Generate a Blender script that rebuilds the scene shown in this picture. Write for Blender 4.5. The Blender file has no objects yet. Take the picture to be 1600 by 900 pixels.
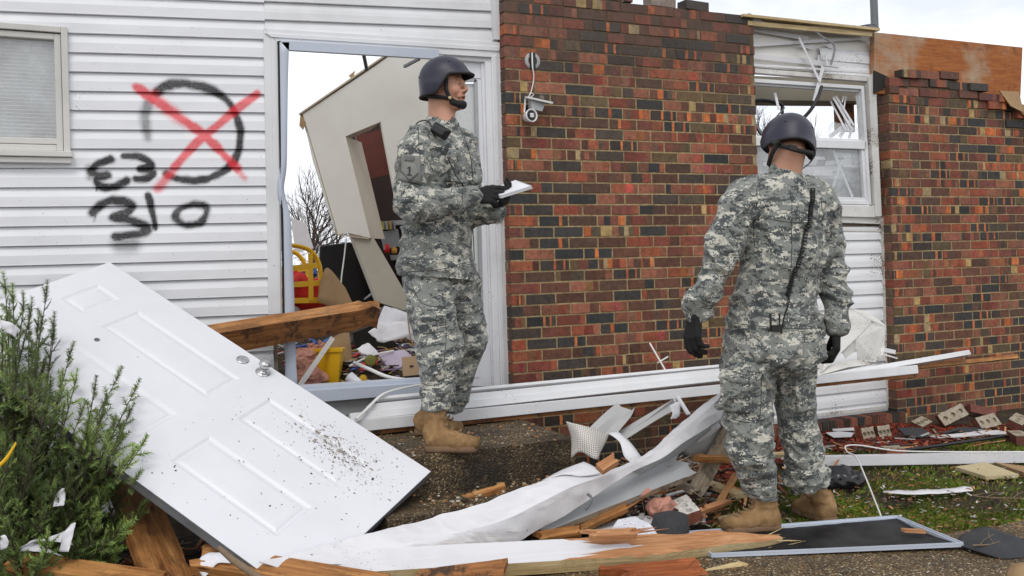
import bpy, math, random
import numpy as np
from mathutils import Vector, Matrix
random.seed(7); rng = np.random.default_rng(7)
S = bpy.context.scene; COL = S.collection

# ---------------------------------------------------------------- camera
F = 1430.0; PSI = math.radians(23.8); RO = .027; CX = 800.0; CY = 412.0; HH = 1.24; DD = 5.47*math.cos(PSI)
_R0 = np.array([math.cos(PSI), -math.sin(PSI), 0]); _U0 = np.array([0, 0, 1.]); FW = np.array([math.sin(PSI), math.cos(PSI), 0])
CU = _U0*math.cos(RO)+_R0*math.sin(RO); CR = _R0*math.cos(RO)-_U0*math.sin(RO); CC = np.array([0, -DD, HH])
cam = bpy.data.objects.new('camera', bpy.data.cameras.new('camera')); COL.objects.link(cam)
cam.data.sensor_width = 36; cam.data.lens = 36*F/1600; cam.data.shift_y = -(450-CY)/1600
cam.data.clip_start = .05; cam.data.clip_end = 2000
cam.matrix_world = Matrix([[CR[0], CU[0], -FW[0], CC[0]], [CR[1], CU[1], -FW[1], CC[1]], [CR[2], CU[2], -FW[2], CC[2]], [0, 0, 0, 1]])
S.camera = cam

# ---------------------------------------------------------------- sky, sun, exposure
S.render.engine = 'CYCLES'
wd = bpy.data.worlds.new("World"); S.world = wd; wd.use_nodes = True
nt = wd.node_tree; nt.nodes.clear()
SUN_EL, SUN_AZ = math.radians(52), math.radians(205)      # azimuth clockwise from +Y
def wn(t, **k):
    n = nt.nodes.new(t)
    for a, b in k.items(): setattr(n, a, b)
    return n
sky = wn('ShaderNodeTexSky', sky_type='NISHITA', sun_disc=False, sun_elevation=SUN_EL, sun_rotation=SUN_AZ)
b1 = wn('ShaderNodeBackground'); b1.inputs[1].default_value = .08
nt.links.new(sky.outputs[0], b1.inputs[0])
tc = wn('ShaderNodeTexCoord'); mp = wn('ShaderNodeMapping'); mp.inputs['Scale'].default_value = (1.2, 1.2, 3.2)
nz = wn('ShaderNodeTexNoise'); nz.inputs['Scale'].default_value = 2.2; nz.inputs['Detail'].default_value = 5; nz.inputs['Roughness'].default_value = .55
rp = wn('ShaderNodeValToRGB'); rp.color_ramp.elements[0].position = .36; rp.color_ramp.elements[0].color = (.60, .63, .70, 1)
rp.color_ramp.elements[1].position = .62; rp.color_ramp.elements[1].color = (1, 1, 1, 1)
nt.links.new(tc.outputs['Generated'], mp.inputs[0]); nt.links.new(mp.outputs[0], nz.inputs[0]); nt.links.new(nz.outputs[0], rp.inputs[0])
b2 = wn('ShaderNodeBackground'); b2.inputs[1].default_value = 1.22
sx_ = wn('ShaderNodeSeparateXYZ'); nt.links.new(tc.outputs['Generated'], sx_.inputs[0])
ov = wn('ShaderNodeMapRange'); ov.inputs[1].default_value = .32; ov.inputs[2].default_value = .85; ov.inputs[3].default_value = 1.; ov.inputs[4].default_value = .60     # sky dimmed overhead, out of view, so level faces get less light
nt.links.new(sx_.outputs[2], ov.inputs[0]); mc_ = wn('ShaderNodeMix', data_type='RGBA', blend_type='MULTIPLY'); mc_.inputs[0].default_value = 1.
nt.links.new(rp.outputs[0], mc_.inputs[6]); nt.links.new(ov.outputs[0], mc_.inputs[7]); nt.links.new(mc_.outputs[2], b2.inputs[0])
mx = wn('ShaderNodeMixShader'); mx.inputs[0].default_value = .93
out = wn('ShaderNodeOutputWorld')
nt.links.new(b1.outputs[0], mx.inputs[1]); nt.links.new(b2.outputs[0], mx.inputs[2]); nt.links.new(mx.outputs[0], out.inputs[0])
sl = bpy.data.lights.new('sun', 'SUN'); sl.energy = 1.0; sl.angle = math.radians(25); sl.color = (1, .96, .9)
so = bpy.data.objects.new('sun', sl); COL.objects.link(so)
sd = Vector((math.sin(SUN_AZ)*math.cos(SUN_EL), math.cos(SUN_AZ)*math.cos(SUN_EL), math.sin(SUN_EL)))
so.rotation_euler = sd.to_track_quat('Z', 'Y').to_euler(); so.location = (0, -8, 8)
S.view_settings.view_transform = 'Standard'; S.view_settings.look = 'None'; S.view_settings.gamma = 1
S.view_settings.exposure = 0.34; S.view_settings.use_curve_mapping = False

# ---------------------------------------------------------------- geometry helpers
A3 = lambda *a: np.array(a, float)
def ray(x, y): return FW+CR*(x-CX)/F-CU*(y-CY)/F
def W(x, y, Y=0.): r = ray(x, y); return CC+r*((Y-CC[1])/r[1])      # point on a plane parallel to the front wall
def G(x, y, z=0.): r = ray(x, y); return CC+r*((z-CC[2])/r[2])      # point on a level plane
def Zd(x, y, d): return CC+ray(x, y)*d                              # point at a distance
def dep(p): return float((np.array(p)-CC)@FW)
def nrm(v): v = np.array(v, float); n = np.linalg.norm(v); return v/n if n > 1e-12 else v

class MB:
    def __init__(s): s.v = []; s.f = []; s.m = []; s.g = []; s.c = []; s.sm = []
    def add(s, verts, faces, mi=0, col=(1, 1, 1), gc=None, smooth=False):
        b = len(s.v)
        s.v += [tuple(map(float, p)) for p in verts]
        s.g += [tuple(map(float, p)) for p in (verts if gc is None else gc)]
        cc = np.array(col, float)
        if cc.ndim == 1: s.c += [tuple(cc[:3])]*len(verts)
        else: s.c += [tuple(q) for q in cc]
        for f in faces: s.f.append([i+b for i in f]); s.m.append(mi); s.sm.append(smooth)
    def box(s, lo, hi, mi=0, col=(1, 1, 1)):
        x0, y0, z0 = lo; x1, y1, z1 = hi
        v = [(x0, y0, z0), (x1, y0, z0), (x1, y1, z0), (x0, y1, z0), (x0, y0, z1), (x1, y0, z1), (x1, y1, z1), (x0, y1, z1)]
        s.add(v, [(0, 3, 2, 1), (4, 5, 6, 7), (0, 1, 5, 4), (1, 2, 6, 5), (2, 3, 7, 6), (3, 0, 4, 7)], mi, col)
    def obox(s, c, ax, ay, az, hx, hy, hz, mi=0, col=(1, 1, 1)):
        c = np.array(c); ax, ay, az = map(nrm, (ax, ay, az)); v = []; g = []
        off = rng.uniform(-5, 5, 3)
        for k in (-1, 1):
            for (i, j) in ((-1, -1), (1, -1), (1, 1), (-1, 1)):
                v.append(c+ax*hx*i+ay*hy*j+az*hz*k); g.append(off+A3(hx*i, hy*j, hz*k))
        s.add(v, [(0, 3, 2, 1), (4, 5, 6, 7), (0, 1, 5, 4), (1, 2, 6, 5), (2, 3, 7, 6), (3, 0, 4, 7)], mi, col, g)
    def bar(s, p0, p1, w, t, up=(0, 0, 1), mi=0, col=(1, 1, 1)):   # w across (perp. to up), t along up
        p0 = np.array(p0); p1 = np.array(p1); d = nrm(p1-p0); y = nrm(np.cross(up, d)); z = np.cross(d, y)
        s.obox((p0+p1)/2, d, y, z, np.linalg.norm(p1-p0)/2, w/2, t/2, mi, col)
    def tube(s, pts, r, n=8, mi=0, col=(1, 1, 1), caps=True, flat=1.):
        pts = [np.array(p, float) for p in pts]; m = len(pts)
        rr = r if hasattr(r, '__len__') else [r]*m
        T = [nrm(pts[min(i+1, m-1)]-pts[max(i-1, 0)]) for i in range(m)]
        a = nrm(np.cross(T[0], (0.1, .2, 1.))); v = []; g = []; L = 0
        for i in range(m):
            a = nrm(a-T[i]*(a@T[i])); b = np.cross(T[i], a)
            if i: L += np.linalg.norm(pts[i]-pts[i-1])
            for k in range(n):
                th = 2*math.pi*k/n
                v.append(pts[i]+(a*math.cos(th)+b*math.sin(th)*flat)*rr[i]); g.append((L, math.cos(th)*rr[i], math.sin(th)*rr[i]))
        f = [(i*n+k, i*n+(k+1) % n, (i+1)*n+(k+1) % n, (i+1)*n+k) for i in range(m-1) for k in range(n)]
        s.add(v, f, mi, col, g, True)
        if caps: s.add(v[:n], [tuple(range(n))[::-1]], mi, col, g[:n]); s.add(v[-n:], [tuple(range(n))], mi, col, g[-n:])
    def poly(s, pts, thick, nvec, mi=0, col=(1, 1, 1), gc=None):   # extruded polygon (triangulated fan-safe via ngon)
        pts = [np.array(p, float) for p in pts]; n = len(pts); nv = nrm(nvec)*thick
        v = pts+[p+nv for p in pts]
        s.add(v, [tuple(range(n)), tuple(range(2*n-1, n-1, -1))]+[(i, i+n, (i+1) % n+n, (i+1) % n) for i in range(n)], mi, col, gc)
    def lathe(s, c, axis, prof, n=20, mi=0, col=(1, 1, 1)):   # prof: (along, radius)
        ax = nrm(axis); a = nrm(np.cross(ax, (0.3, .1, 1.))); b = np.cross(ax, a); c = np.array(c, float); v = []
        for (h, r) in prof:
            for k in range(n):
                th = 2*math.pi*k/n; v.append(c+ax*h+(a*math.cos(th)+b*math.sin(th))*r)
        f = [(i*n+k, i*n+(k+1) % n, (i+1)*n+(k+1) % n, (i+1)*n+k) for i in range(len(prof)-1) for k in range(n)]
        s.add(v, f, mi, col, None, True)
    def build(s, name, mats, parent=None, origin=None, fix=True, bevel=0, subs=0):
        v = np.array(s.v); 
        if parent is not None:
            o0 = np.array(parent.matrix_basis.translation) if parent.parent is None else np.array(parent.parent.matrix_basis.translation)+np.array(parent.matrix_basis.translation)
            base = o0; loc = (0, 0, 0)
        else:
            base = np.array(origin, float) if origin is not None else A3((v[:, 0].min()+v[:, 0].max())/2, (v[:, 1].min()+v[:, 1].max())/2, v[:, 2].min())
            loc = base
        me = bpy.data.meshes.new(name)
        me.from_pydata((v-base).tolist(), [], s.f)
        if not isinstance(mats, (list, tuple)): mats = [mats]
        for m in mats: me.materials.append(m)
        me.polygons.foreach_set('material_index', s.m); me.polygons.foreach_set('use_smooth', s.sm)
        at = me.attributes.new('gc', 'FLOAT_VECTOR', 'POINT'); at.data.foreach_set('vector', np.array(s.g, np.float32).ravel())
        ca = me.attributes.new('tint', 'FLOAT_COLOR', 'POINT'); c4 = np.ones((len(s.v), 4), np.float32); c4[:, :3] = np.array(s.c); ca.data.foreach_set('color', c4.ravel())
        me.update(); me.validate()
        if fix:
            import bmesh
            bm = bmesh.new(); bm.from_mesh(me); bmesh.ops.recalc_face_normals(bm, faces=bm.faces); bm.to_mesh(me); bm.free()
        o = bpy.data.objects.new(name, me); COL.objects.link(o); o.location = loc
        if parent is not None: o.parent = parent
        if bevel:
            b = o.modifiers.new('bevel', 'BEVEL'); b.width = bevel; b.segments = 2; b.limit_method = 'ANGLE'
        return o
def tag(o, label=None, cat=None, group=None, kind=None):
    if label: o['label'] = label
    if cat: o['category'] = cat
    if group: o['group'] = group
    if kind: o['kind'] = kind
    return o
def empty(name, loc, label, cat, group=None):
    o = bpy.data.objects.new(name, None); COL.objects.link(o); o.location = tuple(map(float, loc)); o.empty_display_size = .1
    return tag(o, label, cat, group)

def crom(P, n):            # Catmull-Rom through control rows; P (m,...) -> ((m-1)*n+1,...)
    P = np.array(P, float); m = len(P); out = []
    for i in range(m-1):
        p0 = P[i-1] if i else 2*P[0]-P[1]; p1, p2 = P[i], P[i+1]; p3 = P[i+2] if i+2 < m else 2*P[-1]-P[-2]
        for k in range(n):
            t = k/n; out.append(.5*((2*p1)+(-p0+p2)*t+(2*p0-5*p1+4*p2-p3)*t*t+(-p0+3*p1-3*p2+p3)*t**3))
    out.append(P[-1]); return np.array(out)
def _h(n): n = np.sin(n*12.9898)*43758.5453; return n-np.floor(n)
def vnoise(p, s=1., seed=0.):   # smooth 3-D value noise, numpy
    p = np.asarray(p, float)*s+seed*17.13; i = np.floor(p); f = p-i; f = f*f*(3-2*f); r = 0
    for dx in (0, 1):
        for dy in (0, 1):
            for dz in (0, 1):
                w = (f[..., 0] if dx else 1-f[..., 0])*(f[..., 1] if dy else 1-f[..., 1])*(f[..., 2] if dz else 1-f[..., 2])
                r = r+w*_h((i[..., 0]+dx)*1.0+(i[..., 1]+dy)*57.31+(i[..., 2]+dz)*113.77)
    return r*2-1
def fbm(p, s=1., seed=0., o=3): return sum(vnoise(p, s*2**k, seed+k)*.5**k for k in range(o))
def sheet(rows, thick=.003, nu=6, nv=6, mb=None, crumple=0., cs=10., seed=1., col=(1, 1, 1), mi=0, lin_u=False, smooth=True):
    """bent sheet through a grid of 3-D control points, given real thickness"""
    Pn = np.array(rows, float); Pn = crom(Pn, nu)
    Pt = np.transpose(Pn, (1, 0, 2))
    if lin_u:
        o = []
        for i in range(len(Pt)-1):
            for k in range(nv): o.append(Pt[i]+(Pt[i+1]-Pt[i])*k/nv)
        o.append(Pt[-1]); Pt = np.array(o)
    else: Pt = crom(Pt, nv)
    Pn = np.transpose(Pt, (1, 0, 2))
    du = np.gradient(Pn, axis=0); dv = np.gradient(Pn, axis=1); nn = np.cross(du, dv); nn /= (np.linalg.norm(nn, axis=2, keepdims=True)+1e-9)
    if crumple: Pn = Pn+nn*(crumple*np.abs(fbm(Pn, cs, seed, 3)))[..., None]
    m, n = Pn.shape[:2]
    top = Pn.reshape(-1, 3); bot = (Pn-nn*thick).reshape(-1, 3); N = m*n
    gc = np.zeros((m, n, 3)); gc[..., 0] = np.linspace(0, 1, m)[:, None]*np.linalg.norm(Pn[-1, 0]-Pn[0, 0]); gc[..., 1] = np.linspace(0, 1, n)[None]*np.linalg.norm(Pn[0, -1]-Pn[0, 0])
    g = np.concatenate([gc.reshape(-1, 3)]*2)
    f = []
    for i in range(m-1):
        for j in range(n-1):
            a = i*n+j; f.append((a, a+1, a+n+1, a+n)); f.append((N+a, N+a+n, N+a+n+1, N+a+1))
    for i in range(m-1):
        a = i*n; f.append((a, a+n, N+a+n, N+a)); a = i*n+n-1; f.append((a+n, a, N+a, N+a+n))
    for j in range(n-1):
        a = j; f.append((a+1, a, N+a, N+a+1)); a = (m-1)*n+j; f.append((a, a+1, N+a+1, N+a))
    mb = mb or MB(); mb.add(np.concatenate([top, bot]), f, mi, col, g, smooth); return mb

# ---------------------------------------------------------------- materials
class NT:
    def __init__(s, name):
        s.m = bpy.data.materials.new(name); s.m.use_nodes = True; s.t = s.m.node_tree; s.t.nodes.clear()
        s.o = s.n('ShaderNodeOutputMaterial'); s.b = s.n('ShaderNodeBsdfPrincipled'); s.l(s.b.outputs[0], s.o.inputs[0])
    def n(s, t, **k):
        n = s.t.nodes.new(t)
        for a, b in k.items(): setattr(n, a, b)
        return n
    def l(s, a, b): s.t.links.new(a, b)
    def val(s, sock, v):
        if hasattr(v, 'is_linked') or hasattr(v, 'links'): s.l(v, sock)
        else:
            if hasattr(v, '__len__') and len(v) == 3 and len(sock.default_value) == 4: v = (*v, 1)
            sock.default_value = v
    def math(s, op, a, b=0., c=None, clamp=False):
        n = s.n('ShaderNodeMath', operation=op, use_clamp=clamp); s.val(n.inputs[0], a); s.val(n.inputs[1], b)
        if c is not None: s.val(n.inputs[2], c)
        return n.outputs[0]
    def vec(s, kind='obj', scale=(1, 1, 1)):
        if kind == 'gc': o = s.n('ShaderNodeAttribute', attribute_name='gc').outputs['Vector']
        else: o = s.n('ShaderNodeTexCoord').outputs['Object']
        m = s.n('ShaderNodeMapping'); s.l(o, m.inputs[0]); m.inputs['Scale'].default_value = scale; return m.outputs[0]
    def noise(s, v, scale, detail=3, rough=.5, dist=0.):
        n = s.n('ShaderNodeTexNoise'); s.l(v, n.inputs[0]); n.inputs['Scale'].default_value = scale; n.inputs['Detail'].default_value = detail
        n.inputs['Roughness'].default_value = rough; n.inputs['Distortion'].default_value = dist; return n.outputs[0]
    def vor(s, v, scale, out='Distance', feature='F1', rand=1.):
        n = s.n('ShaderNodeTexVoronoi', feature=feature); s.l(v, n.inputs['Vector']); n.inputs['Scale'].default_value = scale; n.inputs['Randomness'].default_value = rand
        return n.outputs[out]
    def rng(s, v, a, b, c=0., d=1.):
        n = s.n('ShaderNodeMapRange'); s.val(n.inputs[0], v); n.inputs[1].default_value = a; n.inputs[2].default_value = b; n.inputs[3].default_value = c; n.inputs[4].default_value = d; return n.outputs[0]
    def ramp(s, v, els, interp='LINEAR'):
        n = s.n('ShaderNodeValToRGB'); s.val(n.inputs[0], v); r = n.color_ramp; r.interpolation = interp
        while len(r.elements) < len(els): r.elements.new(.5)
        for e, (p, c) in zip(r.elements, els): e.position = p; e.color = (*c, 1)
        return n.outputs[0]
    def mix(s, f, a, b, mode='MIX'):
        n = s.n('ShaderNodeMix', data_type='RGBA', blend_type=mode); s.val(n.inputs[0], f); s.val(n.inputs[6], a); s.val(n.inputs[7], b); return n.outputs[2]
    def attr(s, name, out='Color'): return s.n('ShaderNodeAttribute', attribute_name=name).outputs[out]
    def bump(s, h, strength=.3, dist=.01, nrm_in=None):
        n = s.n('ShaderNodeBump'); n.inputs['Strength'].default_value = strength; n.inputs['Distance'].default_value = dist; s.l(h, n.inputs['Height'])
        if nrm_in: s.l(nrm_in, n.inputs['Normal'])
        s.l(n.outputs[0], s.b.inputs['Normal']); return n.outputs[0]
    def fin(s, col, rough=.6, spec=.5, metal=0.):
        s.val(s.b.inputs['Base Color'], col); s.val(s.b.inputs['Roughness'], rough); s.b.inputs['Specular IOR Level'].default_value = spec; s.b.inputs['Metallic'].default_value = metal
        return s.m
MT = {}
def m_paint(name, base, rough=.45, speck=.5, dirt=.3, dirtcol=(.10, .08, .06), grime=(.45, .44, .42), spec=.4, bump=.15, kind='obj'):
    t = NT(name); v = t.vec(kind)
    big = t.noise(v, 2.2, 3, .6); mid = t.noise(v, 14, 3, .6)
    c = t.mix(t.rng(big, .45, .75, 0, dirt), base, [b*g for b, g in zip(base, grime)])
    c = t.mix(t.rng(mid, .35, .75, 0, .12), c, (base[0]*.85, base[1]*.83, base[2]*.8))
    if speck > 0:
        cl = t.rng(t.noise(v, 3.1, 2, .7), .38, .68, .0, 1.)
        s1 = t.noise(v, 130, 2, .5); s2 = t.noise(v, 55, 2, .5)
        th1 = t.rng(cl, 0, 1, .80, .80-.22*speck); th2 = t.rng(cl, 0, 1, .78, .78-.10*speck)
        k1 = t.math('MULTIPLY', t.math('SUBTRACT', s1, th1), 25, clamp=True); k2 = t.math('MULTIPLY', t.math('SUBTRACT', s2, th2), 25, clamp=True)
        c = t.mix(t.math('MAXIMUM', k1, k2), c, dirtcol)
    t.bump(t.noise(v, 60, 3, .6), bump, .002)
    return t.fin(c, rough, spec)
def m_simple(name, base, rough=.6, var=.25, scale=12, metal=0., spec=.5, bump=.2, bs=80, kind='obj'):
    t = NT(name); v = t.vec(kind)
    c = t.mix(t.noise(v, scale, 4, .6), [b*(1-var) for b in base], [min(1, b*(1+var)) for b in base])
    t.bump(t.noise(v, bs, 3, .6), bump, .003)
    return t.fin(c, rough, spec, metal)
def m_tint(name, rough=.7, var=.3, scale=40, bump=.4, bs=120, spec=.4, dist=.004):
    t = NT(name); v = t.vec('obj')
    c = t.mix(1., t.attr('tint'), t.ramp(t.noise(v, scale, 4, .65), [(.25, (1-var,)*3), (.75, (1+var,)*3)]), 'MULTIPLY')
    t.bump(t.noise(v, bs, 4, .7), bump, dist)
    return t.fin(c, rough, spec)
def m_wood(name, light, dark, rough=.6, ring=1., knots=True, dirt=0., grey=None):
    t = NT(name); v = t.vec('gc', (1.2, 14, 14)); v2 = t.vec('gc', (2.5, 60, 60)); vb = t.vec('gc')
    g1 = t.noise(v, 1.8, 4, .6, 1.2*ring); g2 = t.noise(v2, 2.2, 3, .6, .3)
    c = t.ramp(g1, [(.30, dark), (.5, [(a+b)/2 for a, b in zip(light, dark)]), (.68, light)])
    c = t.mix(t.rng(g2, .35, .7, .0, .55), c, [x*.45 for x in dark])
    c = t.mix(t.rng(t.noise(vb, 2.3, 3, .6), .5, .75, 0, .6), c, [light[0]*1.05, light[1]*1.15, light[2]*1.25])
    if knots:
        k = t.vor(t.vec('gc', (3, 9, 9)), 1.3); c = t.mix(t.rng(k, .05, .13, .85, 0), c, [x*.25 for x in dark])
    if grey: c = t.mix(t.rng(t.noise(vb, 6, 4, .7), .4, .7, 0, .9), c, grey)
    if dirt: c = t.mix(t.math('MULTIPLY', t.rng(t.noise(vb, 9, 5, .75), .5, .62), dirt), c, (.03, .02, .015))
    t.bump(t.math('ADD', g2, g1), .5, .004)
    return t.fin(c, rough, .3)
MT['siding_right'] = m_paint('vinyl_speckled', (.76, .77, .79), .5, 1.05, .25)
MT['trim'] = m_paint('painted_trim', (.74, .75, .77), .5, .6, .35)
MT['trim_dirty'] = m_paint('speckled_trim', (.70, .69, .66), .55, 1.5, .55, dirtcol=(.13, .09, .05))
MT['alu'] = m_paint('pale_aluminium', (.50, .55, .64), .4, .3, .25)
MT['door'] = m_paint('door_enamel', (.72, .73, .77), .38, .12, .10, bump=.05)
MT['fascia'] = m_paint('coated_fascia', (.72, .72, .75), .4, .6, .3, bump=.1)
MT['greytrim'] = m_paint('grey_coated_back', (.38, .39, .40), .5, .6, .5)
MT['drywall'] = m_paint('drywall', (.88, .87, .82), .8, .1, .30, grime=(.8, .78, .72))
MT['drywall_edge'] = m_simple('gypsum_edge', (.45, .38, .28), .9)
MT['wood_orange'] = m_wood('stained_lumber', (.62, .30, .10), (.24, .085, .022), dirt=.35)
MT['wood_fresh'] = m_wood('fresh_split_pine', (.62, .33, .16), (.40, .17, .07), knots=False)
MT['wood_pale'] = m_wood('pale_pine', (.70, .56, .32), (.50, .36, .17), dirt=.2)
MT['wood_grey'] = m_wood('weathered_board', (.50, .40, .27), (.28, .19, .11), dirt=.6, grey=(.36, .33, .28))
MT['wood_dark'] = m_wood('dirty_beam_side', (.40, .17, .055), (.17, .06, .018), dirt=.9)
MT['black'] = m_simple('black_plastic', (.012, .012, .013), .45, .3)
MT['dark'] = m_simple('matt_dark', (.02, .018, .016), .9, .4)
MT['steel'] = m_simple('chrome', (.55, .55, .56), .22, .1, metal=.9, bump=.02)
MT['pipe'] = m_simple('galvanised_pipe', (.16, .17, .18), .5, .4, metal=.5)
MT['paper'] = m_simple('paper', (.72, .72, .76), .8, .12, 20, bump=.3)
MT['cardboard'] = m_simple('cardboard', (.34, .22, .11), .85, .25)
MT['yellow'] = m_simple('yellow_plastic', (.80, .46, .01), .35, .08)
MT['red'] = m_simple('red_cloth', (.50, .015, .012), .8, .3)
MT['cabinet'] = m_simple('mahogany_cabinet', (.10, .018, .010), .4, .4)
MT['white'] = m_simple('white_plastic', (.75, .75, .74), .4, .08)
MT['blue'] = m_simple('blue_plastic', (.02, .07, .35), .5, .2)
MT['pink'] = m_simple('pink_insulation', (.55, .27, .20), .95, .45, 25, bump=1., bs=60)
MT['tint'] = m_tint('mixed_rubble')
MT['shingle'] = m_simple('asphalt_granules', (.045, .046, .05), .95, .9, 260, bump=1., bs=300)
MT['felt'] = m_simple('roofing_felt', (.035, .037, .042), .85, .4, 30, bump=.5)

MT['alu_dark'] = m_paint('steel_door_edge', (.30, .31, .33), .45, .4, .4)
MT['wood_red'] = m_wood('wet_red_lumber', (.46, .14, .045), (.20, .05, .015))
MT['bark'] = m_simple('bark', (.20, .14, .09), .9, .5, 40, bump=1.)
MT['grey_vinyl'] = m_paint('grey_vinyl_back', (.46, .46, .46), .45, .3, .3)
# ================================================================= THE HOUSE
house = empty('house', (2.6, .3, 0), 'wrecked single storey house of white siding and multicoloured brick with its roof torn off', 'house')

# ---- white vinyl siding with spray painted search marks
def tilt(X, z): return (.005+.030*(z-1.3))*(X-.8)
def stroke_field(X, Z, strokes):
    out = np.zeros(X.shape)
    for (pts, r, soft, amt) in strokes:
        q = [W(x/1.8, y/1.8, .1) for x, y in pts]; q = crom([(a[0], a[2]) for a in q], 6)
        wv = .002*np.sin(np.arange(len(q))*.45+r*7)
        d = np.full(X.shape, 9.)
        for (a, b, w_) in zip(q[:-1], q[1:], wv):
            ab = b-a; t = np.clip(((X-a[0])*ab[0]+(Z-a[1])*ab[1])/(ab@ab+1e-9), 0, 1)
            d = np.minimum(d, np.hypot(X-a[0]-ab[0]*t, Z-a[1]-ab[1]*t)-w_)
        k = .0020*r; sft = .0022*soft
        out = np.maximum(out, amt*np.clip(1-(d-k)/sft, 0, 1)**1.6)
    return out
RED = [([(385, 247), (450, 292), (510, 335), (575, 382), (640, 447), (668, 475)], 9, 7, .95), ([(660, 470), (686, 500)], 5, 10, .6),
       ([(722, 266), (660, 312), (610, 355), (560, 395), (520, 437), (490, 472)], 8, 7, .9), ([(490, 475), (445, 530)], 6, 12, .75), ([(425, 270), (520, 345)], 10, 14, .55)]
BLK = [([(415, 385), (408, 330), (418, 285)], 6, 14, .55), ([(440, 262), (470, 242), (510, 236), (560, 243), (600, 256)], 8, 11, .85), ([(600, 256), (640, 285), (665, 330), (676, 380), (668, 430), (645, 470), (600, 498), (550, 508), (500, 503), (468, 490)], 6.5, 8, .9),
       ([(311, 450), (285, 458), (255, 478), (268, 490), (300, 492)], 6.5, 8, .93), ([(300, 492), (272, 505), (285, 525), (320, 526), (358, 508)], 6.5, 8, .93),
       ([(348, 440), (385, 440), (418, 455), (425, 470), (395, 476), (432, 486), (415, 502), (382, 504)], 6, 7, .93),
       ([(262, 598), (290, 572), (330, 564), (368, 575), (362, 595), (320, 612), (372, 622), (412, 640), (395, 658), (325, 664)], 7.5, 9, .9),
       ([(415, 548), (428, 590), (436, 640)], 5.5, 6, .93), ([(492, 610), (505, 588), (540, 576), (576, 580), (578, 605), (560, 628), (522, 634), (494, 616)], 5.5, 9, .85),
       ([(335, 690), (375, 690)], 9, 22, .5), ([(250, 470), (250, 500)], 3, 10, .5), ([(268, 600), (268, 625)], 1.2, 3, .8), ([(272, 500), (272, 535)], 1., 3, .8)]
def siding(name, X0, X1, zlist, Y, mat, step=.009, skip=None, paint=False, parent=None, tl=None, rows=11):
    ks = np.linspace(0, 1, rows); zz = []; yy = []
    for i in range(len(zlist)-1):
        a, b = zlist[i], zlist[i+1]
        for t in ks[:-1]:
            # butt edge stands proud, lower half upright, cove, upper half leaning back
            y = -.016 if t < .03 else (-.0155+.002*t if t < .5 else -.0145+.017*(t-.5)/.5)
            zz.append(a+(b-a)*t); yy.append(y)
        zz.append(b-.0030); yy.append(.0035); zz.append(b-.0026); yy.append(.014)
    nx = max(2, int((X1-X0)/step)); xs = np.linspace(X0, X1, nx+1)
    XX, ZZ = np.meshgrid(xs, np.array(zz)); YY = np.repeat(np.array(yy)[:, None], nx+1, 1)+Y
    P0 = np.stack([XX, YY, ZZ], -1)
    YY = YY+.0035*fbm(P0, 1.7, 3, 2)+.0012*fbm(P0, 9, 5, 2)
    if tl: ZZ = ZZ+tl(XX, ZZ)
    P_ = np.stack([XX, YY, ZZ], -1); n = nx+1
    fs = []
    for i in range(len(zz)-1):
        for j in range(nx):
            if skip and skip((xs[j]+xs[j+1])/2, (ZZ[i, j]+ZZ[i+1, j])/2): continue
            a = i*n+j; fs.append((a, a+1, a+n+1, a+n))
    col = np.ones((P_.shape[0]*n, 3))
    if paint:
        fz = .004*fbm(P_, 30, 2, 2)
        r = stroke_field(XX+fz, ZZ+fz, RED); b = stroke_field(XX-fz, ZZ+fz, BLK)
        col[:, 0] = r.ravel(); col[:, 1] = b.ravel(); col[:, 2] = 0
    mb = MB(); mb.add(P_.reshape(-1, 3), fs, 0, col, None, False)
    return mb.build(name, mat, parent, fix=False)
def m_painted_siding():
    t = NT('vinyl_siding'); v = t.vec('obj'); base = (.78, .79, .82)
    c = t.mix(t.rng(t.noise(t.vec('obj', (.8, .8, 3)), 2.6, 4, .6), .4, .8, 0, .5), base, (.60, .61, .62))
    s1 = t.noise(v, 95, 2, .5); cl = t.rng(t.noise(v, 2.4, 3, .7), .4, .75)
    c = t.mix(t.math('MULTIPLY', t.math('SUBTRACT', s1, t.rng(cl, 0, 1, .785, .665)), 22, clamp=True), c, (.14, .12, .10))
    sp = t.n('ShaderNodeSeparateColor'); t.l(t.attr('tint'), sp.inputs[0]); gr = t.noise(v, 240, 2, .6)
    def k(ch, hard):
        f = t.math('MULTIPLY', ch, t.rng(gr, .2, .75, .65, 1.35)); return t.math('MULTIPLY', f, hard, clamp=True)
    c = t.mix(k(sp.outputs[1], 1.1), c, (.022, .022, .024)); c = t.mix(t.math('MULTIPLY', k(sp.outputs[0], 1.0), .88), c, (.72, .014, .03))
    t.bump(t.noise(t.vec('obj', (.4, 1, 3)), 40, 2, .5), .08, .002)
    return t.fin(c, .5, .35)
PX = .0998; zl = [1.103+PX*k for k in range(-11, 19)]
siding('siding', -1.6, .812, zl, .1, m_painted_siding(), .008, lambda x, z: x < -.168 and 1.86 < z < 2.475, True, house, tilt)
siding('siding', .812, 2.215, [2.508+PX*k for k in range(0, 5)], .1, MT['trim'], .05, None, False, house, tilt, 6)
# wall core behind the siding so that nothing is paper thin
mb = MB()
mb.box((-1.6, .125, 0.0), (-.21+.05, .24, 1.86)); mb.box((-1.6, .125, 2.47), (.84, .24, 2.85)); mb.box((-.155, .125, 0.0), (.84, .24, 2.47))
mb.box((.84, .125, 2.58), (2.2, .24, 2.79)); mb.box((.80, .135, .0), (2.25, .24, .50))
mb.build('wall_core', MT['wood_grey'], house)

def wpoly(mb, pts, Y, t=.02, mi=0, col=(1, 1, 1)):  # outline on the wall plane, given by where it is in the photo
    mb.poly([W(x, y, Y) for x, y in pts], t, (0, 1, 0), mi, col)
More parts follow.
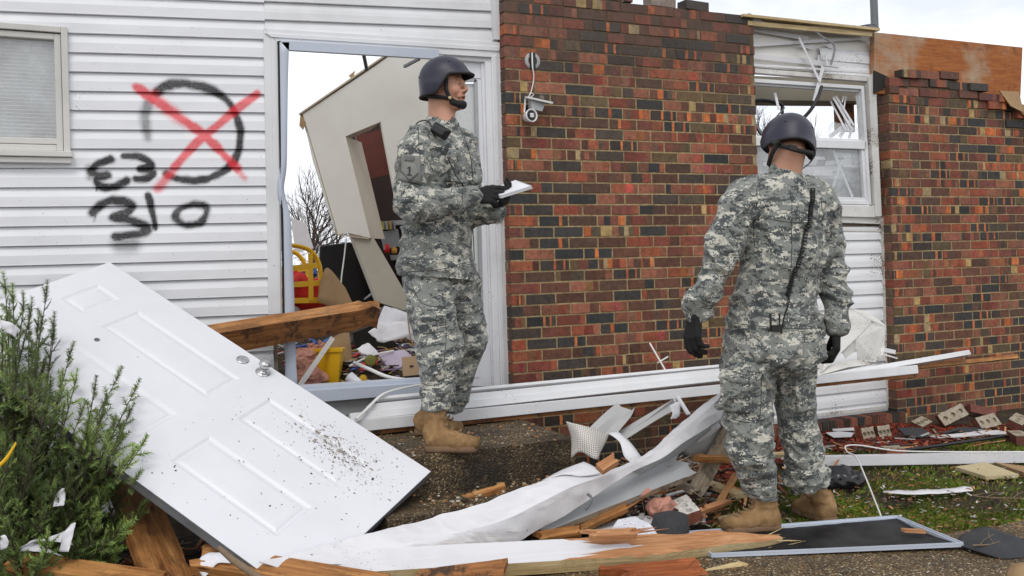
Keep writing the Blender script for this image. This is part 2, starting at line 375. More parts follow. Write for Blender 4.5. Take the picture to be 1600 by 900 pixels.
# ---- left window with blinds
def rect_frame(mb, X0, X1, z0, z1, Y0, Y1, w, mi=0):
    mb.box((X0, Y0, z0), (X0+w, Y1, z1), mi); mb.box((X1-w, Y0, z0), (X1, Y1, z1), mi)
    mb.box((X0+w, Y0, z1-w), (X1-w, Y1, z1), mi); mb.box((X0+w, Y0, z0), (X1-w, Y1, z0+w), mi)
MT['winframe'] = m_paint('window_frame_taupe', (.62, .61, .58), .5, .35, .35)
mb = MB(); rect_frame(mb, -1.05, -.158, 1.83, 2.482, .06, .13, .030); rect_frame(mb, -1.015, -.190, 1.862, 2.447, .072, .135, .030); mb.box((-1.07, .035, 1.83), (-.148, .10, 1.858)); mb.box((-1.06, .05, 1.80), (-.155, .10, 1.828))
mb.box((-1.01, .075, 1.895), (-.195, .1, 1.925))
wn_l = mb.build('window', MT['winframe'], house, bevel=.003)
wn_l['label'] = 'taupe framed window with lowered white blinds'
gl = NT('dusty_glass'); v = gl.vec('obj')
gl.b.inputs['Transmission Weight'].default_value = 1.; gl.b.inputs['IOR'].default_value = 1.1
gl.fin((.9, .93, .93), .04, .5)
tr = gl.n('ShaderNodeBsdfTransparent'); df = gl.n('ShaderNodeBsdfDiffuse'); df.inputs[0].default_value = (.72, .76, .78, 1); gs = gl.n('ShaderNodeBsdfGlossy'); gs.inputs['Roughness'].default_value = .05
m1 = gl.n('ShaderNodeMixShader'); m2 = gl.n('ShaderNodeMixShader')
gl.val(m1.inputs[0], gl.rng(gl.noise(v, 6, 4, .7), .3, .8, .05, .45)); gl.l(tr.outputs[0], m1.inputs[1]); gl.l(df.outputs[0], m1.inputs[2]); m2.inputs[0].default_value = .08
gl.l(m1.outputs[0], m2.inputs[1]); gl.l(gs.outputs[0], m2.inputs[2]); gl.l(m2.outputs[0], gl.o.inputs[0]); MT['glass'] = gl.m
mb = MB(); mb.box((-1.0, .10, 1.90), (-.21, .104, 2.43)); mb.build('pane', MT['glass'], wn_l)
mb = MB(); z = 1.90
while z < 2.43:
    mb.obox((-.60, .15, z), (1, 0, 0), (0, .8, -.6), (0, .6, .8), .39, .0105, .0008); z += .0185
mb.box((-1.0, .16, 1.88), (-.2, .165, 2.45)); mb.build('blinds', MT['white'], wn_l)

# ---- door bay trim
mb = MB()
wpoly(mb, [(412, 44), (436, 70), (441, 490), (420, 492)], .070, .06)
wpoly(mb, [(424, 58), (434, 70), (439, 490), (430, 491)], .062, .01)
wpoly(mb, [(412, 44), (783, 66), (779, 90), (436, 70)], .068, .06); wpoly(mb, [(414, 51), (781, 73), (780, 80), (424, 58)], .060, .01)
wpoly(mb, [(783, 66), (798, 606), (783, 606), (768, 90)], .069, .06); wpoly(mb, [(768, 89), (783, 606), (772, 607), (758, 96)], .085, .05); wpoly(mb, [(776, 85), (790, 606), (786, 606), (771, 88)], .060, .01)
wpoly(mb, [(758, 96), (774, 607), (769, 607), (752, 99)], .105, .05)
wpoly(mb, [(683, 76), (693, 77), (703, 606), (693, 606)], .075, .09)
wpoly(mb, [(693, 80), (768, 86), (760, 97), (693, 92)], .09, .05)
mb.build('door_frame', MT['trim'], house, bevel=.0025)
# corner post against the brick
mb = MB(); wpoly(mb, [(769, -12), (780, -10), (781, 62), (772, 61)], .06, .07); mb.build('corner_trim', MT['trim'], house)
# sidelight
MT['frost'] = NT('frosted_glass').m
t = NT('frosted_glass'); v = t.vec('obj'); n_ = t.noise(v, 220, 2, .6)
t.bump(n_, .8, .004); MT['frost'] = t.fin(t.mix(n_, (.42, .44, .44), (.80, .82, .82)), .25, .6)
mb = MB(); sp = lambda q, Y, th: wpoly(mb, q, Y, th)
sp([(693, 90), (755, 97), (752, 123), (694, 118)], .118, .04); sp([(744, 123), (753, 124), (768, 604), (757, 604)], .118, .04); sp([(694, 118), (706, 119), (716, 600), (703, 600)], .118, .04)
sp([(712, 500), (756, 498), (757, 604), (716, 604)], .118, .04); sp([(722, 515), (748, 513), (749, 590), (724, 590)], .112, .006)
side = mb.build('sidelight', MT['door'], house, bevel=.003)
mb = MB(); wpoly(mb, [(708, 130), (740, 131), (750, 492), (716, 494)], .130, .006); mb.build('pane', MT['frost'], side)
mb = MB()
for q in ([(704, 123), (744, 123), (744, 128), (704, 128)], [(741, 124), (746, 124), (756, 500), (751, 500)], [(705, 124), (710, 124), (719, 498), (714, 498)], [(714, 493), (755, 492), (755, 497), (714, 498)]): wpoly(mb, q, .111, .012)
mb.build('glazing_bead', MT['greytrim'], side)
mb = MB(); wpoly(mb, [(776, 316), (785, 316), (785, 346), (776, 346)], .052, .012); k_ = mb.build('strike_plate', MT['pale'] if 'pale' in MT else MT['wood_pale'], house)
mb = MB(); wpoly(mb, [(780, 320), (784, 320), (784, 337), (780, 337)], .050, .003); mb.build('slot', MT['black'], k_)
# storm door frame, bent aluminium
mb = MB()
rows = [[W(x0, y, .045), W(x1, y, .045+b)] for (x0, x1, y, b) in ((437, 452, 66, 0), (438, 450, 130, 0), (439, 449, 200, 0), (440, 448, 260, .01), (441, 444, 292, .03), (442, 447, 312, .03), (443, 454, 340, .0), (444, 457, 400, 0), (445, 460, 470, 0), (446, 462, 545, 0), (447, 465, 606, 0))]
sheet(rows, .028, 4, 2, mb)
wpoly(mb, [(437, 63), (686, 78), (686, 92), (450, 78)], .045, .03); wpoly(mb, [(434, 64), (437, 64), (446, 490), (443, 490)], .050, .02, 1)
mb.build('storm_door_frame', [MT['alu'], MT['dark']], house)
mb = MB()
wpoly(mb, [(462, 612), (690, 596), (691, 612), (482, 630)], -.02, .13); wpoly(mb, [(470, 604), (690, 590), (690, 597), (462, 612)], .02, .09); wpoly(mb, [(450, 628), (691, 612), (691, 640), (450, 655)], .03, .05, 1)
mb.build('threshold', [MT['alu'], MT['greytrim']], house, bevel=.002)

# ---- brickwork
PAL = dict(red=[(.26, .070, .036), (.29, .090, .045), (.20, .055, .034), (.16, .055, .038), (.27, .10, .06), (.22, .085, .05)], org=[(.46, .125, .036), (.40, .10, .035), (.50, .16, .05)],
           drk=[(.042, .040, .038), (.052, .044, .038), (.036, .036, .036), (.060, .045, .036)], brn=[(.105, .048, .030), (.13, .055, .035), (.09, .050, .034)], olv=[(.105, .075, .040), (.13, .085, .040), (.09, .068, .045)], tan=[(.40, .28, .11), (.33, .25, .13)])
pick = lambda k: random.choice(PAL[k])
def strips():
    r = random.random()
    if r < .09: return [(1, pick('drk'))]
    if r < .21: return [(1, pick('brn'))]
    if r < .26: return [(1, pick('olv'))]
    if r < .50:
        a = pick('red'); return [(random.uniform(.3, .7), a), (.3, tuple(x*random.uniform(.7, 1.25) for x in a)), (.2, pick('red'))]
    if r < .61: return [(random.uniform(.4, .8), pick('red')), (.3, pick('brn'))]
    if r < .71:
        return [(random.uniform(.3, .8), pick('drk')), (.12, pick('org')), (random.uniform(.2, .5), pick('drk'))]+([(.1, pick('org')), (.2, pick('drk'))] if random.random() < .6 else [])
    if r < .78: return [(random.uniform(.15, .5), pick(random.choice(['brn', 'olv', 'red', 'drk', 'brn']))) for _ in range(3)]
    ks = ['red', 'org', 'red', 'drk', 'olv', 'brn', 'red', 'tan', 'red', 'brn', 'brn']
    return [(random.uniform(.12, .45), pick(random.choice(ks))) for _ in range(random.randint(3, 6))]
def brick(mb, c, ax, ay, az, L, Dp, Hh, fade=0., solid=None):   # one brick with its fired stripes; ay points outwards
    c = np.array(c, float); st = [(1, solid)] if solid else strips(); tot = sum(s[0] for s in st); u = -L/2
    jit = rng.uniform(-.0018, .0018)
    for i, (w, col) in enumerate(st):
        w = w/tot*L; k = 1.+.12*rng.standard_normal()
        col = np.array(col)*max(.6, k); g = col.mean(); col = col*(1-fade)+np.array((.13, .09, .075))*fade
        ch = .0016; z0, z1 = -Hh/2+rng.uniform(-.0008, .0008), Hh/2+rng.uniform(-.0008, .0008); x0, x1 = u, u+w; q = []
        xa = x0+(ch if i == 0 else 0); xb = x1-(ch if i == len(st)-1 else 0)
        for (x, y, z) in ((xa, jit, z0+ch), (xb, jit, z0+ch), (xb, jit, z1-ch), (xa, jit, z1-ch), (x0, -ch, z0), (x1, -ch, z0), (x1, -ch, z1), (x0, -ch, z1), (x0, -Dp, z0), (x1, -Dp, z0), (x1, -Dp, z1), (x0, -Dp, z1)):
            q.append(c+ax*x+ay*y+az*z)
        fs = [(0, 1, 2, 3), (0, 4, 5, 1), (3, 2, 6, 7), (4, 8, 9, 5), (7, 6, 10, 11)]
        if i == 0: fs += [(0, 3, 7, 4), (4, 7, 11, 8)]
        if i == len(st)-1: fs += [(1, 5, 6, 2), (5, 9, 10, 6)]
        mb.add(q, fs, 0, col)
        u += w
def m_brick():
    t = NT('fired_brick'); v = t.vec('obj')
    n1 = t.noise(v, 38, 5, .7); n2 = t.noise(v, 160, 3, .6)
    c = t.mix(1., t.attr('tint'), t.ramp(n1, [(.25, (.50, .48, .46)), (.5, (1, 1, 1)), (.75, (1.55, 1.42, 1.35))]), 'MULTIPLY')
    c = t.mix(t.rng(n2, .64, .74, 0, .75), c, (.03, .022, .02)); c = t.mix(t.rng(t.noise(v, 75, 3, .6), .70, .78, 0, .5), c, (.38, .26, .16))
    sp_ = t.n('ShaderNodeSeparateXYZ'); t.l(t.n('ShaderNodeNewGeometry').outputs['Position'], sp_.inputs[0])
    top_dark = t.math('MULTIPLY', t.rng(sp_.outputs[2], 2.2, 2.75, 0., .55), t.rng(t.noise(v, 7, 3, .6), .3, .7, .4, 1.))  # bricks turn darker towards the top of the wall, in patches
    c = t.mix(top_dark, c, (.10, .075, .06))
    lime = t.rng(t.noise(v, 4.2, 6, .75), .67, .74, 0, .6); c = t.mix(lime, c, (.45, .36, .32))
    t.bump(t.math('ADD', n1, t.math('MULTIPLY', n2, .5)), .7, .004)
    return t.fin(c, .72, .35)
def m_mortar():
    t = NT('mortar'); v = t.vec('obj'); n1 = t.noise(v, 30, 5, .7)
    c = t.ramp(n1, [(.3, (.20, .145, .08)), (.5, (.35, .26, .14)), (.7, (.50, .39, .23))])
    sp_ = t.n('ShaderNodeSeparateXYZ'); t.l(t.n('ShaderNodeNewGeometry').outputs['Position'], sp_.inputs[0])
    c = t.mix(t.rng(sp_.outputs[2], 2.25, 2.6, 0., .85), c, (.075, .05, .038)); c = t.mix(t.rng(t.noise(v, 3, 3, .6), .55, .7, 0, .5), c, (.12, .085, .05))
    t.bump(t.noise(v, 180, 3, .7), .8, .004); return t.fin(c, .9, .2)
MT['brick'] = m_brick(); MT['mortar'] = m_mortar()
BL, BH, CZ = .1922, .0574, .0676
X_, Y_, Z_ = A3(1, 0, 0), A3(0, -1, 0), A3(0, 0, 1)
def brick_wall(X0, X1, z0, ztop, ret=.11, name='brick_wall', crack=None, ragged=None):
    mb = MB(); r = 0; z = z0
    zt = max(ztop(x) for x in np.linspace(X0, X1, 40))
    while z+CZ <= zt+.03:
        off = 0 if r % 2 else -.1015
        x = X0+off
        zc = z+CZ/2
        while x < X1-.02:
            a, b = max(x, X0), min(x+BL, X1)
            if b-a > .03 and z+CZ*.9 < ztop((a+b)/2):
                dz = crack(a, z) if crack else 0.
                yo = rng.uniform(-.0012, .0012)
                if ragged: dx, yo2, dzz = ragged((a+b)/2, z); yo += yo2; dz += dzz
                brick(mb, ((a+b)/2, yo, zc+dz), X_, Y_, Z_, b-a, .09, BH)
            x += .203
        # the return, seen edge-on at the left end
        if z+CZ*.9 < ztop(X0+.03):
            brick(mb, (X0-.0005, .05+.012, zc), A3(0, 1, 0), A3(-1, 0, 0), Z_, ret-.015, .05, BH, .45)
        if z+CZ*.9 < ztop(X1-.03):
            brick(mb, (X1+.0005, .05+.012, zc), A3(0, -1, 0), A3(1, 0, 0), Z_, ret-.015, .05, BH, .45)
        z += CZ; r += 1
    # mortar backing in columns so that it follows the broken top
    n = max(6, int((X1-X0)/.1)); xs = np.linspace(X0+.006, X1-.006, n+1)
    for a, b in zip(xs[:-1], xs[1:]):
        h = math.floor((ztop((a+b)/2)-z0)/CZ)*CZ+z0-.004
        mb.box((a, .0035, z0-.02), (b-.00, .105, h), 1)
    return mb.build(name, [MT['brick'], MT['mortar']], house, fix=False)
zb = W(795.8, 460.8)[2]; zb0 = zb-CZ*round(zb/CZ)
def top_c(x):
    if x < 3.02: return 3.05
    return 2.93
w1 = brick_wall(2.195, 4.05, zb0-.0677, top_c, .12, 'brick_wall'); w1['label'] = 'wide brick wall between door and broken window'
zr = W(1376, 263)[2]; zr0 = zr-CZ*round(zr/CZ)
def top_r(x): return 2.56 if x < 5.42 else 2.62 if x < 5.68 else 2.66 if x < 6.0 else 2.57 if x < 6.22 else 2.50 if x < 6.5 else 2.40 if x < 6.75 else 2.30
def rag(x, z):
    e = top_r(x)-z
    if e > .30: return (0, 0, 0)
    k = max(0, 1-e/.3); return (0, -.055*k*rng.uniform(0, 1)-.008*k, .010*k*rng.standard_normal())
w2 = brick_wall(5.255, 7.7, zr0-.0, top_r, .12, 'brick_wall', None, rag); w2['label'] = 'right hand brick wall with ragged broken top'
# rowlock sill under the window bay
mb = MB(); x = 4.06
while x < 5.30:
    st = random.choice(['red', 'brn', 'drk', 'red', 'brn'])
    brick(mb, (x+.03, -.03, .035), A3(1, 0, 0), A3(0, -1, 0), Z_, .058, .12, .085, 0., pick(st))
    x += .066
mb.box((4.05, -.024, -.05), (5.33, .12, .068), 1)
mb.build('brick_sill', [MT['brick'], MT['mortar']], house, fix=False)
mb = MB(); mb.box((2.2, .10, -.05), (4.05, .22, 2.6)); mb.box((5.28, .10, -.05), (7.7, .22, 2.42)); mb.box((4.05, .135, -.02), (5.26, .22, 1.50)); mb.build('wall_sheathing', MT['wood_grey'], house)

# ---- window bay siding, trim and smashed window
siding('siding', 4.05, 5.262, [1.445-.0998*k for k in range(0, 15)][::-1], .1, MT['siding_right'], .05, None, False, house, None, 6)
mb = MB()
wpoly(mb, [(1376, 340), (1382, 340), (1394, 636), (1387, 636)], .078, .03)
wpoly(mb, [(1170, 330), (1376, 340), (1377, 350), (1170, 342)], .075, .04); wpoly(mb, [(1200, 655), (1387, 634), (1388, 639), (1200, 660)], .075, .03)
wpoly(mb, [(1170, 352), (1376, 358), (1377, 362), (1170, 357)], .082, .02)
mb.build('corner_trim', MT['trim_dirty'], house)
mb = MB()
wpoly(mb, [(1168, 316), (1375, 322), (1376, 340), (1168, 334)], .052, .06)
wpoly(mb, [(1357, 120), (1368, 113), (1378, 338), (1368, 338)], .045, .06); wpoly(mb, [(1168, 106), (1357, 120), (1355, 127), (1168, 113)], .055, .05)
mb.build('corner_trim', MT['trim_dirty'], house, bevel=.002)
def tfr(mb, outer, w, Y0, t):    # frame from a 4 point outline in the photo
    o = [W(x, y, Y0) for x, y in outer]; c = sum(o)/4
    inn = []
    for i in range(4):
        a, b, d = o[i-1], o[i], o[(i+1) % 4]; inn.append(b+nrm(a-b)*w+nrm(d-b)*w)
    for i in range(4): mb.poly([o[i], o[(i+1) % 4], inn[(i+1) % 4], inn[i]], t, (0, 1, 0))
    return inn
mb = MB(); in1 = tfr(mb, [(1170, 122), (1350, 134), (1362, 320), (1170, 314)], .026, .066, .06)
in2 = tfr(mb, [(1172, 128), (1345, 140), (1351, 222), (1172, 216)], .020, .09, .03)
tfr(mb, [(1173, 214), (1351, 222), (1357, 316), (1173, 310)], .034, .078, .03)
wpoly(mb, [(1172, 214), (1353, 221), (1354, 233), (1172, 227)], .066, .03)
wr = mb.build('window', MT['trim'], house, bevel=.0025); wr['label'] = 'white framed window with smashed panes and torn blind slats'
mb = MB(); wpoly(mb, [(1178, 228), (1345, 232), (1350, 308), (1178, 303)], .098, .004); wpoly(mb, [(1300, 190), (1345, 200), (1346, 219), (1290, 216), (1286, 213)], .1, .004); wpoly(mb, [(1336, 150), (1345, 146), (1346, 200), (1337, 190), (1341, 170)], .1, .004)
mb.build('pane', MT['glass'], wr)
# torn slats hanging in the opening and behind the lower pane
mb = MB(); SL = []
for (x, y, x1, y1, w_) in ((1302, 152, 1330, 200, .022), (1306, 150, 1334, 196, .02), (1312, 158, 1326, 205, .02), (1298, 158, 1322, 204, .018), (1322, 150, 1318, 172, .012), (1318, 150, 1316, 160, .01), (1322, 195, 1296, 214, .03), (1330, 186, 1312, 214, .03), (1332, 200, 1326, 216, .02), (1211, 145, 1217, 172, .022), (1175, 134, 1178, 152, .02)):
    mb.bar(W(x, y, .13+rng.uniform(0, .03)), W(x1, y1, .10), w_, .002, (0, -1, .1)); SL.append(mb); mb = MB()
for k in range(17):
    x = rng.uniform(1185, 1320); y = rng.uniform(238, 305); l = rng.uniform(15, 60); s = rng.uniform(-.12, .12)
    mb.bar(W(x, y, .14+k*.004), W(min(x+l, 1345), y+l*s+rng.uniform(-2, 2), .15+k*.004), rng.uniform(.02, .05), .002, (0, -1, rng.uniform(-.5, .5))); SL.append(mb); mb = MB()
mb.bar(W(1302, 235, .122), W(1332, 308, .12), .02, .002, (0, -1, 0)); SL.append(mb); mb = MB(); mb.bar(W(1316, 250, .118), W(1296, 308, .12), .016, .002, (0, -1, 0))
SL.append(mb)
for m_ in SL: m_.build('slat', MT['fascia'], wr)
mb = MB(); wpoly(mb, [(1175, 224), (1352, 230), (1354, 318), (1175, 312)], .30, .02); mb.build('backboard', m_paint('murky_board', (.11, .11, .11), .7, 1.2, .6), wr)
mb = MB(); wpoly(mb, [(1165, 118), (1362, 126), (1362, 158), (1165, 156)], .5, .25); mb.build('room_header', m_paint('dusty_header', (.34, .31, .25), .8, .4, .5), house)
mb = MB(); wpoly(mb, [(1306, 150), (1334, 152), (1336, 206), (1308, 204)], .62, .03); mb.build('brown_panel', MT['wood_dark'], house)
mb = MB(); mb.tube(crom([W(1172, 214, .32), W(1171, 180, .32), W(1176, 160, .32), W(1195, 157, .32), W(1220, 163, .32), W(1222, 172, .32), W(1223, 186, .32)], 5), .014, 6); mb.build('broken_frame', MT['black'], house)
mb = MB(); mb.bar(W(1168, 178, .2), W(1192, 212, .2), .02, .02); mb.bar(W(1226, 168, .2), W(1198, 200, .2), .008, .008); mb.build('broken_frame', MT['pipe'], house)
# head of the bay: sheathing, torn siding and fascia
mb = MB(); wpoly(mb, [(1166, 36), (1362, 55), (1366, 120), (1166, 104)], .12, .06); mb.build('header_board', MT['drywall'], house)
siding('siding', 4.70, 5.225, [2.545, 2.64, 2.735], .098, MT['siding_right'], .03, None, False, house, lambda x, z: (z-2.545)*0, 6)
mb = MB()
for (a, b, w_, up) in (((1168, 71), (1345, 60), .022, .3), ((1168, 44), (1262, 60), .03, .5), ((1168, 87), (1290, 100), .035, .2), ((1345, 60), (1362, 62), .03, .2), ((1364, 60), (1367, 108), .022, .2), ((1250, 93), (1310, 103), .028, .1), ((1262, 46), (1360, 56), .03, .2), ((1166, 101), (1356, 113), .016, .0)):
    mb.bar(W(*a, .085), W(*b, .085), .012, w_, (0, -up*.4, 1))
for (a, b, w_) in (((1248, 58), (1281, 128), .02), ((1286, 104), (1272, 158), .026), ((1290, 85), (1293, 103), .014)): mb.bar(W(*a, .045), W(*b, .03), w_, .004, (0, -1, .15))
for q in ([(1245, 72), (1274, 69), (1270, 78), (1262, 76)], [(1288, 70), (1304, 67), (1300, 76), (1294, 74)], [(1300, 84), (1362, 80), (1362, 110), (1312, 104), (1278, 98), (1278, 86)]): wpoly(mb, q, .088, .003)
mb.build('torn_trim', MT['fascia'], house)
mb = MB()
pts = crom([W(1188, 38, .03), W(1260, 44, .02), W(1285, 58, 0), W(1303, 70, -.01), W(1303, 84, 0), W(1298, 101, .03)], 5); mb.tube(pts, [.016]*8+[.010]*(len(pts)-8), 6, flat=.5)
pts = crom([W(1284, 135, -.02), W(1278, 152, -.04), W(1268, 170, -.03), W(1256, 184, .0)], 5); mb.tube(pts, .010, 6); m3_ = MB(); m3_.tube(pts, .0125, 6); m3_.build('black_cable', MT['black'], house)
mb.bar(W(1168, 24, .02), W(1190, 38, .02), .03, .035, (0, -.3, 1))
mb.build('hanging_gasket', MT['greytrim'], house)
mb = MB(); mb.bar(W(1150, 28, .05), W(1362, 50, .05), .16, .018, (0, 0, 1)); mb.bar(W(1168, 36, .0), W(1362, 54, .0), .012, .03, (0, 0, 1)); mb.build('top_plate', MT['wood_pale'], house)
# stained header board over the right wall
mb = MB(); wpoly(mb, [(1366, 50), (1598, 74), (1594, 168), (1500, 160), (1445, 150), (1366, 146)], .035, .045)
t = NT('stained_plywood'); v = t.vec('obj', (1, 1, 1)); g = t.noise(t.vec('obj', (2, 2, 22)), 3, 4, .6, .6)
c = t.ramp(g, [(.3, (.26, .075, .018)), (.7, (.42, .15, .04))]); c = t.mix(t.rng(t.noise(v, 1.9, 4, .65), .52, .68, 0, .75), c, (.42, .36, .26)); c = t.mix(t.rng(t.noise(v, 6, 5, .7), .55, .7, 0, .8), c, (.09, .035, .015)); c = t.mix(t.rng(t.vor(v, 5.), .02, .05, .95, 0), c, (.02, .01, .008))
t.bump(g, .4, .004); MT['ply'] = t.fin(c, .7, .3)
mb.build('header_board', MT['ply'], house, bevel=.003)['label'] = 'orange stained header board over the broken brick'
mb = MB(); mb.poly([W(1562, 142, -.03), (W(1592, 143, -.04)), W(1600, 176, -.08), W(1580, 166, -.07)], .012, (0, 1, .2)); mb.poly([W(1580, 160, -.05), W(1618, 168, -.05), W(1618, 188, -.06), W(1602, 182, -.05)], .012, (0, 1, .2)); mb.build('torn_sheathing', MT['cardboard'], house)
mb = MB(); wpoly(mb, [(1366, 110), (1392, 122), (1380, 140), (1366, 146)], .03, .01); mb.build('gap_shadow_board', MT['dark'], house)  # dark panel standing in for the shadow in the gap
# floor, rear foundation
mb = MB(); mb.box((-1.5, .14, .40), (7.6, 6.5, .50)); mb.build('floor_slab', m_simple('dirty_floor', (.07, .055, .045), .9, .6, 8, bump=.8), house)
mb = MB(); mb.tube([W(1367, 48, .4), W(1363, -60, .4)], .03, 12); mb.build('vent_pipe', MT['pipe'], house)
mb = MB(); mb.tube(crom([W(1320, 46, .3), W(1362, 38, .33), W(1372, 42, .3), W(1370, 49, .3), W(1364, 42, .3), W(1352, 40, .35)], 4), .006, 6); mb.build('wire_tie', MT['pipe'], house)

# loose bricks on top of the wall
def loose_brick(name, c, ax, up, label, group=None, holes=True, L=.193, Dp=.09, Hh=.058, mort=(.33, .28, .21), seed=0, bcol=None):
    """cored brick: three holes on its bed face"""
    ax = nrm(ax); up = nrm(np.array(up)-ax*(np.array(up)@ax)); ay = np.cross(up, ax); mb = MB(); c = np.array(c)
    col = np.array(bcol or random.choice(PAL['red']+PAL['brn'])); ms = 1.
    hx, hy, hz = L/2, Dp/2, Hh/2; mi_ = 0
    # bed faces as plates with bored holes
    def pt(x, y, z): return c+ax*x+ay*y+up*z
    for sgn in (1, -1):
        n = 10; fcs = []; V = []
        for h in (-1, 0, 1):
            cx = h*L/3.15; x0, x1 = (h-.5)*L/3, (h+.5)*L/3
            ring = [pt(cx+.017*math.cos(a), .017*math.sin(a), sgn*hz) for a in np.linspace(0, 2*math.pi, n, endpoint=False)]
            sq = []
            for a in np.linspace(0, 2*math.pi, n, endpoint=False):
                ca, sa = math.cos(a), math.sin(a); k = min((x1-x0)/2/max(abs(ca), 1e-6), hy/max(abs(sa), 1e-6)); sq.append(pt(np.clip((x0+x1)/2+ca*k, x0, x1), np.clip(sa*k, -hy, hy), sgn*hz))
            deep = [pt(cx+.015*math.cos(a), .015*math.sin(a), sgn*(hz-.018)) for a in np.linspace(0, 2*math.pi, n, endpoint=False)]
            # corners of each third
            cs = [pt(x, y, sgn*hz) for x in (x0, x1) for y in (-hy, hy)]
            b = 0
            V2 = ring+sq+deep+cs
            F2 = [(i, (i+1) % n, n+(i+1) % n, n+i) for i in range(n)]+[(2*n+i, 2*n+(i+1) % n, (i+1) % n, i) for i in range(n)]+[tuple(2*n+i for i in range(n))]
            # fill corners
            angs = np.linspace(0, 2*math.pi, n, endpoint=False)
            for ci, (x, y) in enumerate([(x, y) for x in (x0, x1) for y in (-hy, hy)]):
                aa = math.atan2(y, x-(x0+x1)/2) % (2*math.pi); i = int(aa/(2*math.pi/n)); F2.append((n+i, n+(i+1) % n, 3*n+ci))
            mb.add(V2, F2, 1, mort)
    for (q, cc) in (((ay, hy), 0), ((-ay, hy), 0)):
        a_, h_ = q; p = [c+a_*h_+ax*x+up*z for (x, z) in ((-hx, -hz), (hx, -hz), (hx, hz), (-hx, hz))]; mb.add(p, [(0, 1, 2, 3)], 0, col)
    for a_ in (ax, -ax):
        p = [c+a_*hx+ay*x+up*z for (x, z) in ((-hy, -hz), (hy, -hz), (hy, hz), (-hy, hz))]; mb.add(p, [(0, 1, 2, 3)], 0, col*.8)
    v = np.array(mb.v); v += rng.normal(0, .0012, v.shape); mb.v = [tuple(p) for p in v]
    o = mb.build(name, [MT['brick'], MT['tint']], bevel=0); tag(o, label, 'brick', group); return o
TOPC = zb0-.0677+CZ*math.floor((2.93-zb0+.0677+CZ*.1)/CZ)
loose_brick('loose_brick', A3(W(1083, 14, .05)[0], .05, TOPC+.030), (1, .1, .0), (0, 0, 1), 'dark grey loose brick lying on top of the wide brick wall', holes=False, bcol=(.045, .045, .045))
loose_brick('loose_brick', A3(W(1030, 9, .06)[0], .055, TOPC+.030), (1, .05, 0), (0, 0, 1), 'pale flaked loose brick beside the dark one atop the brick wall', holes=False, bcol=(.36, .30, .26))

# security lamp hanging from its cable on the wall
lamp = empty('security_lamp', W(829, 185, -.06), 'small white security lamp dangling by its wire on the brick wall', 'lamp')
c = W(829, 181, -.075); ax = nrm(A3(.12, -1, .05))
mb = MB(); mb.lathe(c-ax*.0, ax, [(-.05, .012), (-.045, .030), (-.01, .036), (.012, .040), (.016, .040), (.016, .034), (.006, .032)], 24); mb.build('lamp_shell', MT['white'], lamp)
mb = MB(); mb.lathe(c, ax, [(.007, .033), (.007, .0005)], 24); mb.lathe(c, ax, [(.007, .0145), (.014, .0145)], 16); mb.build('reflector', MT['black'], lamp)
mb = MB(); a1 = nrm(np.cross(ax, (0, 0, 1))); a2 = np.cross(a1, ax)
mb.obox(c+ax*.016, a1, a2, ax, .0125, .0125, .006); mb.build('bulb_socket', MT['white'], lamp, bevel=.003)
mb = MB()
for i in (-1, 1):
    for j in (-1, 1): mb.lathe(c+ax*.0222+a1*i*.005+a2*j*.005, ax, [(0, .0022), (.001, .0021), (.001, .0002)], 8)
mb.build('socket_hole', MT['black'], lamp)
mb = MB(); q = [W(820, 151, -.05), W(832, 150, -.09), W(862, 158, -.11), W(862, 163, -.11), W(834, 156, -.09), W(822, 156, -.05)]; mb.bar(W(822, 152, -.06), W(862, 161, -.08), .06, .012, (0, -.2, 1)); mb.bar(W(821, 152, -.03), W(819, 176, -.04), .012, .008, (1, 0, 0)); mb.build('visor', MT['white'], lamp, bevel=.002)
mb = MB(); mb.poly([W(824, 156, -.03), W(848, 161, -.03), W(842, 176, -.03), W(826, 172, -.03)], .045, (0, -1, 0)); mb.build('bracket', MT['greytrim'], lamp)
mb = MB(); mb.tube(crom([W(831, 85, -.012), W(832, 104, -.025), W(834, 118, -.03), W(833, 130, -.03), W(829, 146, -.04), W(826, 151, -.05)], 4), .0032, 6); mb.build('cable', MT['white'], lamp)
mb = MB(); mb.tube(crom([W(826, 151, -.05), W(829, 145, -.055), W(834, 148, -.05), W(829, 152, -.05)], 4), .0022, 6); mb.build('wire_loop', MT['white'], lamp); mb = MB(); mb.bar(W(831, 82, -.012), W(832, 107, -.012), .010, .006, (1, 0, 0)); mb.build('terminal', MT['white'], lamp)
mb = MB(); mb.obox(W(832, 95, -.004), X_, A3(0, 1, 0), Z_, .019, .004, .050); mb.lathe(W(832, 95, 0), (0, -1, 0), [(0, .052), (.003, .050), (.003, .03)], 20, 1); mb.build('junction_box', [MT['black'], MT['greytrim']], lamp)

